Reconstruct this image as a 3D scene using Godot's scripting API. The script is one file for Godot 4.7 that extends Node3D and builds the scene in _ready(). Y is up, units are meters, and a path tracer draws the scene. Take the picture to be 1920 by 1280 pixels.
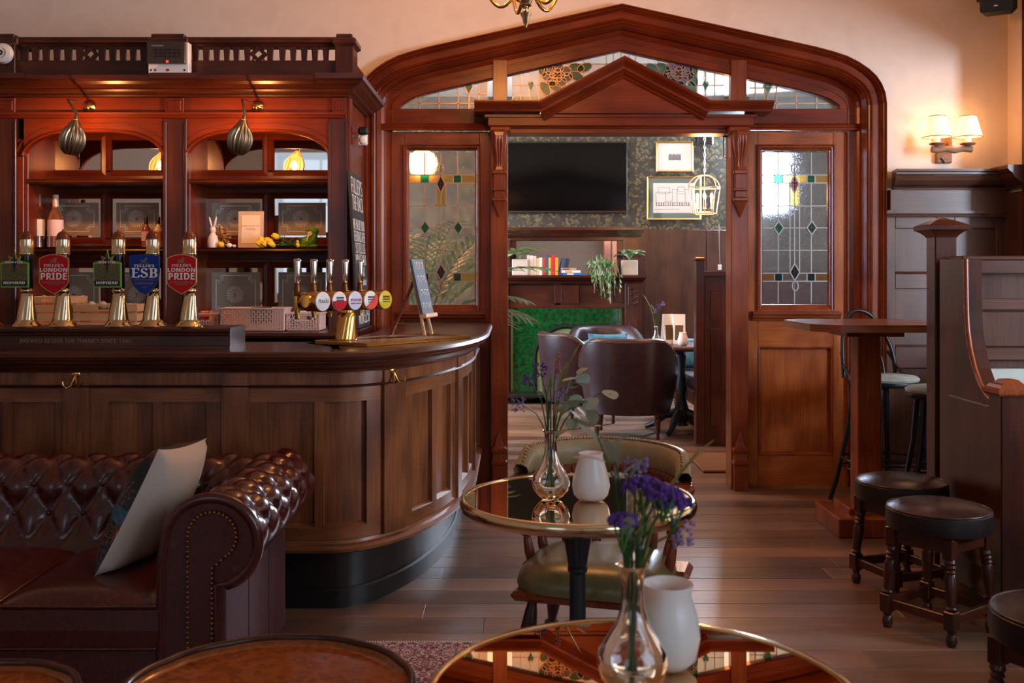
extends Node3D
# ---------------------------------------------------------------- lens of the photograph: 1920x1280, level, shifted down
const F := 1900.0
const EYE := 1.35
const CX := 960.0
const HY := 515.0
const ZW := 6.4      # depth of the wall with the arch
const ZB := 5.55     # front of the bar back
const ZR := 11.1     # far wall of the room behind

var M := {}
var used := {}
var rng := RandomNumberGenerator.new()

func P(px: float, py: float, Z: float) -> Vector3:
	return Vector3((px - CX) * Z / F, EYE - (py - HY) * Z / F, -Z)
func X(px: float, Z: float) -> float:
	return (px - CX) * Z / F
func Y(py: float, Z: float) -> float:
	return EYE - (py - HY) * Z / F

# ---------------------------------------------------------------- geometry collector
class Geo:
	var v := PackedVector3Array()
	var g := PackedInt32Array()
	var uv := PackedVector2Array()
	var has_uv := false
	var xf := Transform3D.IDENTITY
	var sg := 1
	func tri(a, b, c, s := -1, ua := Vector2.ZERO, ub := Vector2.ZERO, uc := Vector2.ZERO):
		v.append(xf * a); v.append(xf * b); v.append(xf * c)
		for i in 3: g.append(s)
		uv.append(ua); uv.append(ub); uv.append(uc)
	func quad(a, b, c, d, s := -1):
		tri(a, b, c, s); tri(a, c, d, s)
	# box with chamfered edges
	func box(c: Vector3, size: Vector3, bev := 0.0, basis := Basis.IDENTITY):
		var h: Vector3 = size * 0.5
		var b: float = minf(bev, minf(h.x, minf(h.y, h.z)) * 0.9)
		var ax := [Vector3.RIGHT, Vector3.UP, Vector3.BACK]
		var put := func(p: Vector3) -> Vector3: return c + basis * p
		for k in 3:
			var n: Vector3 = ax[k]
			var u: Vector3 = ax[(k + 1) % 3]
			var w: Vector3 = ax[(k + 2) % 3]
			var hn: float = h[k]; var hu: float = h[(k + 1) % 3] - b; var hw: float = h[(k + 2) % 3] - b
			for s in [1.0, -1.0]:
				var q := [n * hn * s - u * hu - w * hw, n * hn * s - u * hu + w * hw, n * hn * s + u * hu + w * hw, n * hn * s + u * hu - w * hw]
				if s < 0: q.reverse()
				quad(put.call(q[0]), put.call(q[1]), put.call(q[2]), put.call(q[3]))
		if b <= 0.0: return
		for k in 3:
			var u: Vector3 = ax[(k + 1) % 3]
			var w: Vector3 = ax[(k + 2) % 3]
			var n: Vector3 = ax[k]
			var hn: float = h[k] - b; var hu: float = h[(k + 1) % 3]; var hw: float = h[(k + 2) % 3]
			for su in [1.0, -1.0]:
				for sw in [1.0, -1.0]:
					var p1: Vector3 = u * hu * su + w * (hw - b) * sw
					var p2: Vector3 = u * (hu - b) * su + w * hw * sw
					var q := [p1 - n * hn, p1 + n * hn, p2 + n * hn, p2 - n * hn]
					if su * sw < 0: q.reverse()
					quad(put.call(q[0]), put.call(q[1]), put.call(q[2]), put.call(q[3]))
		for sx in [1.0, -1.0]:
			for sy in [1.0, -1.0]:
				for sz in [1.0, -1.0]:
					var a := Vector3(h.x * sx, (h.y - b) * sy, (h.z - b) * sz)
					var bb := Vector3((h.x - b) * sx, h.y * sy, (h.z - b) * sz)
					var cc := Vector3((h.x - b) * sx, (h.y - b) * sy, h.z * sz)
					if sx * sy * sz > 0: tri(put.call(a), put.call(cc), put.call(bb))
					else: tri(put.call(a), put.call(bb), put.call(cc))
	func bar(a: Vector3, b: Vector3, w: float, t: float, bev := 0.0, up := Vector3.UP):
		var d: Vector3 = b - a
		var y: Vector3 = d.normalized()
		var x: Vector3 = y.cross(up)
		if x.length() < 0.01: x = y.cross(Vector3.BACK)
		x = x.normalized()
		box((a + b) * 0.5, Vector3(w, d.length(), t), bev, Basis(x, y, x.cross(y)))
	# grid of points pts[i][j]
	func grid(pts: Array, smooth := true, closed_j := false):
		sg += 1
		var s := sg if smooth else -1
		var n := pts.size()
		for i in n - 1:
			var m: int = pts[i].size()
			for j in (m if closed_j else m - 1):
				var k := (j + 1) % m
				var a = pts[i][j]; var b = pts[i][k]; var c = pts[i + 1][k]; var d = pts[i + 1][j]
				var ua := Vector2(float(j) / m, float(i) / (n - 1)); var uc := Vector2(float(j + 1) / m, float(i + 1) / (n - 1))
				tri(a, b, c, s, ua, Vector2(uc.x, ua.y), uc); tri(a, c, d, s, ua, uc, Vector2(ua.x, uc.y))
	# profile of Vector2(r, y), creased where it turns sharply
	func lathe(prof: Array, seg := 20, at := Vector3.ZERO, basis := Basis.IDENTITY, crease := 0.7, flute := 0.0, nfl := 0):
		var runs := [[prof[0]]]
		for i in range(1, prof.size()):
			runs[-1].append(prof[i])
			if i < prof.size() - 1:
				var d1: Vector2 = (prof[i] - prof[i - 1]).normalized()
				var d2: Vector2 = (prof[i + 1] - prof[i]).normalized()
				if d1.dot(d2) < cos(crease): runs.append([prof[i]])
		for r in runs:
			var pts := []
			for p in r:
				var ring := []
				for k in seg:
					var a := TAU * k / seg
					var rr: float = p.x
					if nfl > 0: rr *= 1.0 + flute * cos(a * nfl)
					ring.append(at + basis * Vector3(cos(a) * rr, p.y, -sin(a) * rr))
				pts.append(ring)
			grid(pts, true, true)
	func tube(path: Array, rad, seg := 8, caps := true):
		var n := path.size()
		var pts := []
		var side := Vector3.ZERO
		for i in n:
			var t: Vector3 = (path[min(i + 1, n - 1)] - path[max(i - 1, 0)]).normalized()
			if side == Vector3.ZERO:
				side = t.cross(Vector3.UP if absf(t.y) < 0.9 else Vector3.RIGHT).normalized()
			side = (side - t * side.dot(t)).normalized()
			var up: Vector3 = side.cross(t)
			var r: float = rad[i] if rad is Array else rad
			var ring := []
			for k in seg:
				var a := TAU * k / seg
				ring.append(path[i] + (side * cos(a) + up * sin(a)) * r)
			pts.append(ring)
		grid(pts, true, true)
		if caps:
			for e in [0, n - 1]:
				for k in range(1, seg - 1):
					if e == 0: tri(pts[e][0], pts[e][k + 1], pts[e][k])
					else: tri(pts[e][0], pts[e][k], pts[e][k + 1])
	# polygon in x, y, from z0 (front, larger z) back to z1
	func prism(poly: PackedVector2Array, z0: float, z1: float, sides := true):
		var idx := Geometry2D.triangulate_polygon(poly)
		var cw := Geometry2D.is_polygon_clockwise(poly)
		for i in range(0, idx.size(), 3):
			var a: Vector2 = poly[idx[i]]; var b: Vector2 = poly[idx[i + 1]]; var c: Vector2 = poly[idx[i + 2]]
			if (b - a).cross(c - a) > 0:
				var t := b; b = c; c = t
			tri(Vector3(a.x, a.y, z0), Vector3(b.x, b.y, z0), Vector3(c.x, c.y, z0))
			tri(Vector3(a.x, a.y, z1), Vector3(c.x, c.y, z1), Vector3(b.x, b.y, z1))
		if not sides: return
		var n := poly.size()
		for i in n:
			var a: Vector2 = poly[i]; var b: Vector2 = poly[(i + 1) % n]
			if cw:
				var t := a; a = b; b = t
			quad(Vector3(a.x, a.y, z0), Vector3(a.x, a.y, z1), Vector3(b.x, b.y, z1), Vector3(b.x, b.y, z0))
	# profile of Vector2(out, up) drawn from a to b
	func mould(prof: Array, a: Vector3, b: Vector3, out: Vector3, up := Vector3.UP, m0 := 0.0, m1 := 0.0):
		var d: Vector3 = (b - a).normalized()
		var ra := []; var rb := []
		for p in prof:
			ra.append(a + out * p.x + up * p.y - d * p.x * m0)
			rb.append(b + out * p.x + up * p.y + d * p.x * m1)
		var n := prof.size()
		for i in n:
			var k := (i + 1) % n
			quad(ra[i], ra[k], rb[k], rb[i])
		var pv := PackedVector2Array(prof)
		var idx := Geometry2D.triangulate_polygon(pv)
		for i in range(0, idx.size(), 3):
			tri(ra[idx[i]], ra[idx[i + 1]], ra[idx[i + 2]]); tri(rb[idx[i]], rb[idx[i + 2]], rb[idx[i + 1]])
	func ball(c: Vector3, r: Vector3, seg := 12, rings := 8, basis := Basis.IDENTITY):
		var pts := []
		for i in rings + 1:
			var t := PI * i / rings
			var ring := []
			for k in seg:
				var a := TAU * k / seg
				ring.append(c + basis * Vector3(sin(t) * cos(a) * r.x, cos(t) * r.y, sin(t) * sin(a) * r.z))
			pts.append(ring)
		grid(pts, true, true)
	func mesh() -> ArrayMesh:
		var st := SurfaceTool.new()
		st.begin(Mesh.PRIMITIVE_TRIANGLES)
		for i in v.size():
			st.set_smooth_group(g[i])
			if has_uv: st.set_uv(uv[i])
			st.add_vertex(v[i])
		st.generate_normals()
		st.index()
		return st.commit()

# ---------------------------------------------------------------- scene tree
func numbered(called: String) -> String:
	used[called] = used.get(called, -1) + 1
	return called if used[called] == 0 else "%s_%03d" % [called, used[called]]
func tag(o, label, category, group := "", kind := ""):
	o.set_meta("label", label); o.set_meta("category", category)
	if group: o.set_meta("group", group)
	if kind: o.set_meta("kind", kind)
	return o
func thing(called, label, category, group := "", kind := ""):
	var o := Node3D.new()
	o.name = numbered(called)
	add_child(o)
	return tag(o, label, category, group, kind)
# a thing built in room coordinates gets its node at its base
func settle(t, at: Vector3):
	t.position = at
	for c in t.get_children(): c.position -= at
	return t
func part(par, called, g: Geo, mat, label := ""):
	var o := MeshInstance3D.new()
	o.mesh = g.mesh()
	o.material_override = mat
	return hang(par, called, o, label)
func hang(par, called, o, label := ""):
	o.name = called
	if label: o.set_meta("label", label)
	par.add_child(o, true)
	return o
func share(par, called, mesh: Mesh, mat, xf := Transform3D.IDENTITY):
	var o := MeshInstance3D.new()
	o.mesh = mesh
	o.material_override = mat
	o.transform = xf
	return hang(par, called, o)
func bx(par, called, c: Vector3, s: Vector3, mat, bev := 0.003, basis := Basis.IDENTITY):
	var g := Geo.new()
	g.box(c, s, bev, basis)
	return part(par, called, g, mat)
# a box whose front covers a rectangle of the photograph at depth Z and goes back by d
func pb(par, called, x0: float, y0: float, x1: float, y1: float, Z: float, d: float, mat, bev := 0.003):
	var a := P(x0, y0, Z); var b := P(x1, y1, Z)
	return bx(par, called, Vector3((a.x + b.x) / 2, (a.y + b.y) / 2, -Z - d / 2), Vector3(absf(b.x - a.x), absf(a.y - b.y), d), mat, bev)
func gpb(g: Geo, x0: float, y0: float, x1: float, y1: float, Z: float, d: float, bev := 0.003):
	var a := P(x0, y0, Z); var b := P(x1, y1, Z)
	g.box(Vector3((a.x + b.x) / 2, (a.y + b.y) / 2, -Z - d / 2), Vector3(absf(b.x - a.x), absf(a.y - b.y), d), bev)
func copy(o, label := ""):
	var c = o.duplicate()
	var base: String = o.name
	var cut := base.rfind("_0")
	if cut > 0 and base.length() - cut == 4: base = base.substr(0, cut)
	c.name = numbered(base)
	add_child(c)
	if label: c.set_meta("label", label)
	return c
var fonts := {}
func font(which := "Droid Sans", bold := false) -> SystemFont:
	var k := which + str(bold)
	if not fonts.has(k):
		var f := SystemFont.new()
		f.font_names = PackedStringArray([which])
		f.font_weight = 700 if bold else 400
		fonts[k] = f
	return fonts[k]
# raised lettering of cap height h with its middle at `at`, facing +z of the basis
func text(par, called, words: String, at: Vector3, h: float, mat, basis := Basis.IDENTITY, which := "Droid Sans", bold := false, stretch := 1.0, depth := 0.001, spacing := 1.0):
	var t := TextMesh.new()
	t.text = words
	t.font = font(which, bold)
	t.font_size = 32
	t.pixel_size = h / 23.0
	t.depth = depth
	t.curve_step = 2.0
	var o := MeshInstance3D.new()
	o.mesh = t
	o.material_override = mat
	o.transform = Transform3D(basis * Basis.from_scale(Vector3(stretch, 1, 1)), at)
	return hang(par, called, o)
func turned(deg: float) -> Basis:
	return Basis(Vector3.UP, deg_to_rad(deg))
func arc2(c: Vector2, r: Vector2, a0: float, a1: float, n: int) -> Array:
	var out := []
	for i in n + 1:
		var a := deg_to_rad(lerpf(a0, a1, float(i) / n))
		out.append(c + Vector2(cos(a) * r.x, sin(a) * r.y))
	return out
# ---------------------------------------------------------------- materials
func noise_bytes(sd: int, w: int, h: int, freq: float, oct: int, W: int, H: int, kind := FastNoiseLite.TYPE_SIMPLEX_SMOOTH) -> PackedByteArray:
	var n := FastNoiseLite.new()
	n.seed = sd
	n.noise_type = kind
	n.frequency = freq
	n.fractal_octaves = oct
	var im := n.get_seamless_image(w, h)
	im.convert(Image.FORMAT_L8)
	im.resize(W, H, Image.INTERPOLATE_CUBIC)
	return im.get_data()
func tex_from(rgb: PackedByteArray, W: int, H: int, turn := false) -> ImageTexture:
	var im := Image.create_from_data(W, H, false, Image.FORMAT_RGB8, rgb)
	if turn: im.rotate_90(CLOCKWISE)
	return ImageTexture.create_from_image(im)
func lut(cols: Array) -> Array:
	var gr := Gradient.new()
	gr.offsets = PackedFloat32Array()
	var offs := PackedFloat32Array(); var cc := PackedColorArray()
	for i in cols.size():
		offs.append(float(i) / (cols.size() - 1)); cc.append(cols[i])
	gr.offsets = offs; gr.colors = cc
	var out := []
	for i in 256:
		var c := gr.sample(i / 255.0)
		out.append(Vector3i(c.r8, c.g8, c.b8))
	return out
func wood_tex(sd: int, cols: Array, turn: bool, figure := 0.3) -> ImageTexture:
	var W := 512; var H := 512
	var a := noise_bytes(sd, 128, 20, 0.035, 3, W, H)
	var b := noise_bytes(sd + 7, 512, 24, 0.12, 2, W, H)
	var c := noise_bytes(sd + 13, 64, 40, 0.05, 2, W, H)
	var L := lut(cols)
	var out := PackedByteArray()
	out.resize(W * H * 3)
	var wa := 0.72 - figure
	var k := 0
	for i in W * H:
		var t := clampi(int(a[i] * wa + b[i] * 0.28 + c[i] * figure), 0, 255)
		var q: Vector3i = L[t]
		out[k] = q.x; out[k + 1] = q.y; out[k + 2] = q.z
		k += 3
	return tex_from(out, W, H, turn)
func blotch_tex(sd: int, cols: Array, freq := 0.02, oct := 4, W := 256) -> ImageTexture:
	var a := noise_bytes(sd, W, W, freq, oct, W, W)
	var L := lut(cols)
	var out := PackedByteArray()
	out.resize(W * W * 3)
	for i in W * W:
		var q: Vector3i = L[a[i]]
		out[i * 3] = q.x; out[i * 3 + 1] = q.y; out[i * 3 + 2] = q.z
	return tex_from(out, W, W)
func grey_tex(sd: int, freq: float, oct := 3, W := 256, lo := 0, hi := 255, kind := FastNoiseLite.TYPE_SIMPLEX_SMOOTH) -> ImageTexture:
	var a := noise_bytes(sd, W, W, freq, oct, W, W, kind)
	for i in a.size(): a[i] = lo + (hi - lo) * a[i] / 255
	return ImageTexture.create_from_image(Image.create_from_data(W, W, false, Image.FORMAT_L8, a))
func c8(r, g, b) -> Color:
	return Color8(r, g, b)
func mk(col: Color, rough: float, metal := 0.0, spec := 0.5) -> StandardMaterial3D:
	var m := StandardMaterial3D.new()
	m.albedo_color = col
	m.roughness = rough
	m.metallic = metal
	m.metallic_specular = spec
	return m
func tri_mat(tex: Texture2D, scale: float, rough: float, spec := 0.5, tint := Color.WHITE) -> StandardMaterial3D:
	var m := mk(tint, rough, 0.0, spec)
	m.albedo_texture = tex
	m.uv1_triplanar = true
	m.uv1_world_triplanar = true
	m.uv1_triplanar_sharpness = 4.0
	m.uv1_scale = Vector3.ONE * scale
	return m
func relief(m: StandardMaterial3D, tex: Texture2D, cm: float) -> StandardMaterial3D:
	m.heightmap_enabled = true
	m.heightmap_texture = tex
	m.heightmap_scale = cm
	return m
func glowing(col: Color, e: float, base := Color(1, 0.9, 0.75)) -> StandardMaterial3D:
	var m := mk(base, 0.6)
	m.emission_enabled = true
	m.emission = col
	m.emission_energy_multiplier = e
	return m
func glass(col: Color, alpha: float, rough := 0.0, scale := 0.05) -> StandardMaterial3D:
	var m := mk(Color(col.r, col.g, col.b, alpha), rough)
	m.transparency = BaseMaterial3D.TRANSPARENCY_ALPHA
	m.refraction_enabled = true
	m.refraction_scale = scale
	return m
func pane(col: Color, alpha: float, rough := 0.0) -> StandardMaterial3D:
	var m := mk(Color(col.r, col.g, col.b, alpha), rough)
	m.transparency = BaseMaterial3D.TRANSPARENCY_ALPHA
	return m

func make_materials():
	var mah := [c8(66, 27, 13), c8(98, 42, 19), c8(122, 56, 26), c8(142, 70, 34), c8(158, 86, 44)]
	M.mv = tri_mat(wood_tex(3, mah, false), 1.1, 0.26)
	M.mh = tri_mat(wood_tex(3, mah, true), 1.1, 0.26)
	var red := [c8(56, 18, 6), c8(86, 29, 9), c8(106, 39, 13), c8(124, 50, 18), c8(138, 62, 25)]  # the same mahogany, with the dimmer light overhead put into its colour
	M.rv = tri_mat(wood_tex(5, red, false), 1.1, 0.3, 0.4)
	M.mah_dim_h = tri_mat(wood_tex(5, red, true), 1.1, 0.3, 0.4)
	var mdk := [c8(24, 10, 7), c8(46, 19, 12), c8(64, 28, 17), c8(82, 39, 23), c8(100, 52, 31)]
	M.dv = tri_mat(wood_tex(21, mdk, false), 1.1, 0.28)
	M.dh = tri_mat(wood_tex(21, mdk, true), 1.1, 0.28)
	var oak := [c8(54, 28, 15), c8(88, 49, 28), c8(118, 68, 39), c8(144, 87, 50), c8(162, 104, 63)]
	M.ov = tri_mat(wood_tex(41, oak, false, 0.36), 1.3, 0.3)
	M.oh = tri_mat(wood_tex(41, oak, true, 0.36), 1.3, 0.3)
	var walnut := [c8(42, 24, 18), c8(62, 37, 28), c8(80, 50, 38), c8(96, 62, 48), c8(110, 74, 58)]
	M.wv = tri_mat(wood_tex(61, walnut, false), 1.0, 0.3)
	M.wh = tri_mat(wood_tex(61, walnut, true), 1.0, 0.3)
	var mah_lit := [c8(92, 42, 17), c8(128, 62, 25), c8(154, 80, 34), c8(172, 98, 45), c8(184, 114, 58)]  # the same mahogany in a lit tone, daylight on the door painted in
	M.mah_lit_v = tri_mat(wood_tex(71, mah_lit, false, 0.4), 1.2, 0.28)
	M.mah_lit_h = tri_mat(wood_tex(71, mah_lit, true, 0.4), 1.2, 0.28)
	# floor boards: one grain, a few tones of stain
	var pl := [c8(72, 51, 40), c8(106, 78, 62), c8(132, 101, 82), c8(152, 120, 99), c8(172, 141, 118)]
	var pt := wood_tex(81, pl, true, 0.22)
	var ph := grey_tex(83, 0.05, 3)
	M.planks = []
	for t in [Color(1, 1, 1), Color(0.86, 0.84, 0.83), Color(0.94, 0.97, 1), Color(0.76, 0.73, 0.72), Color(1, 0.95, 0.9)]:
		M.planks.append(relief(tri_mat(pt, 0.8, 0.36, 0.5, t), ph, 0.06))
	M.cream = relief(tri_mat(blotch_tex(5, [c8(226, 205, 188), c8(234, 214, 197), c8(230, 209, 192)]), 0.7, 0.75, 0.4), grey_tex(6, 0.08, 3), 0.05)
	M.ceiling = mk(c8(232, 226, 214), 0.8)
	M.plum = tri_mat(blotch_tex(9, [c8(84, 54, 60), c8(96, 64, 70)]), 2.0, 0.6, 0.3)  # burgundy sofa side with the window reflection painted into its colour
	# leathers
	var lh := grey_tex(15, 0.11, 4)
	M.burg = relief(tri_mat(blotch_tex(16, [c8(50, 15, 15), c8(78, 23, 21), c8(66, 20, 19), c8(94, 32, 26)], 0.02, 3), 3.0, 0.22, 0.6), lh, 0.03)
	M.olive = relief(tri_mat(blotch_tex(18, [c8(92, 88, 54), c8(116, 108, 70), c8(104, 99, 62)]), 3.0, 0.3, 0.5), lh, 0.03)
	M.olive_pale = relief(tri_mat(wood_tex(19, [c8(138, 122, 88), c8(164, 146, 108), c8(178, 160, 120)], false), 3.0, 0.36, 0.5), lh, 0.03)
	M.tub = relief(tri_mat(blotch_tex(20, [c8(42, 25, 29), c8(60, 36, 41)]), 3.0, 0.32, 0.5), lh, 0.03)
	M.stool = relief(tri_mat(blotch_tex(22, [c8(46, 28, 24), c8(64, 40, 34)]), 3.0, 0.26, 0.5), lh, 0.03)
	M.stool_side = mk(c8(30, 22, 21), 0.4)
	M.sage = tri_mat(blotch_tex(23, [c8(170, 178, 166), c8(190, 196, 184)]), 2.0, 0.5)
	# metals
	M.brass = mk(c8(226, 178, 96), 0.16, 1.0)
	M.brass_pale = mk(c8(226, 206, 164), 0.14, 1.0)
	M.old_brass = mk(c8(138, 96, 60), 0.34, 1.0)
	M.chrome = mk(c8(215, 212, 208), 0.1, 1.0)
	M.pewter = mk(c8(168, 148, 122), 0.34, 1.0)
	M.lead = mk(c8(150, 146, 142), 0.42, 0.8)
	M.came = mk(c8(190, 160, 130), 0.4, 0.8)
	M.mirror = mk(c8(226, 222, 214), 0.02, 1.0)
	M.bronze_mirror = mk(c8(222, 184, 138), 0.015, 1.0)
	M.iron = mk(c8(36, 40, 44), 0.42, 0.2)
	M.gilt = mk(c8(206, 160, 92), 0.35, 0.9)
	# paints, plastics, paper
	M.black = mk(c8(20, 18, 18), 0.4)
	M.soot = tri_mat(blotch_tex(25, [c8(22, 19, 17), c8(34, 29, 26)]), 2.0, 0.35)
	M.white = mk(c8(232, 230, 226), 0.4)
	M.white_gloss = mk(c8(238, 232, 224), 0.22)
	M.opal = mk(c8(236, 234, 232), 0.3)
	M.opal.subsurf_scatter_enabled = true
	M.opal.subsurf_scatter_strength = 0.3
	M.slate = tri_mat(blotch_tex(26, [c8(38, 38, 40), c8(56, 56, 58), c8(44, 44, 47)], 0.03, 4), 3.0, 0.75)
	M.slate_blue = mk(c8(78, 88, 100), 0.7)
	M.chalk = mk(c8(226, 224, 218), 0.9)
	M.gold_letter = mk(c8(150, 112, 84), 0.5)
	M.red = mk(c8(190, 18, 34), 0.5, 0.0, 0.3)
	M.blue = mk(c8(22, 52, 130), 0.5, 0.0, 0.3)
	M.lime = mk(c8(128, 186, 52), 0.35)
	M.hop = tri_mat(blotch_tex(27, [c8(24, 30, 14), c8(56, 64, 26), c8(134, 126, 46), c8(36, 44, 18), c8(96, 60, 30), c8(30, 36, 16)], 0.05, 3), 14.0, 0.4)
	M.pine = tri_mat(wood_tex(28, [c8(186, 128, 84), c8(214, 160, 112), c8(226, 178, 132)], true), 2.0, 0.6)
	M.pink_plastic = mk(c8(222, 186, 172), 0.45)
	M.paper = mk(c8(240, 236, 228), 0.7)
	M.yellow = mk(c8(240, 196, 40), 0.5)
	M.moss = relief(tri_mat(blotch_tex(30, [c8(96, 150, 28), c8(146, 200, 48), c8(118, 176, 36)], 0.08, 4), 8.0, 0.9), grey_tex(31, 0.15, 4), 1.2)
	# greenery
	M.leaf = mk(c8(76, 128, 60), 0.5)
	M.leaf_dark = mk(c8(44, 84, 36), 0.5)
	M.leaf_pale = mk(c8(150, 176, 132), 0.5)
	M.euca = mk(c8(150, 168, 156), 0.6)
	M.olive_leaf = mk(c8(146, 140, 60), 0.55)
	M.purple = mk(c8(92, 54, 140), 0.8)
	M.lilac = mk(c8(140, 118, 164), 0.8)
	M.pinkish = mk(c8(176, 110, 100), 0.8)
	for k in ["leaf", "leaf_dark", "leaf_pale", "euca", "olive_leaf"]:
		M[k].backlight_enabled = true
		M[k].backlight = Color(0.35, 0.4, 0.3)
	# glass
	M.clear = glass(Color(1, 1, 1), 0.0)
	M.water = glass(Color(1, 1, 1), 0.0, 0.0, 0.033)
	M.frost_mirror = tri_mat(blotch_tex(32, [c8(164, 146, 126), c8(180, 162, 140)]), 1.0, 0.4, 0.5)
	M.etch = mk(c8(244, 232, 216), 0.6)
	var ob := grey_tex(33, 0.07, 2)
	M.hammered = tex_glass(glass(c8(232, 214, 198), 0.02, 0.04), ob)
	M.ripple = tex_glass(glass(c8(222, 226, 236), 0.02, 0.05), ob)
	M.amber = tex_glass(glass(c8(226, 178, 90), 0.06, 0.1), ob)
	M.emerald = tex_glass(glass(c8(20, 130, 74), 0.1, 0.06), ob)
	M.bottle_green = tex_glass(glass(c8(24, 80, 66), 0.12, 0.08), ob)
	M.violet = tex_glass(glass(c8(74, 36, 70), 0.12, 0.08), ob)
	M.plum_glass = tex_glass(glass(c8(116, 100, 150), 0.4, 0.1), ob)
	M.sky_glass = tex_glass(pane(c8(150, 160, 158), 0.42, 0.14), ob)
	M.straw_glass = tex_glass(pane(c8(190, 164, 128), 0.5, 0.16), ob)
	M.rose_green = tex_glass(pane(c8(36, 98, 76), 0.72, 0.16), ob)
	M.rose_violet = tex_glass(pane(c8(104, 84, 122), 0.75, 0.16), ob)
	M.rose_plum = tex_glass(pane(c8(92, 52, 66), 0.8, 0.16), ob)
	M.window = pane(Color(1, 1, 1), 0.02)
	M.tile_green = tri_mat(blotch_tex(34, [c8(4, 40, 18), c8(10, 72, 30), c8(18, 100, 40)], 0.03, 2), 2.3, 0.1)
	M.grout = mk(c8(120, 140, 100), 0.8)
	M.concrete = tri_mat(blotch_tex(35, [c8(184, 178, 168), c8(206, 200, 190)], 0.1, 3), 6.0, 0.9)
	M.teal = tri_mat(blotch_tex(37, [c8(36, 84, 100), c8(60, 118, 134)]), 3.0, 0.7)
	M.seam = mk(c8(24, 16, 18), 0.7)
	# one sheet of dark burr for the low tables
	M.burr = tri_mat(blotch_tex(38, [c8(98, 48, 21), c8(138, 72, 31), c8(156, 86, 38), c8(128, 64, 27), c8(168, 98, 48)], 0.018, 5, 512), 1.6, 0.16)
	M.shade = mk(c8(244, 226, 196), 0.8)
	M.shade.emission_enabled = true
	M.shade.emission = c8(255, 218, 160)
	M.shade.emission_energy_multiplier = 1.5
	M.shade.backlight_enabled = true
	M.shade.backlight = Color(0.7, 0.6, 0.45)
	M.bulb = glowing(c8(255, 206, 140), 14.0)
	M.bulb_small = glowing(c8(255, 200, 130), 9.0)
func tex_glass(m: StandardMaterial3D, t: Texture2D) -> StandardMaterial3D:
	m.uv1_triplanar = true
	m.uv1_world_triplanar = true
	m.uv1_scale = Vector3.ONE * 5.0
	return relief(m, t, 0.07)
# ---------------------------------------------------------------- the scene
func area(called: String, at: Vector3, towards: Vector3, size: Vector2, col: Color, e: float):
	var l := AreaLight3D.new()
	l.name = called
	l.area_size = size
	l.area_normalize_energy = true
	l.light_color = col
	l.light_energy = e
	l.area_range = 30.0
	l.area_attenuation = 2.0
	l.shadow_enabled = true
	add_child(l, true)
	l.look_at_from_position(at, at + towards, Vector3.UP if absf(towards.y) < 0.9 else Vector3.BACK)
	return l
func omni(called: String, at: Vector3, col: Color, e: float, size := 0.05, par: Node = self):
	var l := OmniLight3D.new()
	l.name = called
	l.light_color = col
	l.light_energy = e
	l.light_size = size
	l.omni_range = 20.0
	l.omni_attenuation = 2.0
	l.shadow_enabled = true
	par.add_child(l, true)
	l.global_position = at
	return l

func _ready():
	rng.seed = 20240611
	var cam := Camera3D.new()
	cam.name = "camera"
	add_child(cam)
	cam.position = Vector3(0, EYE, 0)
	cam.set_frustum(1280.0 / F * 0.05, Vector2(0, -125.0 / F * 0.05), 0.05, 80.0)
	var lens := CameraAttributesPhysical.new()
	lens.frustum_focal_length = 35.0
	lens.exposure_aperture = 6.3
	lens.frustum_focus_distance = 5.2
	cam.attributes = lens
	cam.set_frustum(1280.0 / F * 0.05, Vector2(0, -125.0 / F * 0.05), 0.05, 80.0)
	cam.current = true
	var we := WorldEnvironment.new()
	we.name = "surroundings"
	var env := Environment.new()
	env.background_mode = Environment.BG_COLOR
	env.background_color = Color(0.8, 0.88, 1.0)
	env.background_energy_multiplier = SKY
	env.tonemap_mode = Environment.TONE_MAPPER_LINEAR
	env.tonemap_exposure = EXPOSURE
	env.sdfgi_enabled = true
	env.ssao_enabled = true
	env.ssil_enabled = true
	we.environment = env
	add_child(we)
	# overcast daylight in the window openings
	var day := Color(0.84, 0.91, 1.0)
	for w in REAR_WINDOWS:
		area("daylight_rear", Vector3((w[0] + w[1]) / 2, (w[2] + w[3]) / 2, ROOM_Z - 0.03), Vector3(0, -0.12, -1), Vector2(w[1] - w[0], w[3] - w[2]), day, w[4])
	for w in SIDE_WINDOWS:
		area("daylight_side", Vector3(BAY_X - 0.03, (w[2] + w[3]) / 2, -(w[0] + w[1]) / 2), Vector3(-1, -0.05, -1.1), Vector2(w[1] - w[0], w[3] - w[2]), day, w[4])
	for w in NEAR_WINDOWS:
		area("daylight_near", Vector3(ROOM_X - 0.03, (w[2] + w[3]) / 2, -(w[0] + w[1]) / 2), Vector3(-1, -0.1, -0.3), Vector2(w[1] - w[0], w[3] - w[2]), day, w[4])
	for w in PARLOUR_WINDOWS:
		area("daylight_parlour", Vector3(w[5], (w[2] + w[3]) / 2, -(w[0] + w[1]) / 2), Vector3(1, -0.1, 0), Vector2(w[1] - w[0], w[3] - w[2]), day, w[4])
	area("daylight_far", Vector3((FAR_WINDOW[0] + FAR_WINDOW[1]) / 2, (FAR_WINDOW[2] + FAR_WINDOW[3]) / 2, -ZR + 0.03), Vector3(-0.35, -0.2, 1), Vector2(FAR_WINDOW[1] - FAR_WINDOW[0], FAR_WINDOW[3] - FAR_WINDOW[2]), day, FAR_WINDOW[4])
	make_materials()
	shell()
	arch()
	side_panels()
	bar_back()
	counter()
	parlour()
	sofa_corner()
	tables_and_chairs()
	booth()
	bar_things()
	lamps()
	small_things()

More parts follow.
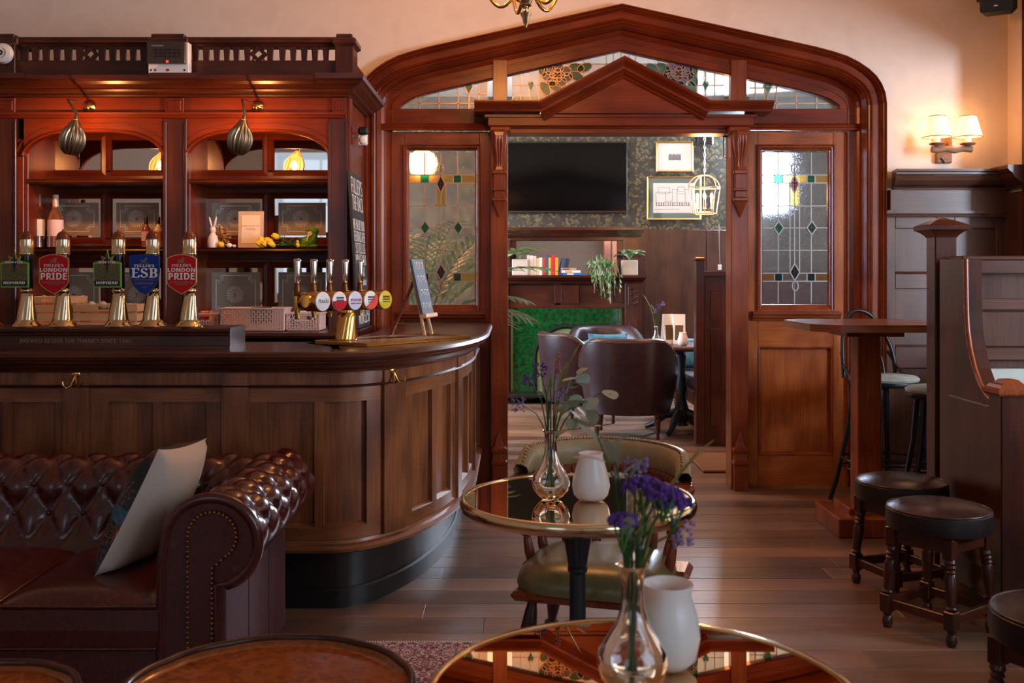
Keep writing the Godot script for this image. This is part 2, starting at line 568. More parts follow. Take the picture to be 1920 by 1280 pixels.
const EXPOSURE := 0.95
const SKY := 0.6
const ROOM_Z := 3.6      # wall behind the camera
const ROOM_X := 3.13     # wall on the right
const ROOM_H := 4.0
# x0, x1, y0, y1, energy
const REAR_WINDOWS := [[-3.6, -1.6, 0.95, 3.2, 1.2]]
const BAY_X := 6.1       # outer wall of the bay that opens off the room on the right
# depth0, depth1, y0, y1, energy
const SIDE_WINDOWS := [[1.2, 2.2, 0.95, 2.9, 47.0]]
const NEAR_WINDOWS := [[-2.6, 0.4, 0.95, 3.0, 7.0]]
const PARLOUR_WINDOWS := [[8.2, 10.2, 1.0, 2.8, 30.0, -2.95]]
const FAR_WINDOW := [2.38, 2.98, 2.05, 2.95, 32.0]
# ---------------------------------------------------------------- room shell
func struct(called, label, category):
	return thing(called, label, category, "", "structure")
# boxes round openings of a wall that runs along x (along = RIGHT) or along z (along = FORWARD); o = [a0, a1, y0, y1]
func wall_round(g: Geo, along: Vector3, base: Vector3, a0: float, a1: float, h: float, thick: float, opens: Array):
	var nrm := Vector3(absf(along.z), 0, absf(along.x))
	var put := func(u0: float, u1: float, y0: float, y1: float):
		if u1 - u0 < 0.005 or y1 - y0 < 0.005: return
		var size := Vector3(absf(along.x), 0, absf(along.z)) * (u1 - u0) + nrm * thick + Vector3.UP * (y1 - y0)
		g.box(base + along * (u0 + u1) / 2 + Vector3.UP * (y0 + y1) / 2, size)
	var at := a0
	for o in opens:
		put.call(at, o[0], 0.0, h)
		put.call(o[0], o[1], 0.0, o[2])
		put.call(o[0], o[1], o[3], h)
		at = o[1]
	put.call(at, a1, 0.0, h)
func sash(n: int, label: String, along: Vector3, base: Vector3, o: Array):
	var t = struct("window_%d" % n, label, "window")
	var mid: float = (o[0] + o[1]) / 2
	var y: float = (o[2] + o[3]) / 2
	var w: float = o[1] - o[0]
	var h: float = o[3] - o[2]
	var side := Vector3(absf(along.x), 0, absf(along.z))
	var nrm := Vector3(absf(along.z), 0, absf(along.x))
	var g := Geo.new()
	for s in [-1, 1]:
		g.box(base + along * (mid + s * (w / 2 - 0.04)) + Vector3.UP * y, side * 0.08 + nrm * 0.1 + Vector3.UP * h, 0.004)
		g.box(base + along * mid + Vector3.UP * (y + s * (h / 2 - 0.04)), side * w + nrm * 0.1 + Vector3.UP * 0.08, 0.004)
	part(t, "frame", g, M.dv)
	for f in [0.33, 0.66]:
		bx(t, "glazing_bar", base + along * (o[0] + w * f) + Vector3.UP * y, side * 0.03 + nrm * 0.05 + Vector3.UP * h, M.dv)
	bx(t, "meeting_rail", base + along * mid + Vector3.UP * (o[2] + h * 0.66), side * w + nrm * 0.06 + Vector3.UP * 0.05, M.dv)
	bx(t, "pane", base + along * mid + Vector3.UP * y - nrm * 0.0, side * (w - 0.1) + nrm * 0.004 + Vector3.UP * (h - 0.1), M.window, 0.0)
func shell():
	# floor of boards, laid across the view
	var fl = struct("floor", "brown wooden plank floor running across the pub and the room behind", "floor")
	bx(fl, "subfloor", Vector3(0.8, -0.07, -3.8), Vector3(11.6, 0.1, 15.2), M.planks[3], 0.0)
	var w := 0.172
	var Z := 0.55
	var row := 0
	while Z < ZR - 0.02:
		var d := minf(w, ZR - Z)
		var lo := -1.6 if Z < ZW else -0.75
		var hi := ROOM_X if Z < ZW else 3.9
		var at := lo - rng.randf() * 1.2
		while at < hi:
			var l := rng.randf_range(1.3, 2.3)
			if Z > ZW: l *= 1.5
			var a := maxf(at, lo)
			var b := minf(at + l, hi)
			if b - a > 0.05:
				bx(fl, "plank", Vector3((a + b) / 2, -0.01 + rng.randf_range(-0.0006, 0.0006), -Z - d / 2), Vector3(b - a - 0.0016, 0.02, d - 0.0022), M.planks[rng.randi() % 5], 0.0018)
			at += l
		Z += w
		row += 1
	# cream walls
	var wb = struct("wall_back", "cream painted wall round the great wooden arch", "wall")
	var poly := PackedVector2Array([Vector2(-4.6, 0)])
	for p in arch_path(0.05): poly.append(p)
	poly.append_array([Vector2(ROOM_X + 0.25, 0), Vector2(ROOM_X + 0.25, ROOM_H), Vector2(-4.6, ROOM_H)])
	var g := Geo.new()
	g.prism(poly, -ZW, -ZW - 0.22)
	part(wb, "plaster", g, M.cream)
	var wl = struct("wall_left", "cream painted wall at the far end of the bar", "wall")
	bx(wl, "plaster", Vector3(-4.5, ROOM_H / 2, -1.4), Vector3(0.2, ROOM_H, 10), M.cream, 0.0)
	var wr = struct("wall_right", "cream painted window wall beside the settle", "wall")
	g = Geo.new()
	wall_round(g, Vector3.FORWARD, Vector3(ROOM_X + 0.11, 0, 0), -ROOM_Z - 0.2, ZW, ROOM_H, 0.22, [NEAR_WINDOWS[0], [2.6, 6.1, 0.92, 2.66]])
	part(wr, "plaster", g, M.cream)
	var wf = struct("wall_front", "cream painted wall with the street windows", "wall")
	g = Geo.new()
	wall_round(g, Vector3.RIGHT, Vector3(0, 0, ROOM_Z + 0.11), -4.6, ROOM_X + 0.25, ROOM_H, 0.22, REAR_WINDOWS)
	part(wf, "plaster", g, M.cream)
	var ce = struct("ceiling", "white ceiling over the bar", "ceiling")
	bx(ce, "plaster", Vector3(-0.6, ROOM_H + 0.1, -1.4), Vector3(8.2, 0.2, 10.5), M.ceiling, 0.0)
	for i in REAR_WINDOWS.size():
		sash(i + 1, "tall street window in the wall behind the sofa table", Vector3.RIGHT, Vector3(0, 0, ROOM_Z + 0.14), REAR_WINDOWS[i])
	# bay that opens off the room on the right, lit by one window
	var wy = struct("wall_bay", "cream walls of the bay beside the settle", "wall")
	g = Geo.new()
	wall_round(g, Vector3.FORWARD, Vector3(BAY_X + 0.11, 0, 0), 0.4, ZW + 0.2, 3.2, 0.22, SIDE_WINDOWS)
	g.box(Vector3((ROOM_X + BAY_X) / 2 + 0.2, 1.6, -0.5), Vector3(BAY_X - ROOM_X + 0.2, 3.2, 0.2))
	g.box(Vector3((ROOM_X + BAY_X) / 2 + 0.2, 1.6, -ZW - 0.1), Vector3(BAY_X - ROOM_X + 0.2, 3.2, 0.2))
	part(wy, "plaster", g, M.cream)
	bx(wy, "bay_ceiling", Vector3((ROOM_X + BAY_X) / 2 + 0.2, 3.25, -3.4), Vector3(BAY_X - ROOM_X + 0.3, 0.1, 6.3), M.ceiling, 0.0)
	sash(4, "tall window in the bay beside the settle", Vector3.FORWARD, Vector3(BAY_X + 0.14, 0, 0), SIDE_WINDOWS[0])
	sash(2, "tall window in the side wall near the front tables", Vector3.FORWARD, Vector3(ROOM_X + 0.14, 0, 0), NEAR_WINDOWS[0])
	var tr = struct("trim_5", "dark upright door casing beside the corner of the cream wall", "trim")
	bx(tr, "casing", Vector3(ROOM_X - 0.02, 1.6, -6.06), Vector3(0.06, 3.2, 0.13), M.dv)
	bx(tr, "casing", Vector3(ROOM_X - 0.02, 1.6, -2.54), Vector3(0.06, 3.2, 0.13), M.dv)
	bx(tr, "head_casing", Vector3(ROOM_X - 0.02, 2.76, -4.3), Vector3(0.058, 0.2, 3.4), M.dh)
	bx(tr, "sill_panel", Vector3(ROOM_X - 0.02, 0.46, -4.3), Vector3(0.04, 0.92, 3.4), M.dv)

# ---------------------------------------------------------------- the arch
func arch_path(d: float) -> Array:
	var half := [[492.5, 925], [492.5, 197], [490, 178], [483, 160], [473, 145], [459, 132], [440, 119], [418, 108], [392, 99.5], [360, 91], [0, 11]]
	var pts := []
	for q in half: pts.append(Vector2(X(1164.5 - q[0], ZW), Y(q[1], ZW)))
	for i in range(half.size() - 2, -1, -1): pts.append(Vector2(X(1164.5 + half[i][0], ZW), Y(half[i][1], ZW)))
	pts[0].y = 0.0; pts[-1].y = 0.0
	return offset(pts, d)
func offset(pts: Array, d: float) -> Array:
	var out := []
	var n := pts.size()
	for i in n:
		var a: Vector2 = (pts[i] - pts[i - 1]).normalized() if i > 0 else (pts[1] - pts[0]).normalized()
		var b: Vector2 = (pts[i + 1] - pts[i]).normalized() if i < n - 1 else a
		var na := Vector2(a.y, -a.x)
		var nb := Vector2(b.y, -b.x)
		out.append(pts[i] + (na + nb) / (1.0 + na.dot(nb)) * d)
	return out
# profile of Vector2(distance to the right of the path, depth z) along a path in x, y
func run(g: Geo, path: Array, prof: Array, close_ends := true, j0 := 0, j1 := -1):
	var rows := []
	for p in prof:
		var row := []
		for q in offset(path, p.x): row.append(Vector3(q.x, q.y, p.y))
		rows.append(row)
	for i in rows.size() - 1:
		for j in range(j0, path.size() - 1 if j1 < 0 else j1):
			g.quad(rows[i][j], rows[i][j + 1], rows[i + 1][j + 1], rows[i + 1][j])
	if close_ends:
		for e in [0, path.size() - 1]:
			var pv := PackedVector2Array(prof)
			var idx := Geometry2D.triangulate_polygon(pv)
			for i in range(0, idx.size(), 3):
				g.tri(rows[idx[i]][e], rows[idx[i + 1]][e], rows[idx[i + 2]][e])
# stacked rings of a squared section that stands before a wall: [y, half width, depth, chamfer]
func loft(g: Geo, cx: float, zb: float, rings: Array):
	var pts := []
	for r in rings:
		var w: float = r[1]; var d: float = r[2]
		var c: float = r[3] if r.size() > 3 else 0.004
		c = minf(c, minf(w, d) * 0.9)
		pts.append([Vector3(cx - w, r[0], zb), Vector3(cx - w, r[0], zb + d - c), Vector3(cx - w + c, r[0], zb + d), Vector3(cx + w - c, r[0], zb + d), Vector3(cx + w, r[0], zb + d - c), Vector3(cx + w, r[0], zb)])
	g.grid(pts, false)
	for e in [0, pts.size() - 1]:
		var q: Array = pts[e]
		for k in range(1, 5): g.tri(q[0], q[k], q[k + 1])
func px_poly(a: Array, Z: float) -> PackedVector2Array:
	var out := PackedVector2Array()
	for q in a: out.append(Vector2(X(q[0], Z), Y(q[1], Z)))
	return out
# one piece of glass in a window, cut to the window's outline
func lite(par, cell: PackedVector2Array, outline, z: float, mat, t := 0.004):
	var cuts := [cell] if outline == null else Geometry2D.intersect_polygons(cell, outline)
	for c in cuts:
		if c.size() < 3 or Geometry2D.triangulate_polygon(c).is_empty(): continue
		var g := Geo.new()
		g.prism(c, z, z - t)
		part(par, "pane", g, mat)
func rect(x0, y0, x1, y1, Z: float) -> PackedVector2Array:
	return px_poly([[x0, y0], [x1, y0], [x1, y1], [x0, y1]], Z)
func came(g: Geo, a: Array, outline, Z: float, w := 0.007, t := 0.008):
	var line := px_poly(a, Z)
	var cuts := [line] if outline == null else Geometry2D.intersect_polyline_with_polygon(line, outline)
	for c in cuts:
		for i in c.size() - 1:
			g.bar(Vector3(c[i].x, c[i].y, -Z), Vector3(c[i + 1].x, c[i + 1].y, -Z), w, t, 0.0, Vector3.BACK)
func ring_came(g: Geo, pts: Array, Z: float, w := 0.007):
	var a := pts.duplicate()
	a.append(pts[0])
	came(g, a, null, Z, w, 0.01)
func oval(cx: float, cy: float, rx: float, ry: float, n := 14) -> Array:
	var out := []
	for i in n: out.append([cx + rx * cos(TAU * i / n), cy + ry * sin(TAU * i / n)])
	return out
func leaded_side(par, dx: float, plain, Z: float):
	var g := Geo.new()
	var rows := [286, 328, 343, 386, 427, 469, 512, 527, 569]
	var z := -Z
	for r in 8:
		var y0: float = rows[r]; var y1: float = rows[r + 1]
		var cols: Array
		var mats := []
		if r == 0 or r == 7: cols = [767, 796, 826.5, 858, 890]
		elif r == 1: cols = [767, 789, 804, 826.5, 850, 865, 890]; mats = [M.amber, M.emerald, M.amber, M.amber, M.emerald, M.amber]
		elif r == 6: cols = [767, 789, 804, 826.5, 850, 865, 890]; mats = [M.amber, M.bottle_green, plain, plain, M.bottle_green, M.amber]
		else: cols = [767, 796, 818, 826.5, 836, 858, 890]
		for c in cols.size() - 1:
			lite(par, rect(cols[c] + dx, y0, cols[c + 1] + dx, y1, Z), null, z, mats[c] if mats else (M.amber if r == 2 and (c == 2 or c == 3) else plain))
			if c > 0: came(g, [[cols[c] + dx, y0], [cols[c] + dx, y1]], null, Z, 0.006)
		if r > 0: came(g, [[767 + dx, y0], [890 + dx, y0]], null, Z, 0.006)
	for d in [[826.5, 345, 8, 17, M.violet], [797, 427, 9, 13, M.emerald], [859, 427, 9, 13, M.bottle_green if dx > 0 else M.emerald], [827, 510, 9, 16, M.violet]]:
		var q := [[d[0] + dx, d[1] - d[3]], [d[0] + dx + d[2], d[1]], [d[0] + dx, d[1] + d[3]], [d[0] + dx - d[2], d[1]]]
		lite(par, px_poly(q, Z), null, z + 0.008, d[4], 0.006)
		ring_came(g, q, Z - 0.005)
	for o in [[826.5, 316], [828, 536]]:
		var q := oval(o[0] + dx, o[1], 5.5, 9)
		lite(par, px_poly(q, Z), null, z + 0.008, plain, 0.006)
		ring_came(g, q, Z - 0.005)
	part(par, "lead_came", g, M.came if dx == 0 else M.lead)
# rose of leaded glass: petals and leaves proud of the panes behind
func rose(par, g: Geo, cx: float, cy: float, s: float, Z: float, leaves: Array):
	for k in 7:
		var a := TAU * k / 7 + 0.3
		var q := oval(cx + cos(a) * 19 * s, cy + sin(a) * 14 * s, 11 * s, 9 * s, 9)
		lite(par, px_poly(q, Z), null, -Z + 0.006, M.rose_violet, 0.005)
		ring_came(g, q, Z - 0.006, 0.004)
	for k in 4:
		var a := TAU * k / 4
		var q := oval(cx + cos(a) * 7 * s, cy + sin(a) * 6 * s, 8 * s, 7 * s, 8)
		lite(par, px_poly(q, Z), null, -Z + 0.010, M.rose_plum if k % 2 else M.rose_violet, 0.004)
		ring_came(g, q, Z - 0.010, 0.004)
	for l in leaves:
		var q := []
		for e in oval(0, 0, 15, 8.5, 10):
			var v2 := Vector2(e[0], e[1]).rotated(deg_to_rad(l[2]))
			q.append([l[0] + v2.x, l[1] + v2.y])
		lite(par, px_poly(q, Z), null, -Z + 0.006, M.rose_green, 0.005)
		ring_came(g, q, Z - 0.006, 0.004)
func arch():
	var fr = struct("trim_1", "carved mahogany arch frame with ribbed mouldings and a pointed top", "arch")
	var zf := -ZW
	var g := Geo.new()
	var bands := [
		["outer_moulding", 0.0, [Vector2(0.0, zf - 0.02), Vector2(0.0, zf + 0.06), Vector2(0.006, zf + 0.075), Vector2(0.013, zf + 0.068), Vector2(0.016, zf + 0.06), Vector2(0.021, zf + 0.072), Vector2(0.028, zf + 0.066), Vector2(0.031, zf + 0.056), Vector2(0.037, zf + 0.064), Vector2(0.043, zf + 0.05), Vector2(0.043, zf - 0.02)]],
		["flat_band", 0.043, [Vector2(0, zf - 0.02), Vector2(0, zf + 0.042), Vector2(0.042, zf + 0.042), Vector2(0.042, zf - 0.02)]],
		["inner_moulding", 0.085, [Vector2(0, zf - 0.02), Vector2(0, zf + 0.05), Vector2(0.008, zf + 0.056), Vector2(0.014, zf + 0.044), Vector2(0.02, zf + 0.052), Vector2(0.028, zf + 0.046), Vector2(0.031, zf + 0.036), Vector2(0.038, zf + 0.042), Vector2(0.048, zf + 0.02), Vector2(0.056, zf + 0.0), Vector2(0.056, zf - 0.06)]],
		["reveal", 0.141, [Vector2(0, zf - 0.12), Vector2(0, zf - 0.035), Vector2(0.014, zf - 0.045), Vector2(0.03, zf - 0.06), Vector2(0.058, zf - 0.06), Vector2(0.062, zf - 0.05), Vector2(0.07, zf - 0.05), Vector2(0.07, zf - 0.12)]]]
	for b in bands:
		var path := arch_path(b[1])
		var last := path.size() - 1
		# two uprights and the bent head, one timber, the head's dimmer light put into its colour
		for piece in [[0, 1, M.mv], [1, last - 1, M.mah_dim_h], [last - 1, last, M.mv]]:
			g = Geo.new()
			run(g, path, b[2], false, piece[0], piece[1])
			part(fr, b[0], g, piece[2])
	# inner sub frame that carries the transom lights
	g = Geo.new()
	var top := arch_path(0.205)
	var sub := []
	for p in top:
		if p.y > Y(244, ZW): sub.append(p)
	run(g, sub, [Vector2(0, zf - 0.12), Vector2(0, zf - 0.055), Vector2(0.05, zf - 0.055), Vector2(0.056, zf - 0.066), Vector2(0.056, zf - 0.12)])
	part(fr, "sub_frame", g, M.mah_dim_h)
	var Z := ZW + 0.055
	pb(fr, "mullion", 924, 112, 951, 206, Z - 0.012, 0.08, M.mv)
	pb(fr, "mullion", 1371, 112, 1400, 206, Z - 0.012, 0.08, M.mv)
	for q in [[716, 926], [1400, 1612]]:
		pb(fr, "transom_rail", q[0], 204, q[1], 232, Z, 0.07, M.mah_dim_h)
		var g2 := Geo.new()
		g2.mould([Vector2(0, 0), Vector2(0.03, 0.0), Vector2(0.034, 0.012), Vector2(0.026, 0.02), Vector2(0.03, 0.03), Vector2(0.02, 0.042), Vector2(0, 0.042)], P(q[0], 245, Z), P(q[1], 245, Z), Vector3.BACK)
		part(fr, "transom_ledge", g2, M.mah_dim_h)
	# transom lights
	var zg := Z + 0.05
	var in_l := px_poly([[748, 206], [752, 199], [765, 190], [790, 181], [860, 163], [914, 149], [914, 206]], zg)
	var in_r := px_poly([[1405, 206], [1405, 146], [1470, 160], [1530, 174], [1556, 184], [1568, 199], [1570, 206]], zg)
	var in_c := px_poly([[960, 206], [960, 131], [1164.5, 87], [1358, 130], [1358, 206]], zg)
	var tw = [struct("window_6", "leaded transom light over the glazed screen beside the bar", "window"), struct("window_7", "leaded transom light over the right-hand glazed door", "window"), struct("window_8", "stained glass transom with two violet roses above the pediment", "window")]
	var lead := [Geo.new(), Geo.new(), Geo.new()]
	# the two outer lights
	for side in 2:
		var outline: PackedVector2Array = [in_l, in_r][side]
		var cols := [745, 787, 823, 859, 880, 898, 916] if side == 0 else [1402, 1416, 1434, 1456, 1493, 1531, 1574]
		for c in cols.size() - 1:
			for r in [[140, 176], [176, 194], [194, 208]]:
				var wide: bool = absf(cols[c + 1] - cols[c]) > 25
				if wide and r[0] == 176: continue
				var y0: float = r[0]; var y1: float = 194.0 if wide and r[0] == 140 else r[1]
				lite(tw[side], rect(cols[c], y0, cols[c + 1], y1, zg), outline, -zg, M.straw_glass if (c + side * 5) % 6 == 5 and r[0] == 140 else M.sky_glass)
			came(lead[side], [[cols[c], 135], [cols[c], 208]], outline, zg)
		came(lead[side], [[745, 194], [916, 194]] if side == 0 else [[1402, 194], [1574, 194]], outline, zg)
		came(lead[side], [[880, 176], [916, 176]] if side == 0 else [[1402, 165], [1456, 165]], outline, zg)
		var hx := 879.0 if side == 0 else 1439.0
		var heart := px_poly([[hx, 178], [hx - 8, 162], [hx - 4, 153], [hx, 158], [hx + 4, 153], [hx + 8, 162]], zg)
		lite(tw[side], heart, null, -zg + 0.007, M.rose_green, 0.005)
		came(lead[side], [[hx, 206], [hx, 178], [hx - 8, 162], [hx - 4, 153], [hx, 158], [hx + 4, 153], [hx + 8, 162], [hx, 178]], null, zg - 0.007)
	# the middle light
	var cols2 := [958, 976, 994, 1010, 1050, 1095, 1137, 1150, 1164.5, 1179, 1192, 1234, 1279, 1307, 1323, 1340, 1360]
	for c in cols2.size() - 1:
		var mid_x: float = (cols2[c] + cols2[c + 1]) / 2
		var field: bool = mid_x > 1010 and mid_x < 1137 or mid_x > 1192 and mid_x < 1307
		for r in [[80, 120], [120, 160], [160, 194], [194, 208]]:
			lite(tw[2], rect(cols2[c], r[0], cols2[c + 1], r[1], zg), in_c, -zg, M.straw_glass if field and r[0] > 100 else M.sky_glass)
		came(lead[2], [[cols2[c], 80], [cols2[c], 208]], in_c, zg, 0.005)
	for y in [120, 160, 194]:
		came(lead[2], [[958, y], [1360, y]], in_c, zg, 0.005)
	rose(tw[2], lead[2], 1045, 141, 1.0, zg, [[1081, 127, 10], [1096, 127, -20], [1080, 143, 20], [1017, 130, 80], [1022, 166, 60], [1041, 163, 40]])
	rose(tw[2], lead[2], 1272, 138, 1.0, zg, [[1224, 129, 30], [1244, 128, 30], [1238, 143, 10], [1300, 129, 90], [1299, 149, 70], [1280, 165, 60], [1263, 160, 70], [1297, 166, 80]])
	for h in [995, 1323]:
		lite(tw[2], px_poly([[h, 170], [h - 6, 158], [h - 3, 152], [h, 156], [h + 3, 152], [h + 6, 158]], zg), null, -zg + 0.007, M.rose_green, 0.005)
	for i in 3: part(tw[i], "lead_came", lead[i], M.came)
	# door posts with carved brackets
	var dp = struct("trim_2", "mahogany door posts with carved brackets and pointed foot blocks", "door post")
	for q in [[920, 952], [1370, 1401]]:
		var cx := X((q[0] + q[1]) / 2, ZW)
		var hw := X(q[1], ZW) - cx
		bx(dp, "post", Vector3(cx, Y(245, ZW) / 2, zf - 0.05), Vector3(hw * 2, Y(245, ZW), 0.16), M.mv, 0.004)
		var zb := zf + 0.03
		var gg := Geo.new()
		var yy := func(p): return Y(p, ZW)
		loft(gg, cx, zb, [[yy.call(246), 0.05, 0.07, 0.01], [yy.call(252), 0.05, 0.085, 0.02], [yy.call(264), 0.047, 0.088, 0.03], [yy.call(278), 0.043, 0.075, 0.03], [yy.call(295), 0.031, 0.05, 0.02], [yy.call(308), 0.031, 0.04, 0.02], [yy.call(320), 0.037, 0.045, 0.015], [yy.call(322), 0.045, 0.05, 0.005], [yy.call(327), 0.045, 0.05, 0.005], [yy.call(328), 0.038, 0.04, 0.004]])
		var br = part(dp, "bracket", gg, M.mv)
		for k in [-1, 0, 1]:
			var rib := Geo.new()
			rib.tube([Vector3(cx + k * 0.018, yy.call(258), zb + 0.085), Vector3(cx + k * 0.02, yy.call(275), zb + 0.076), Vector3(cx + k * 0.012, yy.call(297), zb + 0.049), Vector3(cx + k * 0.014, yy.call(314), zb + 0.04)], [0.008, 0.01, 0.006, 0.007], 6)
			part(br, "rib", rib, M.mv)
		gg = Geo.new()
		loft(gg, cx, zb, [[yy.call(328), 0.036, 0.035], [yy.call(354), 0.036, 0.035], [yy.call(355), 0.043, 0.045], [yy.call(358), 0.043, 0.045], [yy.call(360), 0.034, 0.032], [yy.call(370), 0.034, 0.032], [yy.call(373), 0.046, 0.05], [yy.call(377), 0.046, 0.05], [yy.call(379), 0.04, 0.04], [yy.call(408), 0.002, 0.008]])
		part(dp, "pendant_drop", gg, M.mv)
		gg = Geo.new()
		loft(gg, cx, zb, [[0.0, 0.043, 0.05], [yy.call(868), 0.043, 0.05], [yy.call(866), 0.05, 0.06], [yy.call(861), 0.05, 0.06], [yy.call(859), 0.044, 0.05], [yy.call(848), 0.04, 0.045], [yy.call(842), 0.048, 0.055], [yy.call(837), 0.048, 0.055], [yy.call(834), 0.032, 0.04], [yy.call(806), 0.003, 0.01]])
		part(dp, "foot_block", gg, M.mv)
	# head of the doorway: lintel, cornice and pediment
	var pd = struct("trim_3", "mahogany pediment over the open doorway", "pediment")
	var gp := Geo.new()
	gpb(gp, 951, 236, 1371, 250, ZW - 0.04, 0.16)
	gpb(gp, 956, 232, 1366, 240, ZW - 0.055, 0.1, 0.002)
	part(pd, "lintel", gp, M.mah_dim_h)
	gp = Geo.new()
	gpb(gp, 914, 217, 1414, 236, ZW - 0.09, 0.16, 0.006)
	gpb(gp, 908, 214, 1420, 220, ZW - 0.1, 0.14, 0.003)
	for q in [[918, 957], [1366, 1406]]: gpb(gp, q[0], 236, q[1], 247, ZW - 0.1, 0.1, 0.008)
	part(pd, "frieze", gp, M.mah_dim_h)
	gp = Geo.new()
	var zc := -ZW + 0.06
	var ridge := []
	for q in [[891, 197], [1010, 197], [1165, 116], [1322, 197], [1438, 197]]: ridge.append(Vector2(X(q[0], ZW), Y(q[1], ZW)))
	run(gp, ridge, [Vector2(0, zc - 0.1), Vector2(0, zc + 0.13), Vector2(0.008, zc + 0.13), Vector2(0.02, zc + 0.122), Vector2(0.036, zc + 0.1), Vector2(0.05, zc + 0.085), Vector2(0.062, zc + 0.082), Vector2(0.064, zc - 0.1)])
	part(pd, "cornice", gp, M.mah_dim_h)
	gp = Geo.new()
	var rake := []
	for q in [[1012, 216], [1165, 136], [1320, 216]]: rake.append(Vector2(X(q[0], ZW), Y(q[1], ZW)))
	run(gp, rake, [Vector2(0, zc - 0.1), Vector2(0, zc + 0.08), Vector2(0.008, zc + 0.088), Vector2(0.014, zc + 0.078), Vector2(0.02, zc + 0.084), Vector2(0.03, zc + 0.07), Vector2(0.034, zc + 0.058), Vector2(0.042, zc + 0.062), Vector2(0.052, zc + 0.05), Vector2(0.056, zc - 0.1)])
	part(pd, "raking_moulding", gp, M.mah_dim_h)
	gp = Geo.new()
	gp.prism(px_poly([[1040, 217], [1165, 150], [1292, 217]], ZW), zc + 0.045, zc - 0.1)
	part(pd, "tympanum", gp, M.mah_dim_h)
	# glazed screen beside the bar and glazed door on the other side
	for side in 2:
		var dx := 663.0 * side
		var d = struct("door_%d" % (side + 1), ["glazed mahogany screen beside the bar, palm and lamp behind its glass", "glazed mahogany door with a plain lower panel beside the high table"][side], "door")
		var x0 := 722.0 if side == 0 else 1400.0
		var x1 := 922.0 if side == 0 else 1600.0
		var gx0 := 764.0 + dx; var gx1 := 893.0 + dx
		var Zd := ZW + 0.075
		var wv = M.mah_lit_v if side else M.mv  # right-hand door takes the copy with daylight painted in
		var wh = M.mah_lit_h if side else M.mh
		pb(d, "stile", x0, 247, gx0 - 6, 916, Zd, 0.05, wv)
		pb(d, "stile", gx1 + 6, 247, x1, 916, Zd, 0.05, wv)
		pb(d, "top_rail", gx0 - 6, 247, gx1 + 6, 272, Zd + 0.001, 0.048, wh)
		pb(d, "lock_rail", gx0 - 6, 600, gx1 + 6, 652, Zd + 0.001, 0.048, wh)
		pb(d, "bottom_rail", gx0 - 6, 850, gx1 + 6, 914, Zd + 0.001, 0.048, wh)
		pb(d, "panel", gx0 - 8, 648, gx1 + 8, 854, Zd + 0.024, 0.015, M.mah_lit_v, 0.0)
		var g3 := Geo.new()   # bead round the panel
		var edge := []
		for q in [[gx0 - 4, 852], [gx0 - 4, 651], [gx1 + 4, 651], [gx1 + 4, 852]]: edge.append(Vector2(X(q[0], Zd), Y(q[1], Zd)))
		run(g3, edge, [Vector2(-0.004, -Zd - 0.02), Vector2(-0.004, -Zd + 0.002), Vector2(0.006, -Zd), Vector2(0.014, -Zd - 0.02)])
		g3.mould([Vector2(-0.03, -0.01), Vector2(0.0, -0.012), Vector2(0.0, 0.0), Vector2(-0.024, 0.012)], P(gx0 - 4, 851, Zd), P(gx1 + 4, 851, Zd), Vector3.BACK)
		part(d, "panel_bead", g3, M.mv)
		g3 = Geo.new()
		edge = []
		for q in [[gx0 - 8, 580], [gx0 - 8, 271], [gx1 + 8, 271], [gx1 + 8, 580]]: edge.append(Vector2(X(q[0], Zd), Y(q[1], Zd)))
		run(g3, edge, [Vector2(0, -Zd - 0.03), Vector2(0, -Zd + 0.016), Vector2(0.006, -Zd + 0.02), Vector2(0.01, -Zd + 0.01), Vector2(0.018, -Zd + 0.012), Vector2(0.026, -Zd), Vector2(0.03, -Zd - 0.012), Vector2(0.036, -Zd - 0.014), Vector2(0.036, -Zd - 0.04)])
		g3.mould([Vector2(-0.04, -0.04), Vector2(0.01, -0.04), Vector2(0.01, -0.028), Vector2(-0.02, 0.002), Vector2(-0.04, 0.004)], P(gx0 - 8, 572, Zd), P(gx1 + 8, 572, Zd), Vector3.BACK)
		part(d, "glazing_bead", g3, M.mv)
		g3 = Geo.new()
		g3.mould([Vector2(0, -0.062), Vector2(0.016, -0.06), Vector2(0.02, -0.048), Vector2(0.034, -0.04), Vector2(0.036, -0.026), Vector2(0.048, -0.02), Vector2(0.048, -0.006), Vector2(0, 0)], P(gx0 - 18, 583, Zd), P(gx1 + 18, 583, Zd), Vector3.BACK)
		part(d, "sill_moulding", g3, M.mh)
		leaded_side(d, dx, M.hammered if side == 0 else M.ripple, Zd + 0.02)
		if side == 1:
			pb(d, "kick_strip", 1402, 912, 1590, 917, Zd - 0.006, 0.01, M.lead, 0.001)

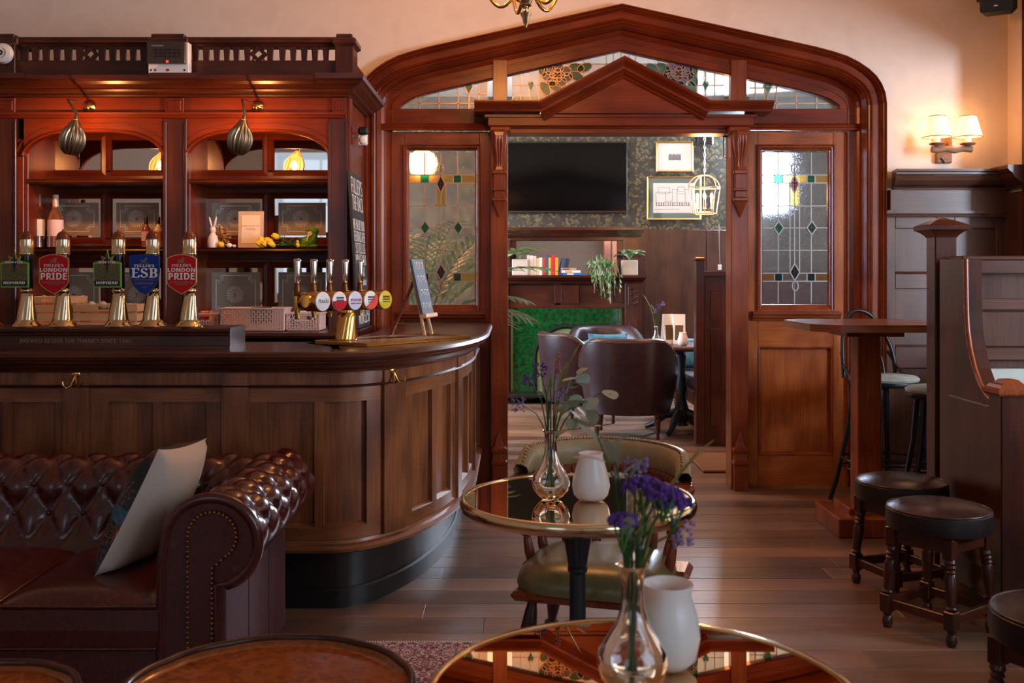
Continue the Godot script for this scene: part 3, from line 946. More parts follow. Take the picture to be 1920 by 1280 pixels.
# ---------------------------------------------------------------- panelling on the right
func side_panels():
	var t = struct("trim_4", "dark panelled wainscot with a deep moulded shelf under the double wall lamp", "wainscot")
	var Z := ZW - 0.02
	var x1 := 1893.0
	pb(t, "board", 1656, 395, x1, 916, Z, 0.03, M.wv)
	# stiles and rails over recessed fields
	var Zs := Z - 0.022
	for q in [[1658, 1679], [1756, 1790], [1868, 1890]]: pb(t, "stile", q[0], 400, q[1], 916, Zs, 0.024, M.wv)
	for q in [[1679, 1756], [1790, 1868]]:
		for r in [[400, 428], [513, 541], [650, 690], [880, 914]]: pb(t, "rail", q[0], r[0], q[1], r[1], Zs + 0.001, 0.023, M.wh)
		for r in [[513, 0], [650, 0], [880, 0]]:
			var gs := Geo.new()
			gs.mould([Vector2(0, 0), Vector2(0.021, 0), Vector2(0, 0.014)], P(q[0], r[0], Z), P(q[1], r[0], Z), Vector3.BACK)
			part(t, "panel_chamfer", gs, M.wh)
	var g := Geo.new()
	g.mould([Vector2(0, 0), Vector2(0.04, 0), Vector2(0.045, 0.014), Vector2(0.03, 0.022), Vector2(0.03, 0.04), Vector2(0, 0.04)], P(1659, 407, Zs), P(1890, 407, Zs), Vector3.BACK)
	part(t, "panel_moulding", g, M.wh)
	pb(t, "frieze_board", 1659, 352, 1890, 396, Z - 0.03, 0.05, M.wh)
	g = Geo.new()
	g.mould([Vector2(0, 0), Vector2(0.04, 0.0), Vector2(0.044, 0.012), Vector2(0.036, 0.02), Vector2(0.07, 0.03), Vector2(0.1, 0.055), Vector2(0.118, 0.085), Vector2(0.13, 0.09), Vector2(0.13, 0.104), Vector2(0.145, 0.108), Vector2(0.145, 0.122), Vector2(0, 0.122)], P(1672, 357, Z), P(1890, 357, Z), Vector3.BACK, Vector3.UP, 0.15, 0.0)
	part(t, "cornice_shelf", g, M.wh)
	# curved end brackets of the frieze
	for q in [[1659, 1676, 1.0]]:
		var gb := Geo.new()
		gb.prism(px_poly([[1660, 395], [1664, 394], [1674, 384], [1680, 372], [1681, 358], [1660, 358]], Z), -Z + 0.09, -Z)
		part(t, "bracket", gb, M.wv)
	# the panelling turns the corner along the side wall
	bx(t, "return_board", Vector3(ROOM_X - 0.02, 0.93, -6.25), Vector3(0.04, 1.86, 0.24), M.wv)
	g = Geo.new()
	g.mould([Vector2(0, 0), Vector2(0.04, 0.0), Vector2(0.044, 0.012), Vector2(0.07, 0.03), Vector2(0.1, 0.055), Vector2(0.118, 0.085), Vector2(0.13, 0.09), Vector2(0.145, 0.108), Vector2(0.145, 0.13), Vector2(0, 0.13)], Vector3(ROOM_X, Y(356, Z), -6.4), Vector3(ROOM_X, Y(356, Z), -6.1), Vector3.LEFT)
	part(t, "return_shelf", g, M.wh)
# ---------------------------------------------------------------- bar back
func bar_back():
	var t = thing("back_bar_cabinet", "tall mahogany bar back with mirrored arches, shelves and an open balustrade on top", "bar back")
	var Z := ZB
	var zf := -Z
	var L := -330.0                       # runs on past the left of the picture
	# cupboards below and the back worktop
	bx(t, "base_cabinet", Vector3(X(150, Z) - 0.55, 0.51, -5.65), Vector3(3.65, 1.02, 0.5), M.dv)
	var g := Geo.new()
	g.mould([Vector2(-0.6, 0), Vector2(0.13, 0.0), Vector2(0.15, 0.008), Vector2(0.155, 0.02), Vector2(0.145, 0.034), Vector2(-0.6, 0.036)], Vector3(-3.75, 1.02, -5.3), Vector3(-0.8, 1.02, -5.3), Vector3.BACK)
	part(t, "worktop", g, M.dh)
	bx(t, "back_board", Vector3(-2.33, 1.75, -5.95), Vector3(2.78, 1.4, 0.02), M.mah_dim_h)
	# end panel that faces the arch
	var xe := X(650, Z)
	bx(t, "end_panel", Vector3(xe - 0.02, 1.29, -5.96), Vector3(0.036, 2.58, 0.8), M.rv)
	for zz in [-5.62, -6.3]:
		bx(t, "end_stile", Vector3(xe + 0.006, 1.3, zz), Vector3(0.018, 2.3, 0.09), M.rv)
	# pilasters
	for q in [[-326, -288], [-8, 30], [305, 350], [614, 652]]:
		var gp := Geo.new()
		gpb(gp, q[0], 222, q[1], 622, Z, 0.1)
		var wd: float = q[1] - q[0]
		for e in [0.0, 1.0]:
			var ex: float = q[0] + wd * (0.08 + 0.84 * e)
			gpb(gp, ex - wd * 0.07, 228, ex + wd * 0.07, 618, Z - 0.006, 0.02, 0.003)
		part(t, "pilaster", gp, M.dv)
	for y in [340, 468]: bx(t, "shelf", Vector3(X(-150, 5.75), Y(y, 5.6), -5.76), Vector3(0.8, 0.024, 0.32), M.dh)
	pb(t, "jamb", 30, 260, 44, 622, Z + 0.02, 0.38, M.rv)
	for q in [[44, 304], [350, 615]]:
		# sides of the bay going back
		for e in [q[0] - 2.0, q[1] + 2.0]:
			bx(t, "bay_side", Vector3(X(e, Z), 1.75, -5.77), Vector3(0.016, 1.4, 0.34), M.rv)
		# arched head
		var x0: float = q[0]; var x1: float = q[1]; var mid: float = (x0 + x1) / 2; var hw: float = (x1 - x0) / 2
		var low := []
		for i in 21:
			var a := PI * i / 20.0
			var c := cos(a)
			var yy := 292.0 - 46.0 * pow(maxf(0.0, 1.0 - pow(absf(c), 3.2)), 0.62)
			low.append([mid - hw * c, yy])
		var out := [[x0, 222]]
		out.append_array(low)
		out.append([x1, 222])
		var ga := Geo.new()
		ga.prism(px_poly(out, Z), zf - 0.004, zf - 0.035)
		part(t, "arched_head", ga, M.mah_dim_h)
		var path := []
		for l in low: path.append(Vector2(X(l[0], Z), Y(l[1], Z)))
		ga = Geo.new()
		run(ga, path, [Vector2(-0.016, zf - 0.01), Vector2(-0.014, zf + 0.002), Vector2(-0.006, zf + 0.008), Vector2(0.002, zf + 0.002), Vector2(0.004, zf - 0.036)])
		run(ga, offset(path, -0.045), [Vector2(-0.003, zf - 0.01), Vector2(-0.001, zf - 0.001), Vector2(0.001, zf - 0.001), Vector2(0.003, zf - 0.01)])
		part(t, "arch_bead", ga, M.mah_dim_h)
		# mirrors, three rows of two
		var Zm := 5.925
		var s := 5.55 / 5.925
		for row in [[262, 320, 0], [371, 446, 1], [501, 600, 2]]:
			for c in 2:
				var m0: float = [[86, 190], [209, 303], [388, 493], [513, 616]][c + (0 if q[0] < 100 else 2)][0]
				var m1: float = [[86, 190], [209, 303], [388, 493], [513, 616]][c + (0 if q[0] < 100 else 2)][1]
				var gf := Geo.new()
				var e2 := []
				for w in [[m0, row[1]], [m0, row[0]], [m1, row[0]], [m1, row[1]], [m0, row[1]]]: e2.append(Vector2(X(w[0], Zm), Y(w[1], Zm)))
				run(gf, e2, [Vector2(-0.03, -Zm - 0.01), Vector2(-0.03, -Zm + 0.012), Vector2(-0.01, -Zm + 0.018), Vector2(0.0, -Zm + 0.01), Vector2(0.004, -Zm)])
				var fr = part(t, "mirror_frame", gf, M.mah_dim_h)
				pb(fr, "mirror", m0, row[0], m1, row[1], Zm + 0.004, 0.006, M.mirror, 0.0)
				if row[2] > 0:
					# frosted field with a key border and a chrysanthemum etched clear in it
					var b := 9.0
					pb(fr, "frosted_field", m0 + b, row[0] + b, m1 - b * 0.6, row[1] - b * 0.5, Zm + 0.002, 0.002, M.frost_mirror, 0.0)
					var gk := Geo.new()
					var zk := Zm + 0.001
					var k0 := m0 + 17.0; var k1 := m1 - 14.0; var h0: float = row[0] + 15.0; var h1: float = row[1] - 12.0
					for ln in [[k0 + 9, h0, k1 - 9, h0], [k0 + 9, h1, k1 - 9, h1]]: gpb(gk, ln[0], ln[1] - 0.8, ln[2], ln[3] + 0.8, zk, 0.001, 0.0)
					for ln in [[k0, h0 + 9, k0, h1 - 9], [k1, h0 + 9, k1, h1 - 9]]: gpb(gk, ln[0] - 0.8, ln[1], ln[2] + 0.8, ln[3], zk, 0.001, 0.0)
					for cx in [[k0, 1], [k1, -1]]:
						for cy in [[h0, 1], [h1, -1]]:
							var ax: float = cx[0]; var sx: float = cx[1]; var ay: float = cy[0]; var sy: float = cy[1]
							for bb in [[ax, ay + sy * 9, ax + sx * 13, ay + sy * 9], [ax + sx * 9, ay, ax + sx * 9, ay + sy * 13], [ax + sx * 13, ay + sy * 4, ax + sx * 13, ay + sy * 9], [ax + sx * 4, ay + sy * 13, ax + sx * 9, ay + sy * 13]]:
								gpb(gk, minf(bb[0], bb[2]) - 0.7, minf(bb[1], bb[3]) - 0.7, maxf(bb[0], bb[2]) + 0.7, maxf(bb[1], bb[3]) + 0.7, zk, 0.001, 0.0)
					var fx := (m0 + m1) / 2; var fy: float = (row[0] + row[1]) / 2 + 2.0
					for ring in [[24, 9.0, 16.5], [16, 4.0, 10.0], [8, 0.0, 5.0]]:
						for pt in ring[0]:
							var a2: float = TAU * pt / ring[0] + ring[1] * 0.1
							var p1 := P(fx + cos(a2) * ring[1], fy + sin(a2) * ring[1], zk)
							var p2 := P(fx + cos(a2) * ring[2], fy + sin(a2) * ring[2], zk)
							gk.bar(p1, p2, 0.006, 0.0012, 0.0, Vector3.BACK)
					var et = part(fr, "etched_pattern", gk, M.etch)
		# rails between the mirrors
		for y in [[322, 336], [447, 462], [350, 368], [486, 498]]:
			pb(t, "back_rail", q[0] + 4, y[0], q[1] + 8, y[1], Zm - 0.008, 0.02, M.mah_dim_h)
		# shelves
		for y in [340, 468]:
			var gs := Geo.new()
			var ys := Y(y, 5.6)
			gs.mould([Vector2(-0.32, -0.024), Vector2(0.0, -0.024), Vector2(0.008, -0.016), Vector2(0.004, -0.01), Vector2(0.01, 0.0), Vector2(-0.32, 0.0)], Vector3(X(q[0], 5.58), ys + 0.012, -5.6), Vector3(X(q[1], 5.58), ys + 0.012, -5.6), Vector3.BACK)
			part(t, "shelf", gs, M.dh)
	# entablature
	var prof := func(p: Array): return p
	g = Geo.new()
	var A := P(L, 222, Z); var B := P(640, 222, Z)
	g.mould([Vector2(-0.3, 0), Vector2(0.0, 0), Vector2(0.012, 0.006), Vector2(0.012, 0.014), Vector2(0.024, 0.018), Vector2(0.026, 0.03), Vector2(-0.3, 0.03)], A, B, Vector3.BACK, Vector3.UP, 0.0, 1.0)
	part(t, "architrave", g, M.mah_dim_h)
	pb(t, "frieze", L, 182, 648, 214, Z, 0.3, M.mah_dim_h)
	for q in [[-6, 28], [309, 344], [622, 648]]:
		pb(t, "frieze_block", q[0], 183, q[1], 212, Z - 0.02, 0.05, M.rv)
		pb(t, "frieze_block_field", q[0] + 5, 188, q[1] - 5, 207, Z - 0.026, 0.03, M.rv)
	g = Geo.new()
	A = P(L, 182, Z); B = P(648, 182, Z)
	var cor := [Vector2(-0.3, 0), Vector2(0.02, 0), Vector2(0.026, 0.008), Vector2(0.022, 0.014), Vector2(0.045, 0.024), Vector2(0.05, 0.034), Vector2(0.048, 0.04), Vector2(0.085, 0.056), Vector2(0.095, 0.07), Vector2(0.11, 0.078), Vector2(0.115, 0.1), Vector2(0.09, 0.104), Vector2(-0.3, 0.104)]
	g.mould(cor, A, B, Vector3.BACK, Vector3.UP, 0.0, 1.0)
	part(t, "cornice", g, M.dh)
	g = Geo.new()
	var cor2 := []
	for c in cor: cor2.append(Vector2(maxf(c.x, -0.02), c.y))
	g.mould(cor2, Vector3(B.x, B.y, -6.34), B, Vector3.RIGHT, Vector3.UP, 0.0, 1.0)
	part(t, "cornice_return", g, M.dh)
	for q in [[-20, 40], [300, 356], [604, 660]]:
		g = Geo.new()
		g.mould([Vector2(-0.05, 0.056), Vector2(0.1, 0.056), Vector2(0.11, 0.07), Vector2(0.125, 0.08), Vector2(0.13, 0.108), Vector2(-0.05, 0.11)], P(q[0], 182, Z), P(q[1], 182, Z), Vector3.BACK, Vector3.UP, 0.1, 0.6)
		part(t, "cornice_break", g, M.dh)
	# balustrade: base board, tapered balusters, pierced diamonds, rail and posts
	pb(t, "base_board", L, 113, 636, 149, Z - 0.01, 0.06, M.dh)
	var zr := Z - 0.005
	var slots := [[33, 39], [51, 60], [71, 80], [91, 100.6], [111, 121], [133, 143], [154, 185], [196, 205], [216, 225], [235, 244], [254, 263.5], [274, 282], [354, 361], [371, 381], [391, 401], [410.5, 420], [429, 438], [447, 458.6], [468, 501], [511, 524], [534, 544.5], [554, 565], [575, 585], [595, 606], [615.6, 626]]
	for i in slots.size() - 1:
		var e0: float = slots[i][1]; var e1: float = slots[i + 1][0]
		if e1 - e0 > 40: continue
		g = Geo.new()
		g.prism(px_poly([[e0 - 1.5, 86], [e1 + 1.5, 86], [e1 - 0.5, 116], [e0 + 0.5, 116]], zr), -zr, -zr - 0.016)
		part(t, "baluster", g, M.dv)
	for d in [[154, 185], [468, 501]]:
		var cx: float = (d[0] + d[1]) / 2; var r: float = (d[1] - d[0]) / 2
		g = Geo.new()
		for k in 4:
			var a := PI / 2 * k
			var c1 := Vector2(cos(a), sin(a)); var c2 := Vector2(cos(a + PI / 2), sin(a + PI / 2))
			var q := []
			for e in [[c1, 1.08], [c2, 1.08], [c2, 0.46], [c1, 0.46]]: q.append([cx + e[0].x * r * e[1], 101 + e[0].y * 15.0 * e[1]])
			g.prism(px_poly(q, zr), -zr, -zr - 0.016)
		for sx in [-1, 1]:
			for sy in [-1, 1]:
				g.prism(px_poly([[cx + sx * r * 0.35, 101 + sy * 5], [cx + sx * r * 0.62, 101 + sy * 7], [cx + sx * r * 0.8, 101 + sy * 13], [cx + sx * r * 0.6, 101 + sy * 12]], zr), -zr, -zr - 0.016)
		part(t, "pierced_diamond", g, M.dv)
	g = Geo.new()
	g.mould([Vector2(-0.07, 0), Vector2(0.01, 0), Vector2(0.016, 0.012), Vector2(0.03, 0.02), Vector2(0.034, 0.034), Vector2(0.028, 0.046), Vector2(0.02, 0.05), Vector2(-0.07, 0.05)], P(L, 88, Z), P(650, 88, Z), Vector3.BACK)
	part(t, "top_rail", g, M.dh)
	for q in [[-14, 28], [281, 347], [628, 662]]:
		g = Geo.new()
		gpb(g, q[0], 80, q[1], 150, Z - 0.045, 0.16)
		gpb(g, q[0] - 5, 70, q[1] + 5, 82, Z - 0.065, 0.2, 0.006)
		gpb(g, q[0] - 2, 75, q[1] + 2, 85, Z - 0.055, 0.18, 0.004)
		gpb(g, q[0] + 2, 63, q[1] - 2, 71, Z - 0.05, 0.15, 0.004)
		part(t, "balustrade_post", g, M.dv)
	settle(t, Vector3(-2.0, 0, -5.65))

# ---------------------------------------------------------------- bar counter
var plan := []       # [arc length, x, depth, normal x, normal depth]
func plan_build():
	var pts := []
	for i in 30: pts.append([lerpf(-4.3, -0.72, i / 30.0), 3.93, 0.0, -1.0])
	for i in 49:
		var a := PI / 2 * i / 48.0
		var n := Vector2(sin(a) / 0.6, -cos(a) / 1.47).normalized()
		pts.append([-0.72 + 0.6 * sin(a), 5.4 - 1.47 * cos(a), n.x, n.y])
	for i in range(1, 9): pts.append([-0.12, lerpf(5.4, 6.33, i / 8.0), 1.0, 0.0])
	var s := 0.0
	for i in pts.size():
		if i: s += Vector2(pts[i][0] - pts[i - 1][0], pts[i][1] - pts[i - 1][1]).length()
		plan.append([s, pts[i][0], pts[i][1], pts[i][2], pts[i][3]])
# point at arc length s, set back by off, at height y
func bar_at(s: float, off: float, y: float) -> Vector3:
	var i := 0
	var hi := plan.size() - 2
	while i < hi and plan[i + 1][0] < s: i += 1
	var a: Array = plan[i]; var b: Array = plan[i + 1]
	var f: float = (s - a[0]) / maxf(b[0] - a[0], 1e-6)
	var n := Vector2(lerpf(a[3], b[3], f), lerpf(a[4], b[4], f)).normalized()
	return Vector3(lerpf(a[1], b[1], f) - n.x * off, y, -(lerpf(a[2], b[2], f) - n.y * off))
func bar_s(px: float, off: float) -> float:
	var best := 0.0
	var s := 0.3
	while s < plan[-1][0] - 0.95:
		var p := bar_at(s, off, 0)
		if CX + F * p.x / -p.z >= px: return s
		s += 0.004
	return s
# a piece of the front that follows the curve: profile of Vector2(set back, y) from s0 to s1
func bend(g: Geo, s0: float, s1: float, prof: Array, step := 0.05):
	var n := maxi(1, ceili((s1 - s0) / step))
	var rows := []
	for i in n + 1:
		var row := []
		for p in prof: row.append(bar_at(lerpf(s0, s1, float(i) / n), p.x, p.y))
		rows.append(row)
	var m := prof.size()
	for j in m:
		var k := (j + 1) % m
		var strip := []
		for r in rows: strip.append([r[j], r[k]])
		g.grid(strip)
	var idx := Geometry2D.triangulate_polygon(PackedVector2Array(prof))
	for e in [0, n]:
		for i in range(0, idx.size(), 3): g.tri(rows[e][idx[i]], rows[e][idx[i + 1]], rows[e][idx[i + 2]])
func slab(y0: float, y1: float, f: float, b: float) -> Array:
	return [Vector2(b, y0), Vector2(f, y0), Vector2(f, y1), Vector2(b, y1)]
func bpart(par, called, s0, s1, prof, mat):
	var g := Geo.new()
	bend(g, s0, s1, prof)
	return part(par, called, g, mat)
func counter():
	plan_build()
	var t = thing("bar_counter", "curved dark wood bar counter with panelled front and black kickboard", "bar counter")
	var S0 := 0.6
	var S1: float = plan[-1][0] - 0.01
	bpart(t, "counter_top", S0, S1, [Vector2(0.6, 1.0), Vector2(0.03, 1.0), Vector2(0.018, 1.004), Vector2(0.016, 1.012), Vector2(0.004, 1.018), Vector2(0.0, 1.03), Vector2(0.006, 1.044), Vector2(0.016, 1.05), Vector2(0.6, 1.05)], M.dh)
	bpart(t, "top_moulding", S0, S1, [Vector2(0.1, 0.965), Vector2(0.066, 0.965), Vector2(0.062, 0.975), Vector2(0.045, 0.985), Vector2(0.036, 1.0), Vector2(0.1, 1.0)], M.dh)
	bpart(t, "frieze", S0, S1, slab(0.91, 0.966, 0.085, 0.13), M.ov)
	bpart(t, "frieze_bead", S0, S1, [Vector2(0.11, 0.903), Vector2(0.08, 0.903), Vector2(0.074, 0.908), Vector2(0.08, 0.914), Vector2(0.11, 0.914)], M.dh)
	bpart(t, "field", S0, S1, slab(0.29, 0.91, 0.118, 0.15), M.ov)
	bpart(t, "base_moulding", S0, S1, [Vector2(0.14, 0.245), Vector2(0.084, 0.245), Vector2(0.07, 0.252), Vector2(0.066, 0.264), Vector2(0.074, 0.276), Vector2(0.09, 0.282), Vector2(0.095, 0.294), Vector2(0.14, 0.298)], M.oh)
	bpart(t, "kickboard", S0, S1, slab(0.0, 0.25, 0.185, 0.22), M.soot)
	bpart(t, "skirting", S0, S1, [Vector2(0.2, 0.0), Vector2(0.172, 0.0), Vector2(0.172, 0.07), Vector2(0.178, 0.078), Vector2(0.2, 0.08)], M.black)
	bpart(t, "inner_wall", S0, S1, slab(0.0, 1.0, 0.2, 0.24), M.dv)
	bpart(t, "back_wall", S0, S1 - 0.9, slab(0.0, 1.0, 0.52, 0.54), M.dv)
	var o := 0.1
	# rails above and below the panels, uprights, and posts
	var posts := [[-140, -96], [122, 168], [418, 466], [714, 752]]
	var seg := [[-96, 122, [[-80, 5], [20, 104]]], [168, 418, [[202, 287], [303, 388]]], [466, 714, [[498, 590], [606, 686]]]]
	var spans := []
	for q in posts: bpart(t, "post", bar_s(q[0], o), bar_s(q[1], o), slab(0.296, 0.962, 0.078, 0.14), M.ov)
	for q in seg:
		var u := [bar_s(q[2][0][0], o), bar_s(q[2][0][1], o), bar_s(q[2][1][0], o), bar_s(q[2][1][1], o)]
		spans.append([bar_s(q[0], o), u[0], u[1], u[2], u[3], bar_s(q[1], o)])
	# further bays round the curve, measured along it
	var s := bar_s(752, o)
	for k in 3:
		var e := s + 0.62
		if k == 2: e = S1 - 0.06
		spans.append([s, s + 0.075, s + 0.275, s + 0.33, s + 0.535, e - 0.0])
		bpart(t, "post", e, minf(e + 0.075, S1), slab(0.296, 0.962, 0.078, 0.14), M.ov)
		s = e + 0.075
	for u in spans:
		bpart(t, "rail", u[0], u[5], slab(0.845, 0.904, 0.094, 0.13), M.oh)
		bpart(t, "rail", u[0], u[5], slab(0.296, 0.345, 0.094, 0.13), M.oh)
		for w in [[u[0], u[1]], [u[2], u[3]], [u[4], u[5]]]:
			bpart(t, "stile", w[0], w[1], slab(0.345, 0.845, 0.094, 0.13), M.ov)
		for w in [[u[1], u[2]], [u[3], u[4]]]:
			bpart(t, "panel", w[0], w[1], slab(0.343, 0.847, 0.114, 0.135), M.ov)
			bpart(t, "panel_sill", w[0], w[1], [Vector2(0.116, 0.343), Vector2(0.093, 0.343), Vector2(0.093, 0.347), Vector2(0.116, 0.362)], M.oh)
	settle(t, Vector3(-1.2, 0, -4.6))
	# double coat hooks on the posts
	for q in [[143, 708, "beside the sofa back"], [735, 697, "on the curve of the counter"]]:
		var sp := bar_s(q[0], 0.08)
		var at := bar_at(sp, 0.078, 0.94)
		var nn := (bar_at(sp, 0.0, 0.94) - at).normalized()
		var b := Basis(Vector3.UP.cross(nn), Vector3.UP, nn)
		var h = thing("coat_hook", "small brass double coat hook screwed to the bar front, " + q[2], "coat hook", "brass hooks on the bar front")
		var gh := Geo.new()
		gh.lathe([Vector2(0, 0), Vector2(0.017, 0), Vector2(0.017, 0.004), Vector2(0.012, 0.008), Vector2(0, 0.008)], 14, Vector3(0, 0.018, 0), Basis(Vector3.RIGHT, PI / 2))
		part(h, "plate", gh, M.brass)
		for sd in [-1, 1]:
			gh = Geo.new()
			gh.tube([Vector3(0, 0.012, 0.006), Vector3(sd * 0.006, -0.006, 0.012), Vector3(sd * 0.014, -0.028, 0.02), Vector3(sd * 0.026, -0.034, 0.032), Vector3(sd * 0.036, -0.022, 0.038), Vector3(sd * 0.038, -0.006, 0.038)], [0.006, 0.005, 0.0042, 0.004, 0.004, 0.0055], 7)
			part(h, "prong", gh, M.brass)
		h.transform = Transform3D(b, at)
# ---------------------------------------------------------------- plants
# a leaf that starts at a, heads along d and droops
func blade(g: Geo, a: Vector3, d: Vector3, l: float, w: float, droop := 0.3, n := 5, fold := 0.25, round_tip := false):
	var rows := []
	var p := a
	var dir := d.normalized()
	for i in n + 1:
		var f := float(i) / n
		var side := dir.cross(Vector3.UP)
		if side.length() < 0.05: side = dir.cross(Vector3.RIGHT)
		side = side.normalized()
		var up := side.cross(dir).normalized()
		var ww := w * 0.5 * (sqrt(maxf(0.0, sin(PI * clampf(f * 0.98 + 0.01, 0, 1)))) if round_tip else pow(sin(PI * clampf(f * 0.86 + 0.1, 0, 1)), 0.8))
		rows.append([p - side * ww + up * ww * fold, p, p + side * ww + up * ww * fold])
		p += dir * (l / n)
		dir = (dir + Vector3.DOWN * droop / n).normalized()
	g.grid(rows)
func rand_dir(up := 0.3) -> Vector3:
	var a := rng.randf() * TAU
	return Vector3(cos(a), rng.randf_range(up - 0.4, up + 0.6), sin(a)).normalized()
func pot_plant(called: String, label: String, at: Vector3, size: float, leaves: int, ll: float, mat, droop: float):
	var t = thing(called, label, "plant")
	var g := Geo.new()
	g.box(Vector3(0, size / 2, 0), Vector3(size, size, size), 0.006)
	part(t, "planter", g, M.concrete)
	bx(t, "soil", Vector3(0, size - 0.002, 0), Vector3(size * 0.8, 0.01, size * 0.8), M.soot)
	for i in leaves:
		g = Geo.new()
		var d := rand_dir(0.5)
		g.tube([Vector3(0, size, 0), Vector3(d.x * 0.02, size + 0.03, d.z * 0.02), Vector3(d.x * 0.05, size + 0.05, d.z * 0.05)], 0.002, 5)
		blade(g, Vector3(d.x * 0.05, size + 0.05, d.z * 0.05), d, ll, ll * 0.6, droop)
		part(t, "leaf", g, mat)
	t.position = at
	return t
func tub_chair():
	var t = thing("tub_chair", "", "armchair", "buttoned tub chairs in the room behind")
	# curved back and arms as one shell
	var g := Geo.new()
	var rows_o := []; var rows_i := []; var top := []
	for i in 25:
		var f := float(i) / 24
		var a := lerpf(-118, 118, f)
		var r := deg_to_rad(a)
		var dirv := Vector3(sin(r), 0, -cos(r))
		var back := clampf((cos(deg_to_rad(a * 0.92)) + 0.25) / 1.25, 0, 1)
		var h := lerpf(0.56, 0.83, smoothstep(0.1, 0.85, back))
		var ex := Vector3(dirv.x * 0.37, 0, dirv.z * 0.36)
		rows_o.append([ex * 0.86 + Vector3.UP * 0.2, ex * 0.93 + Vector3.UP * 0.3, ex * 1.0 + Vector3.UP * (h * 0.72), ex * 1.04 + Vector3.UP * (h - 0.04), ex * 1.03 + Vector3.UP * (h - 0.012), ex * 0.96 + Vector3.UP * h])
		rows_i.append([ex * 0.96 + Vector3.UP * h, ex * 0.88 + Vector3.UP * (h - 0.006), ex * 0.82 + Vector3.UP * (h - 0.03), ex * 0.78 + Vector3.UP * (h - 0.08) + Vector3(0, 0, 0.012 * sin(i * PI / 2)), ex * 0.76 + Vector3.UP * 0.5, ex * 0.7 + Vector3.UP * 0.4])
		top.append(ex * 1.042 + Vector3.UP * (h - 0.03))
	g.grid(rows_o)
	var ends := [rows_o[0] + rows_i[0], rows_o[24] + rows_i[24]]
	for e in ends:
		for k in range(1, e.size() - 1): g.tri(e[0], e[k], e[k + 1])
	part(t, "outer_back", g, M.tub)
	g = Geo.new()
	g.grid(rows_i)
	part(t, "inner_back", g, M.tub)
	g = Geo.new()
	for i in top.size() * 4 - 4:
		var p: Vector3 = top[i / 4].lerp(top[i / 4 + 1], (i % 4) / 4.0)
		g.ball(p, Vector3.ONE * 0.0055, 5, 3)
	var nails = part(t, "nail_trim", g, M.old_brass)
	nails.set_meta("kind", "stuff")
	g = Geo.new()
	g.lathe([Vector2(0, 0.2), Vector2(0.29, 0.2), Vector2(0.3, 0.24), Vector2(0.3, 0.38), Vector2(0.29, 0.43), Vector2(0.24, 0.455), Vector2(0, 0.46)], 24)
	part(t, "seat", g, M.tub)
	for s in [-1, 1]:
		g = Geo.new()
		var c := Vector3(sin(deg_to_rad(118)) * 0.35 * s, 0.535, -cos(deg_to_rad(118)) * 0.35)
		g.tube([c + Vector3(s * 0.0, 0, -0.1), c, c + Vector3(0, 0, 0.06)], [0.05, 0.055, 0.05], 12)
		part(t, "arm_scroll", g, M.tub)
	for q in [[-0.23, -0.2], [0.23, -0.2], [-0.23, 0.22], [0.23, 0.22]]:
		g = Geo.new()
		g.lathe([Vector2(0, 0.0), Vector2(0.014, 0), Vector2(0.018, 0.02), Vector2(0.013, 0.03), Vector2(0.016, 0.05), Vector2(0.024, 0.15), Vector2(0.018, 0.17), Vector2(0.026, 0.18), Vector2(0.026, 0.22)], 10, Vector3(q[0], 0, q[1]))
		part(t, "leg", g, M.dv)
	return t
func wall_print(kind: int) -> ImageTexture:
	var im := Image.create(256, 200, false, Image.FORMAT_RGB8)
	im.fill(c8(238, 234, 228))
	var ink := c8(46, 44, 48)
	if kind == 0:
		# line plan of a house: rooms, openings, dimension ticks
		var rects := [[16, 60, 60, 70], [30, 30, 70, 40], [76, 60, 40, 60], [116, 40, 30, 90], [146, 70, 50, 60], [196, 40, 40, 100], [150, 24, 40, 30], [16, 130, 220, 20]]
		for r in rects:
			for k in 2:
				im.fill_rect(Rect2i(r[0], r[1] + k * r[3], r[2], 2), ink)
				im.fill_rect(Rect2i(r[0] + k * r[2], r[1], 2, r[3]), ink)
		for i in 16: im.fill_rect(Rect2i(20 + i * 14, 128 + (i * 7) % 5, 3 + i % 4, 22), ink)
		im.fill_rect(Rect2i(10, 176, 150, 1), ink)
		for i in 9: im.fill_rect(Rect2i(10 + i * 18, 172, 1, 8), ink)
	else:
		# small grey engraving of buildings on a bank
		for i in 30:
			var x := 70 + i * 4
			var top := 92 - int(12 * absf(sin(i * 0.9)) + 8 * absf(sin(i * 0.37)))
			im.fill_rect(Rect2i(x, top, 4, 130 - top), c8(86 + (i * 37) % 60, 84 + (i * 37) % 60, 86 + (i * 37) % 60))
			im.fill_rect(Rect2i(x, 118 + (i * 5) % 9, 3, 8), c8(50, 50, 52))
		im.fill_rect(Rect2i(70, 126, 120, 8), c8(120, 118, 116))
	return ImageTexture.create_from_image(im)
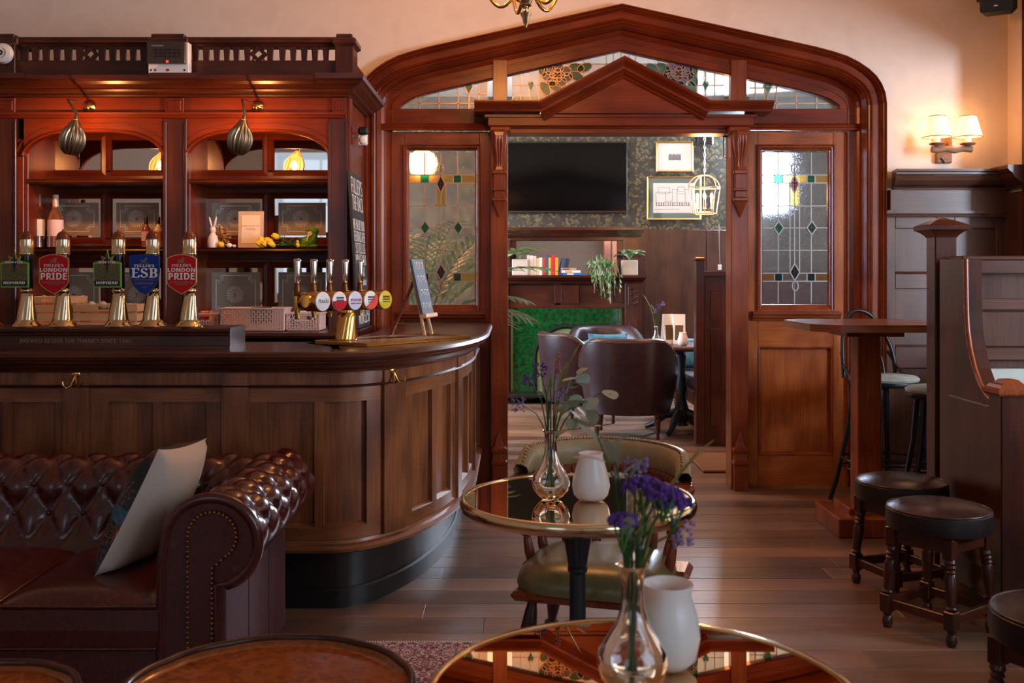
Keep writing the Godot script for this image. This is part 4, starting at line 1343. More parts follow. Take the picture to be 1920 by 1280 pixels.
func picture(label: String, x0: float, y0: float, x1: float, y1: float, Z: float, mat_col, tex: Texture2D, inner: Array):
	var t = thing("framed_picture", label, "picture")
	var g := Geo.new()
	var e := []
	for w in [[x0, y1], [x0, y0], [x1, y0], [x1, y1], [x0, y1]]: e.append(Vector2(X(w[0], Z), Y(w[1], Z)))
	run(g, e, [Vector2(0, -Z - 0.025), Vector2(0, -Z), Vector2(0.006, -Z + 0.006), Vector2(0.014, -Z), Vector2(0.02, -Z - 0.012), Vector2(0.02, -Z - 0.025)])
	part(t, "frame", g, M.gilt)
	pb(t, "mount", x0 + 1, y0 + 1, x1 - 1, y1 - 1, Z + 0.012, 0.008, mat_col, 0.0)
	var m := mk(Color.WHITE, 0.8)
	m.albedo_texture = tex
	var q := QuadMesh.new()
	q.size = Vector2(X(inner[2], Z) - X(inner[0], Z), Y(inner[1], Z) - Y(inner[3], Z))
	share(t, "print", q, m, Transform3D(Basis.IDENTITY, Vector3((X(inner[0], Z) + X(inner[2], Z)) / 2, (Y(inner[1], Z) + Y(inner[3], Z)) / 2, -Z - 0.011)))
	pb(t, "glazing", x0 + 2, y0 + 2, x1 - 2, y1 - 2, Z + 0.004, 0.002, M.window, 0.0)
	settle(t, P((x0 + x1) / 2, y1, Z))
func parlour():
	# ---- shell of the room behind
	var pap := foliage_paper()
	var wp := tri_mat(pap, 1.3, 0.7, 0.4)
	var x0 := -3.0; var x1 := 4.2; var H := 3.3
	var wa = struct("wall_far", "dark green foliage wallpaper over wood panelling in the room behind", "wall")
	var g := Geo.new()
	wall_round(g, Vector3.RIGHT, Vector3(0, 0, -ZR - 0.1), x0 - 0.2, x1 + 0.2, H, 0.2, [FAR_WINDOW])
	part(wa, "paper", g, wp)
	for q in [[1.38, 2.12], [2.13, 2.36]]:
		bx(wa, "panel_board", Vector3((q[0] + q[1]) / 2, 0.92, -ZR + 0.012), Vector3(q[1] - q[0], 1.84, 0.024), M.wv)
	sash(9, "bright window in the far wall behind the glazed door", Vector3.RIGHT, Vector3(0, 0, -ZR - 0.12), FAR_WINDOW)
	var wl = struct("wall_far_left", "papered window wall of the room behind, beyond the screen", "wall")
	g = Geo.new()
	wall_round(g, Vector3.FORWARD, Vector3(x0 - 0.1, 0, 0), ZW + 0.22, ZR, H, 0.2, [[8.2, 10.2, 1.0, 2.8]])
	part(wl, "paper", g, wp)
	sash(10, "daylit window in the side wall of the room behind", Vector3.FORWARD, Vector3(x0 - 0.12, 0, 0), [8.2, 10.2, 1.0, 2.8])
	var wr = struct("wall_far_right", "papered wall of the room behind, past the settle", "wall")
	bx(wr, "paper", Vector3(x1 + 0.1, H / 2, -(ZW + ZR) / 2 - 0.1), Vector3(0.2, H, ZR - ZW - 0.2), wp, 0.0)
	var ce = struct("ceiling_far", "pale ceiling of the room behind", "ceiling")
	bx(ce, "plaster", Vector3((x0 + x1) / 2, H + 0.08, -(ZW + ZR) / 2 - 0.1), Vector3(x1 - x0 + 0.4, 0.16, ZR - ZW + 0.3), M.ceiling, 0.0)
	# ---- fireplace
	var f = thing("fireplace", "dark wood fireplace with a mirrored overmantel and green tiles", "fireplace")
	var Z := 10.8
	var cx := 1063.0
	pb(f, "hearth", 930, 740, 1200, 746, 10.55, 0.5, M.soot)
	pb(f, "chimney_board", 915, 440, 1210, 745, Z + 0.06, 0.22, M.dv, 0.0)
	for s in [-1, 1]:
		var xa: float = cx + s * 125.0
		pb(f, "pilaster", xa - 16, 528, xa + 16, 742, Z - 0.03, 0.1, M.dv)
		pb(f, "pilaster_field", xa - 8, 600, xa + 8, 730, Z - 0.04, 0.03, M.dv)
		pb(f, "carved_block", xa - 10, 536, xa + 10, 572, Z - 0.045, 0.03, M.dv)
		var gc := Geo.new()
		for k in 6:
			gc.ball(P(xa + (4 if k % 2 else -4), 541 + k * 5.4, Z - 0.048), Vector3(0.022, 0.012, 0.012), 8, 5, Basis(Vector3.BACK, 0.7 if k % 2 else -0.7))
		part(f, "carved_leaves", gc, M.dv)
		pb(f, "overmantel_pilaster", cx + s * 120 - 14, 446, cx + s * 120 + 14, 517, Z + 0.02, 0.1, M.dv)
		pb(f, "overmantel_capital", cx + s * 120 - 18, 473, cx + s * 120 + 20, 480, Z, 0.1, M.dh)
	for q in [[955, 1040], [1086, 1150]]:
		pb(f, "frieze_panel", q[0], 534, q[1], 570, Z + 0.03, 0.05, M.dh)
	pb(f, "frieze_stile", 1040, 530, 1052, 572, Z + 0.02, 0.06, M.dv)
	pb(f, "frieze_block", 1052, 534, 1086, 570, Z + 0.01, 0.06, M.dv)
	pb(f, "frieze_rail", 930, 568, 1192, 577, Z + 0.02, 0.06, M.dh)
	g = Geo.new()
	g.mould([Vector2(-0.2, 0), Vector2(0.04, 0), Vector2(0.05, 0.02), Vector2(0.09, 0.035), Vector2(0.13, 0.06), Vector2(0.14, 0.062), Vector2(0.14, 0.084), Vector2(-0.2, 0.084)], P(922, 531, Z), P(1200, 531, Z), Vector3.BACK, Vector3.UP, 0.4, 0.4)
	part(f, "mantel_shelf", g, M.dh)
	g = Geo.new()
	g.mould([Vector2(-0.2, 0), Vector2(0.03, 0), Vector2(0.05, 0.03), Vector2(0.09, 0.06), Vector2(0.1, 0.064), Vector2(0.1, 0.094), Vector2(-0.2, 0.094)], P(925, 443, Z), P(1199, 443, Z), Vector3.BACK, Vector3.UP, 0.4, 0.4)
	part(f, "overmantel_cornice", g, M.dh)
	pb(f, "overmantel_rail", 940, 443, 1186, 451, Z + 0.03, 0.06, M.dh)
	pb(f, "overmantel_mirror", 968, 452, 1157, 516, Z + 0.055, 0.008, M.mirror, 0.0)
	# tiles laid in broken rows round an arched fire opening
	var ts := 0.152
	var zt := Z + 0.04
	pb(f, "tile_bed", 958, 577, 1166, 742, zt + 0.012, 0.02, M.grout, 0.0)
	var left := X(961, zt); var right := X(1164, zt); var up := Y(578, zt)
	var ac := Vector2(X(1063, zt), Y(672, zt)); var ar := 0.36
	var cellmesh := BoxMesh.new()
	for r in 7:
		var y1 := up - r * ts
		var y0 := maxf(y1 - ts, 0.01)
		if y1 - y0 < 0.02: continue
		var at := left - (0.0 if r % 2 else ts * 0.55)
		while at < right:
			var a := maxf(at, left); var b := minf(at + ts, right)
			at += ts
			if b - a < 0.012: continue
			var cell := PackedVector2Array([Vector2(a + 0.004, y0 + 0.004), Vector2(b - 0.004, y0 + 0.004), Vector2(b - 0.004, y1 - 0.004), Vector2(a + 0.004, y1 - 0.004)])
			var hole := PackedVector2Array(arc2(ac, Vector2(ar, ar), 0, 180, 20))
			hole.append(Vector2(ac.x - ar, -0.2)); hole.append(Vector2(ac.x + ar, -0.2))
			for c in Geometry2D.clip_polygons(cell, hole):
				if c.size() < 3 or Geometry2D.triangulate_polygon(c).is_empty(): continue
				var gt := Geo.new()
				gt.prism(c, -zt + 0.004, -zt - 0.012)
				part(f, "tile", gt, M.tile_green)
	g = Geo.new()
	var ring := []
	for p in arc2(ac, Vector2(ar, ar), 180, 0, 20): ring.append(p)
	ring.push_front(Vector2(ac.x - ar, 0.02)); ring.append(Vector2(ac.x + ar, 0.02))
	run(g, ring, [Vector2(-0.002, -zt - 0.02), Vector2(-0.002, -zt + 0.014), Vector2(0.02, -zt + 0.014), Vector2(0.024, -zt - 0.02)])
	part(f, "iron_arch", g, M.iron)
	g = Geo.new()
	run(g, ring, [Vector2(0.024, -zt - 0.0), Vector2(0.16, -zt - 0.09), Vector2(0.16, -zt - 0.1)], false)
	part(f, "tiled_cheek", g, M.tile_green)
	settle(f, P(1063, 742, Z))
	# ---- television, pictures, speaker
	var tv = thing("television", "large black flat television on the green wallpaper above the fireplace", "television")
	pb(tv, "casing", 941, 266, 1176, 399, 11.03, 0.055, M.black, 0.004)
	pb(tv, "screen", 943, 268, 1174, 395, 11.026, 0.004, mk(c8(5, 4, 5), 0.12, 0.0, 0.25), 0.0)
	pb(tv, "sensor", 1057, 397, 1064, 402, 11.03, 0.02, M.black)
	settle(tv, P(1058, 399, 11.03))
	picture("small engraving with a wide white mount in a thin gilt frame", 1230, 265, 1300, 322, 11.05, M.paper, wall_print(1), [1240, 272, 1290, 314])
	picture("house plan drawing with a green mount in a gilt frame", 1213, 331, 1315, 412, 11.05, mk(c8(70, 100, 84), 0.7), wall_print(0), [1225, 343, 1303, 399])
	var sp = thing("wall_speaker", "small black loudspeaker high on the green wallpaper", "speaker")
	pb(sp, "cabinet", 1308, 244, 1338, 271, 10.9, 0.16, M.black, 0.01)
	pb(sp, "grille", 1310, 246, 1336, 269, 10.895, 0.01, M.soot, 0.004)
	settle(sp, P(1323, 271, 10.98))
	# ---- mantel things
	var zm := 10.76
	var my := Y(531, 10.8) + 0.085
	var cols := [c8(226, 220, 212), c8(236, 232, 226), c8(210, 206, 200), c8(224, 190, 140), c8(238, 234, 230), c8(190, 60, 44), c8(64, 86, 110), c8(206, 178, 70), c8(200, 40, 40), c8(214, 160, 60), c8(60, 70, 110), c8(40, 44, 60)]
	var nm := ["off white", "bright white", "light grey", "tan", "white and tall", "brick red", "slate blue", "mustard", "scarlet", "ochre", "indigo leaning", "black leaning"]
	var at := 988.0
	for i in 12:
		var w: float = [5.5, 6, 6, 5, 6, 5.5, 6, 5, 7.5, 6, 7, 7][i]
		var h: float = [38, 37, 36, 32, 33, 33, 39, 33, 38, 33, 33, 32][i]
		var bk = thing("book", nm[i] + " book standing in the row on the mantel", "book", "books standing on the mantel")
		var hh := h * zm / F; var ww := w * zm / F
		bx(bk, "cover", Vector3(0, hh / 2, 0), Vector3(ww - 0.002, hh, 0.14), mk(cols[i], 0.6), 0.003)
		bx(bk, "pages", Vector3(0, hh / 2, -0.002), Vector3(ww - 0.01, hh + 0.002 - 0.006, 0.14), M.paper, 0.0)
		bk.position = Vector3(X(at + w / 2, zm), my, -zm)
		if i >= 10:
			bk.rotation.z = -0.2
			bk.position.x += 0.005
		at += w
	for i in 3:
		var bk = thing("book", ["blue paperback lying at the bottom of the pile on the mantel", "white paperback lying in the middle of the pile on the mantel", "patterned pocket book on top of the pile on the mantel"][i], "book", "books lying on the mantel")
		bx(bk, "cover", Vector3(0, 0.013, 0), Vector3([0.22, 0.2, 0.16][i], 0.026, 0.13), [mk(c8(40, 110, 180), 0.6), M.paper, mk(c8(190, 150, 120), 0.6)][i], 0.003)
		bx(bk, "spine_label", Vector3(-0.03, 0.013, 0.066), Vector3(0.07, 0.014, 0.002), [M.paper, mk(c8(214, 160, 40), 0.6), mk(c8(90, 70, 80), 0.6)][i], 0.0)
		bk.position = Vector3(X(1074 - i * 4, zm), my + i * 0.026, -zm + 0.02)
	pot_plant("potted_plant", "leafy plant in a square stone pot beside the row of books", P(975, 0, 10.74) * Vector3(1, 0, 1) + Vector3(0, my, 0), 0.17, 16, 0.16, M.leaf_pale, 0.8)
	pot_plant("potted_plant", "leafy plant in a square stone pot at the end of the mantel", P(1180, 0, 10.74) * Vector3(1, 0, 1) + Vector3(0, my, 0), 0.16, 14, 0.15, M.leaf_pale, 0.9)
	var hp = thing("trailing_plant", "pale green trailing plant hanging from the mantel over the green tiles", "plant")
	g = Geo.new()
	g.lathe([Vector2(0, 0), Vector2(0.05, 0), Vector2(0.07, 0.12), Vector2(0.062, 0.12), Vector2(0.045, 0.1), Vector2(0, 0.1)], 16)
	part(hp, "pot", g, M.concrete)
	for i in 46:
		g = Geo.new()
		var a := rng.randf_range(-0.4, PI + 0.4)
		var rr := rng.randf_range(0.04, 0.16)
		var drop := rng.randf_range(0.1, 0.5) * (1.0 - rr * 1.6) if i > 14 else -rng.randf_range(0.0, 0.1)
		var tip := Vector3(cos(a) * rr, 0.12 - drop, 0.1 + absf(sin(a)) * rr)
		var path := [Vector3(cos(a) * 0.03, 0.11, 0.02), Vector3(cos(a) * rr * 0.7, 0.15, 0.07), Vector3(cos(a) * rr, 0.1 - drop * 0.3, 0.1), tip]
		g.tube(path, 0.002, 4, false)
		for k in 9:
			var f2 := 0.25 + 0.75 * k / 9.0
			var seg := mini(int(f2 * 3), 2)
			var q: Vector3 = path[seg].lerp(path[seg + 1], f2 * 3 - seg)
			blade(g, q, Vector3(rng.randf_range(-1, 1), -0.6, rng.randf_range(-0.2, 1)), 0.05, 0.012, 0.8, 3)
		part(hp, "stem", g, [M.leaf_pale, M.leaf, M.leaf_pale][i % 3])
	hp.position = Vector3(X(1133, 10.72), my, -10.72)
	# ---- tub chairs, table and settle
	var c1 = tub_chair()
	c1.set_meta("label", "dark leather tub chair with its back to the doorway")
	c1.position = Vector3(X(1178, 8.55), 0, -8.55)
	c1.rotation.y = PI - 0.16
	c1.scale = Vector3(1.08, 1, 1.0)
	var c2 = copy(c1, "dark leather tub chair turned side on between the doorway and the green tiles")
	c2.position = Vector3(X(1086, 9.35), 0, -9.35)
	c2.rotation.y = PI / 2 + 0.4
	var c3 = copy(c1, "dark leather tub chair facing the doorway with a teal cushion, nearest the mantel")
	c3.position = Vector3(X(1140, 10.25), 0, -10.25)
	c3.rotation.y = 0.1
	for q in [["teal velvet cushion in the tub chair that faces the doorway", 1140, 10.07, 0.62, 0.0], ["teal cushion in the tub chair turned side on", 1100, 9.33, 0.6, 1.2], ["teal cushion on the settle behind the round wooden table", 1300, 9.4, 0.62, -0.3]]:
		var cu = thing("cushion", q[0], "cushion", "teal cushions in the room behind")
		pillow(cu, "cover", 0.4, 0.3, 0.07, M.teal, M.teal)
		cu.position = Vector3(X(q[1], q[2]), q[3], -q[2])
		cu.rotation = Vector3(-0.25, q[4], 0)
	var rt = thing("round_table", "round dark wood table on a black iron pedestal in the room behind", "table")
	g = Geo.new()
	g.lathe([Vector2(0, 0.71), Vector2(0.32, 0.71), Vector2(0.332, 0.722), Vector2(0.332, 0.738), Vector2(0.32, 0.75), Vector2(0, 0.75)], 36)
	part(rt, "table_top", g, M.wh)
	g = Geo.new()
	g.lathe([Vector2(0.1, 0.7), Vector2(0.04, 0.66), Vector2(0.03, 0.5), Vector2(0.05, 0.4), Vector2(0.03, 0.3), Vector2(0.06, 0.2), Vector2(0.08, 0.14), Vector2(0.05, 0.08), Vector2(0.06, 0.05), Vector2(0, 0.05)], 14)
	part(rt, "column", g, M.iron)
	for k in 4:
		var a := TAU * k / 4 + 0.5
		g = Geo.new()
		g.tube([Vector3(cos(a) * 0.05, 0.16, sin(a) * 0.05), Vector3(cos(a) * 0.16, 0.13, sin(a) * 0.16), Vector3(cos(a) * 0.25, 0.05, sin(a) * 0.25), Vector3(cos(a) * 0.33, 0.02, sin(a) * 0.33)], [0.04, 0.035, 0.026, 0.02], 8)
		part(rt, "foot", g, M.iron)
	rt.position = Vector3(X(1278, 8.75), 0, -8.75)
	var tt := Vector3(X(1268, 8.75), 0.75, -8.75)
	for i in 2:
		var mc = thing("menu_card", ["white folded menu card standing nearest the vase", "white folded menu card standing behind the white candle pot"][i], "menu", "menu cards on the round table")
		bx(mc, "card", Vector3(0, 0.13, 0), Vector3(0.1, 0.26, 0.004), M.paper, 0.001, Basis(Vector3.RIGHT, -0.16))
		bx(mc, "back_leaf", Vector3(0, 0.128, -0.045), Vector3(0.1, 0.26, 0.004), M.paper, 0.001, Basis(Vector3.RIGHT, 0.16))
		bx(mc, "photo", Vector3(0, 0.1, 0.007), Vector3(0.07, 0.13, 0.002), mk(c8(92, 74, 34), 0.6), 0.0, Basis(Vector3.RIGHT, -0.16))
		mc.position = tt + Vector3([-0.05, 0.03][i], 0, [-0.08, -0.03][i])
		mc.rotation.y = [0.3, -0.25][i]
	flower_vase(tt + Vector3(-0.18, 0, 0.05), 0.85, "small clear vase of lilac sprigs on the round wooden table", 2)
	candle_pot(tt + Vector3(0.03, 0, 0.16), 0.9, "small white candle pot on the round wooden table")
	var st = thing("settle", "panelled wooden settle with a leather seat dividing the room behind", "settle")
	var zs := 8.0
	pb(st, "post", 1305, 488, 1321, 832, zs - 0.04, 0.1, M.dv)
	pb(st, "post_cap", 1303, 482, 1323, 489, zs - 0.055, 0.13, M.dh, 0.008)
	pb(st, "back_board", 1321, 512, 1560, 835, zs, 0.04, M.dv)
	pb(st, "top_rail", 1319, 508, 1560, 518, zs - 0.03, 0.1, M.dh)
	for q in [[1332, 1352, 545, 600], [1332, 1352, 616, 800], [1366, 1400, 545, 600], [1366, 1400, 616, 800]]: pb(st, "raised_panel", q[0], q[2], q[1], q[3], zs - 0.008, 0.02, M.dv)
	g = Geo.new()
	for i in 1: g.box(Vector3(X(1321, zs) + 0.28, 0.42, -9.0), Vector3(0.62, 0.12, 1.7), 0.04)
	part(st, "seat_cushion", g, M.tub)
	bx(st, "seat_box", Vector3(X(1321, zs) + 0.32, 0.29, -9.0), Vector3(0.54, 0.14, 1.66), M.dv)
	for z in [-8.25, -9.75]:
		for x in [0.07, 0.5]:
			g = Geo.new()
			g.lathe([Vector2(0, 0), Vector2(0.02, 0), Vector2(0.026, 0.03), Vector2(0.018, 0.05), Vector2(0.03, 0.12), Vector2(0.02, 0.18), Vector2(0.03, 0.2), Vector2(0.03, 0.23)], 10, Vector3(X(1321, zs) + x, 0, z))
			part(st, "leg", g, M.dv)
	settle(st, Vector3(X(1400, zs), 0, -8.3))
	var mat_ = thing("door_mat", "brown coir door mat on the floor beside the settle", "door mat")
	bx(mat_, "pile", Vector3(X(1350, 7.2) + 0.2, 0.012, -7.25), Vector3(0.75, 0.016, 0.7), relief(tri_mat(blotch_tex(50, [c8(120, 74, 34), c8(150, 100, 52)], 0.15, 3), 6.0, 0.95), grey_tex(51, 0.2, 2), 0.6), 0.004)
	# ---- palm behind the screen's glass
	var ps = thing("plant_stand", "dark wooden stand under the palm behind the leaded screen", "plant stand")
	bx(ps, "top", Vector3(0, 0.53, 0), Vector3(0.42, 0.04, 0.42), M.dh)
	for q in [[-1, -1], [1, -1], [-1, 1], [1, 1]]: bx(ps, "leg", Vector3(q[0] * 0.17, 0.255, q[1] * 0.17), Vector3(0.04, 0.51, 0.04), M.dv)
	ps.position = Vector3(X(788, 7.62), 0, -7.62)
	var pl = thing("potted_palm", "green palm in a dark pot behind the leaded screen", "plant")
	g = Geo.new()
	g.lathe([Vector2(0, 0), Vector2(0.15, 0), Vector2(0.2, 0.3), Vector2(0.21, 0.32), Vector2(0.18, 0.32), Vector2(0.17, 0.28), Vector2(0, 0.28)], 20)
	part(pl, "pot", g, M.iron)
	for i in 26:
		var a := TAU * i / 26.0 + rng.randf() * 0.3
		var lift := rng.randf_range(2.0, 6.0) if i % 3 else rng.randf_range(1.0, 2.0)
		var dir := Vector3(cos(a), lift, sin(a)).normalized()
		var p := Vector3(cos(a) * 0.04, 0.28, sin(a) * 0.04)
		var path := []
		for k in 12:
			path.append(p)
			p += dir * (0.105 if i % 3 else 0.08)
			dir = (dir + Vector3(cos(a) * 0.03, -0.13, sin(a) * 0.03)).normalized()
		g = Geo.new()
		g.tube(path, 0.006, 5, false)
		for k in range(4, 12):
			var q: Vector3 = path[k]
			var tn: Vector3 = (path[k] - path[k - 1]).normalized()
			var sd := tn.cross(Vector3.UP).normalized()
			for s in [-1, 1]:
				for h in 2: blade(g, q - tn * 0.05 * h, sd * s + tn * 0.9, 0.28 * sin(PI * (k - 2.5) / 10.5), 0.03, 0.5, 4)
		part(pl, "frond", g, M.leaf if i % 2 else M.leaf_dark)
	pl.position = Vector3(X(788, 7.62), 0.55, -7.62)

func foliage_paper() -> ImageTexture:
	# curling leaves scattered at random over a dark ground, a few buff flowers
	var W := 512
	var im := Image.create(W, W, false, Image.FORMAT_RGB8)
	im.fill(c8(70, 67, 60))
	var r2 := RandomNumberGenerator.new()
	r2.seed = 5
	for i in 360:
		var cx := r2.randi() % W; var cy := r2.randi() % W
		var a := r2.randf() * TAU
		var bend := r2.randf_range(-0.09, 0.09)
		var c: Color = [c8(128, 120, 88), c8(112, 108, 80), c8(96, 100, 82), c8(136, 124, 98), c8(84, 88, 84)][r2.randi() % 5]
		var n := r2.randi_range(22, 44)
		var x := float(cx); var y := float(cy)
		for k in n:
			var w := int(1 + 8.0 * sin(PI * k / n))
			for s in range(-w, w + 1):
				var col := c if absi(s) > 0 else c.darkened(0.35)
				im.set_pixel(posmod(int(x - sin(a) * s), W), posmod(int(y + cos(a) * s), W), col.darkened(0.12 if s > 0 else 0.0))
			x += cos(a); y += sin(a); a += bend
	for i in 12:
		var cx := r2.randi() % W; var cy := r2.randi() % W
		for k in 90:
			var d := Vector2.from_angle(r2.randf() * TAU) * r2.randf_range(0, 11)
			im.set_pixel(posmod(cx + int(d.x), W), posmod(cy + int(d.y * 0.7), W), c8(158, 124, 100).darkened(r2.randf() * 0.25))
	return ImageTexture.create_from_image(im)
# ---------------------------------------------------------------- soft things
func pillow(par, called: String, w: float, h: float, bulge: float, front, back, n := 14):
	for s in [1, -1]:
		var rows := []
		for i in n + 1:
			var v := lerpf(-1, 1, float(i) / n)
			var row := []
			for j in n + 1:
				var u := lerpf(-1, 1, float(j) / n)
				var x := w / 2 * u * (1.0 - 0.07 * (1.0 - v * v) * u * u)
				var y := h / 2 * v * (1.0 - 0.07 * (1.0 - u * u) * v * v)
				var z := bulge * pow((1.0 - u * u) * (1.0 - v * v), 0.42) + 0.004 * sin(u * 9 + v * 5) * (1 - absf(u)) * (1 - absf(v))
				row.append(Vector3(x, y, s * z))
			if s > 0: row.reverse()
			rows.append(row)
		var g := Geo.new()
		g.grid(rows)
		part(par, called if front == back else ("front_cover" if s > 0 else "back_cover"), g, front if s > 0 else back)
func tuft(u: float, v: float, w: float, hr: float) -> float:
	var p := u / w + v / (2 * hr)
	var q := u / w - v / (2 * hr)
	return pow(absf(sin(PI * p)) * absf(sin(PI * q)), 0.36) - 1.0
# a padded surface drawn from a section (list of Vector2) along a length; place(section point, distance) gives the room point
func padded(g: Geo, sec: Array, length: float, place: Callable, w: float, hr: float, amp: float, v_lo: float, v_hi: float, phase := 0.0):
	var pts := []
	var acc := 0.0
	for i in sec.size():
		if i: acc += (sec[i] - sec[i - 1]).length()
		var a: Vector2 = sec[maxi(i - 1, 0)]; var b: Vector2 = sec[mini(i + 1, sec.size() - 1)]
		var d := (b - a).normalized()
		pts.append([sec[i], Vector2(-d.y, d.x), acc])
	var n := int(length / 0.012)
	var rows := []
	for i in n + 1:
		var u := length * i / n
		var row := []
		for p in pts:
			var f := smoothstep(v_lo - 0.03, v_lo + 0.03, p[2]) * (1.0 - smoothstep(v_hi - 0.03, v_hi + 0.03, p[2]))
			row.append(place.call(p[0] + p[1] * amp * tuft(u + phase, p[2] - v_lo, w, hr) * f, u))
		rows.append(row)
	g.grid(rows)
func dense(sec: Array, step: float) -> Array:
	var out := [sec[0]]
	for i in range(1, sec.size()):
		var l: float = (sec[i] - sec[i - 1]).length()
		var n := maxi(1, int(l / step))
		for k in n: out.append(sec[i - 1].lerp(sec[i], float(k + 1) / n))
	return out
func sofa_corner():
	var s = thing("chesterfield_sofa", "burgundy leather buttoned sofa with rolled arms in front of the bar", "sofa")
	var xr := -0.87
	var xl := -2.62
	var mid := (xr + xl) / 2
	# back
	var sec := [Vector2(-3.5, 0.37), Vector2(-3.545, 0.47), Vector2(-3.572, 0.545)]
	sec.append_array(arc2(Vector2(-3.7, 0.575), Vector2(0.128, 0.128), 5, 232, 30).map(func(p): return p))
	for i in range(3, sec.size()): sec[i] = Vector2(sec[i].x, sec[i].y)
	var g := Geo.new()
	var dsec := dense(sec, 0.012)
	# the section runs from the seat up, over the roll and down behind it
	padded(g, dsec, xr - xl, func(p: Vector2, u: float): return Vector3(xl + u, p.y, p.x), 0.122, 0.1, -0.03, 0.05, 0.52, 0.055)
	part(s, "back", g, M.burg)
	var btn := Geo.new()
	btn.ball(Vector3.ZERO, Vector3(0.009, 0.009, 0.006), 8, 5)
	var bm := btn.mesh()
	for j in 4:
		var v := 0.05 + j * 0.1
		var acc := 0.0
		var at: Vector2 = dsec[0]
		for i in range(1, dsec.size()):
			acc += (dsec[i] - dsec[i - 1]).length()
			if acc >= v: at = dsec[i]; break
		for i in 16:
			var u: float = (i + (0.5 if j % 2 else 0.0)) * 0.122 - 0.055
			if u > 0.02 and u < xr - xl - 0.16 and u > 0.6:
				share(s, "button", bm, M.burg, Transform3D(Basis.IDENTITY, Vector3(xl + u, at.y - 0.012, at.x - 0.018)))
	bx(s, "back_panel", Vector3(mid, 0.29, -3.8), Vector3(xr - xl, 0.44, 0.05), M.burg, 0.01)
	# arms: the right one shows, its twin closes the other end
	for e in [1, -1]:
		var cx: float = xr if e > 0 else xl
		var fx := func(x: float) -> float: return cx + e * x
		var asec := [Vector2(-0.15, 0.34), Vector2(-0.146, 0.46), Vector2(-0.138, 0.54)]
		asec.append_array(arc2(Vector2(-0.005, 0.57), Vector2(0.13, 0.128), 170, -75, 30))
		g = Geo.new()
		padded(g, dense(asec, 0.012), 0.89, func(p: Vector2, u: float): return Vector3(fx.call(p.x), p.y, -2.95 - u), 0.15, 0.09, 0.036, 0.2, 0.66, 0.0)
		part(s, "arm", g, M.burg)
		# front of the arm: rolled border, flat facing and a row of nails
		var outl := PackedVector2Array()
		outl.append(Vector2(fx.call(-0.152), 0.04)); outl.append(Vector2(fx.call(-0.15), 0.5))
		for p in arc2(Vector2(-0.005, 0.57), Vector2(0.134, 0.13), 165, -70, 26): outl.append(Vector2(fx.call(p.x), p.y))
		outl.append(Vector2(fx.call(0.012), 0.45)); outl.append(Vector2(fx.call(0.012), 0.04))
		g = Geo.new()
		g.prism(outl, -2.945, -3.0)
		var rim := []
		for p in outl: rim.append(Vector3(p.x, p.y, -2.955))
		g.tube(rim, 0.018, 8, false)
		part(s, "arm_front", g, M.burg)
		var face := PackedVector2Array()
		var nail := []
		face.append(Vector2(fx.call(-0.07), 0.05))
		for p in arc2(Vector2(0.0, 0.592), Vector2(0.07, 0.07), 180, -55, 22): face.append(Vector2(fx.call(p.x), p.y))
		face.append(Vector2(fx.call(0.0), 0.5)); face.append(Vector2(fx.call(0.0), 0.05))
		g = Geo.new()
		g.prism(face, -2.934, -2.95)
		part(s, "arm_facing", g, M.burg)
		g = Geo.new()
		for i in face.size() - 1:
			var a: Vector2 = face[i]; var b: Vector2 = face[i + 1]
			var n := maxi(1, int((b - a).length() / 0.0145))
			for k in n:
				var p := a.lerp(b, float(k) / n)
				g.ball(Vector3(p.x, p.y, -2.933), Vector3(0.0058, 0.0058, 0.004), 7, 4)
		var nt = part(s, "nail_trim", g, M.old_brass, "row of brass upholstery nails")
		nt.set_meta("kind", "stuff")
		bx(s, "arm_core", Vector3(fx.call(-0.07), 0.3, -3.4), Vector3(0.14, 0.5, 0.8), M.burg)
		for k in 3:
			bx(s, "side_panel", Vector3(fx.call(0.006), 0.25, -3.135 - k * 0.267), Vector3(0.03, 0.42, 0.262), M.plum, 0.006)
	# seat
	for k in 3:
		var w := (xr - xl - 0.3) / 3
		var cx := xl + 0.15 + w * (k + 0.5)
		g = Geo.new()
		var rows := []
		for i in 17:
			var v := lerpf(-1, 1, i / 16.0)
			var row := []
			for j in 17:
				var u := lerpf(-1, 1, j / 16.0)
				row.append(Vector3(cx + u * (w / 2 - 0.004), 0.385 + 0.045 * pow((1 - u * u * u * u) * (1 - v * v * v * v), 0.6), -3.24 - v * 0.29))
			rows.append(row)
		g.grid(rows)
		var prof := [Vector2(0, 0.262), Vector2(0.012, 0.27), Vector2(0.016, 0.32), Vector2(0.012, 0.375), Vector2(0, 0.387), Vector2(-0.02, 0.387), Vector2(-0.02, 0.262)]
		g.mould(prof, Vector3(cx - w / 2 + 0.004, 0, -2.95), Vector3(cx + w / 2 - 0.004, 0, -2.95), Vector3.BACK)
		g.box(Vector3(cx, 0.325, -3.24), Vector3(w - 0.008, 0.12, 0.57), 0.01)
		var cu = part(s, "seat_cushion", g, M.burg)
		for y in [0.387, 0.264]:
			var gp := Geo.new()
			gp.tube([Vector3(cx - w / 2 + 0.012, y, -3.4), Vector3(cx - w / 2 + 0.006, y, -2.96), Vector3(cx - w / 2 + 0.02, y, -2.942), Vector3(cx + w / 2 - 0.02, y, -2.942), Vector3(cx + w / 2 - 0.006, y, -2.96), Vector3(cx + w / 2 - 0.012, y, -3.4)], 0.006, 6)
			part(cu, "piping", gp, M.burg)
	bx(s, "front_rail", Vector3(mid, 0.17, -2.985), Vector3(xr - xl - 0.28, 0.19, 0.04), M.burg, 0.012)
	bx(s, "base", Vector3(mid, 0.16, -3.4), Vector3(xr - xl - 0.1, 0.18, 0.8), M.burg)
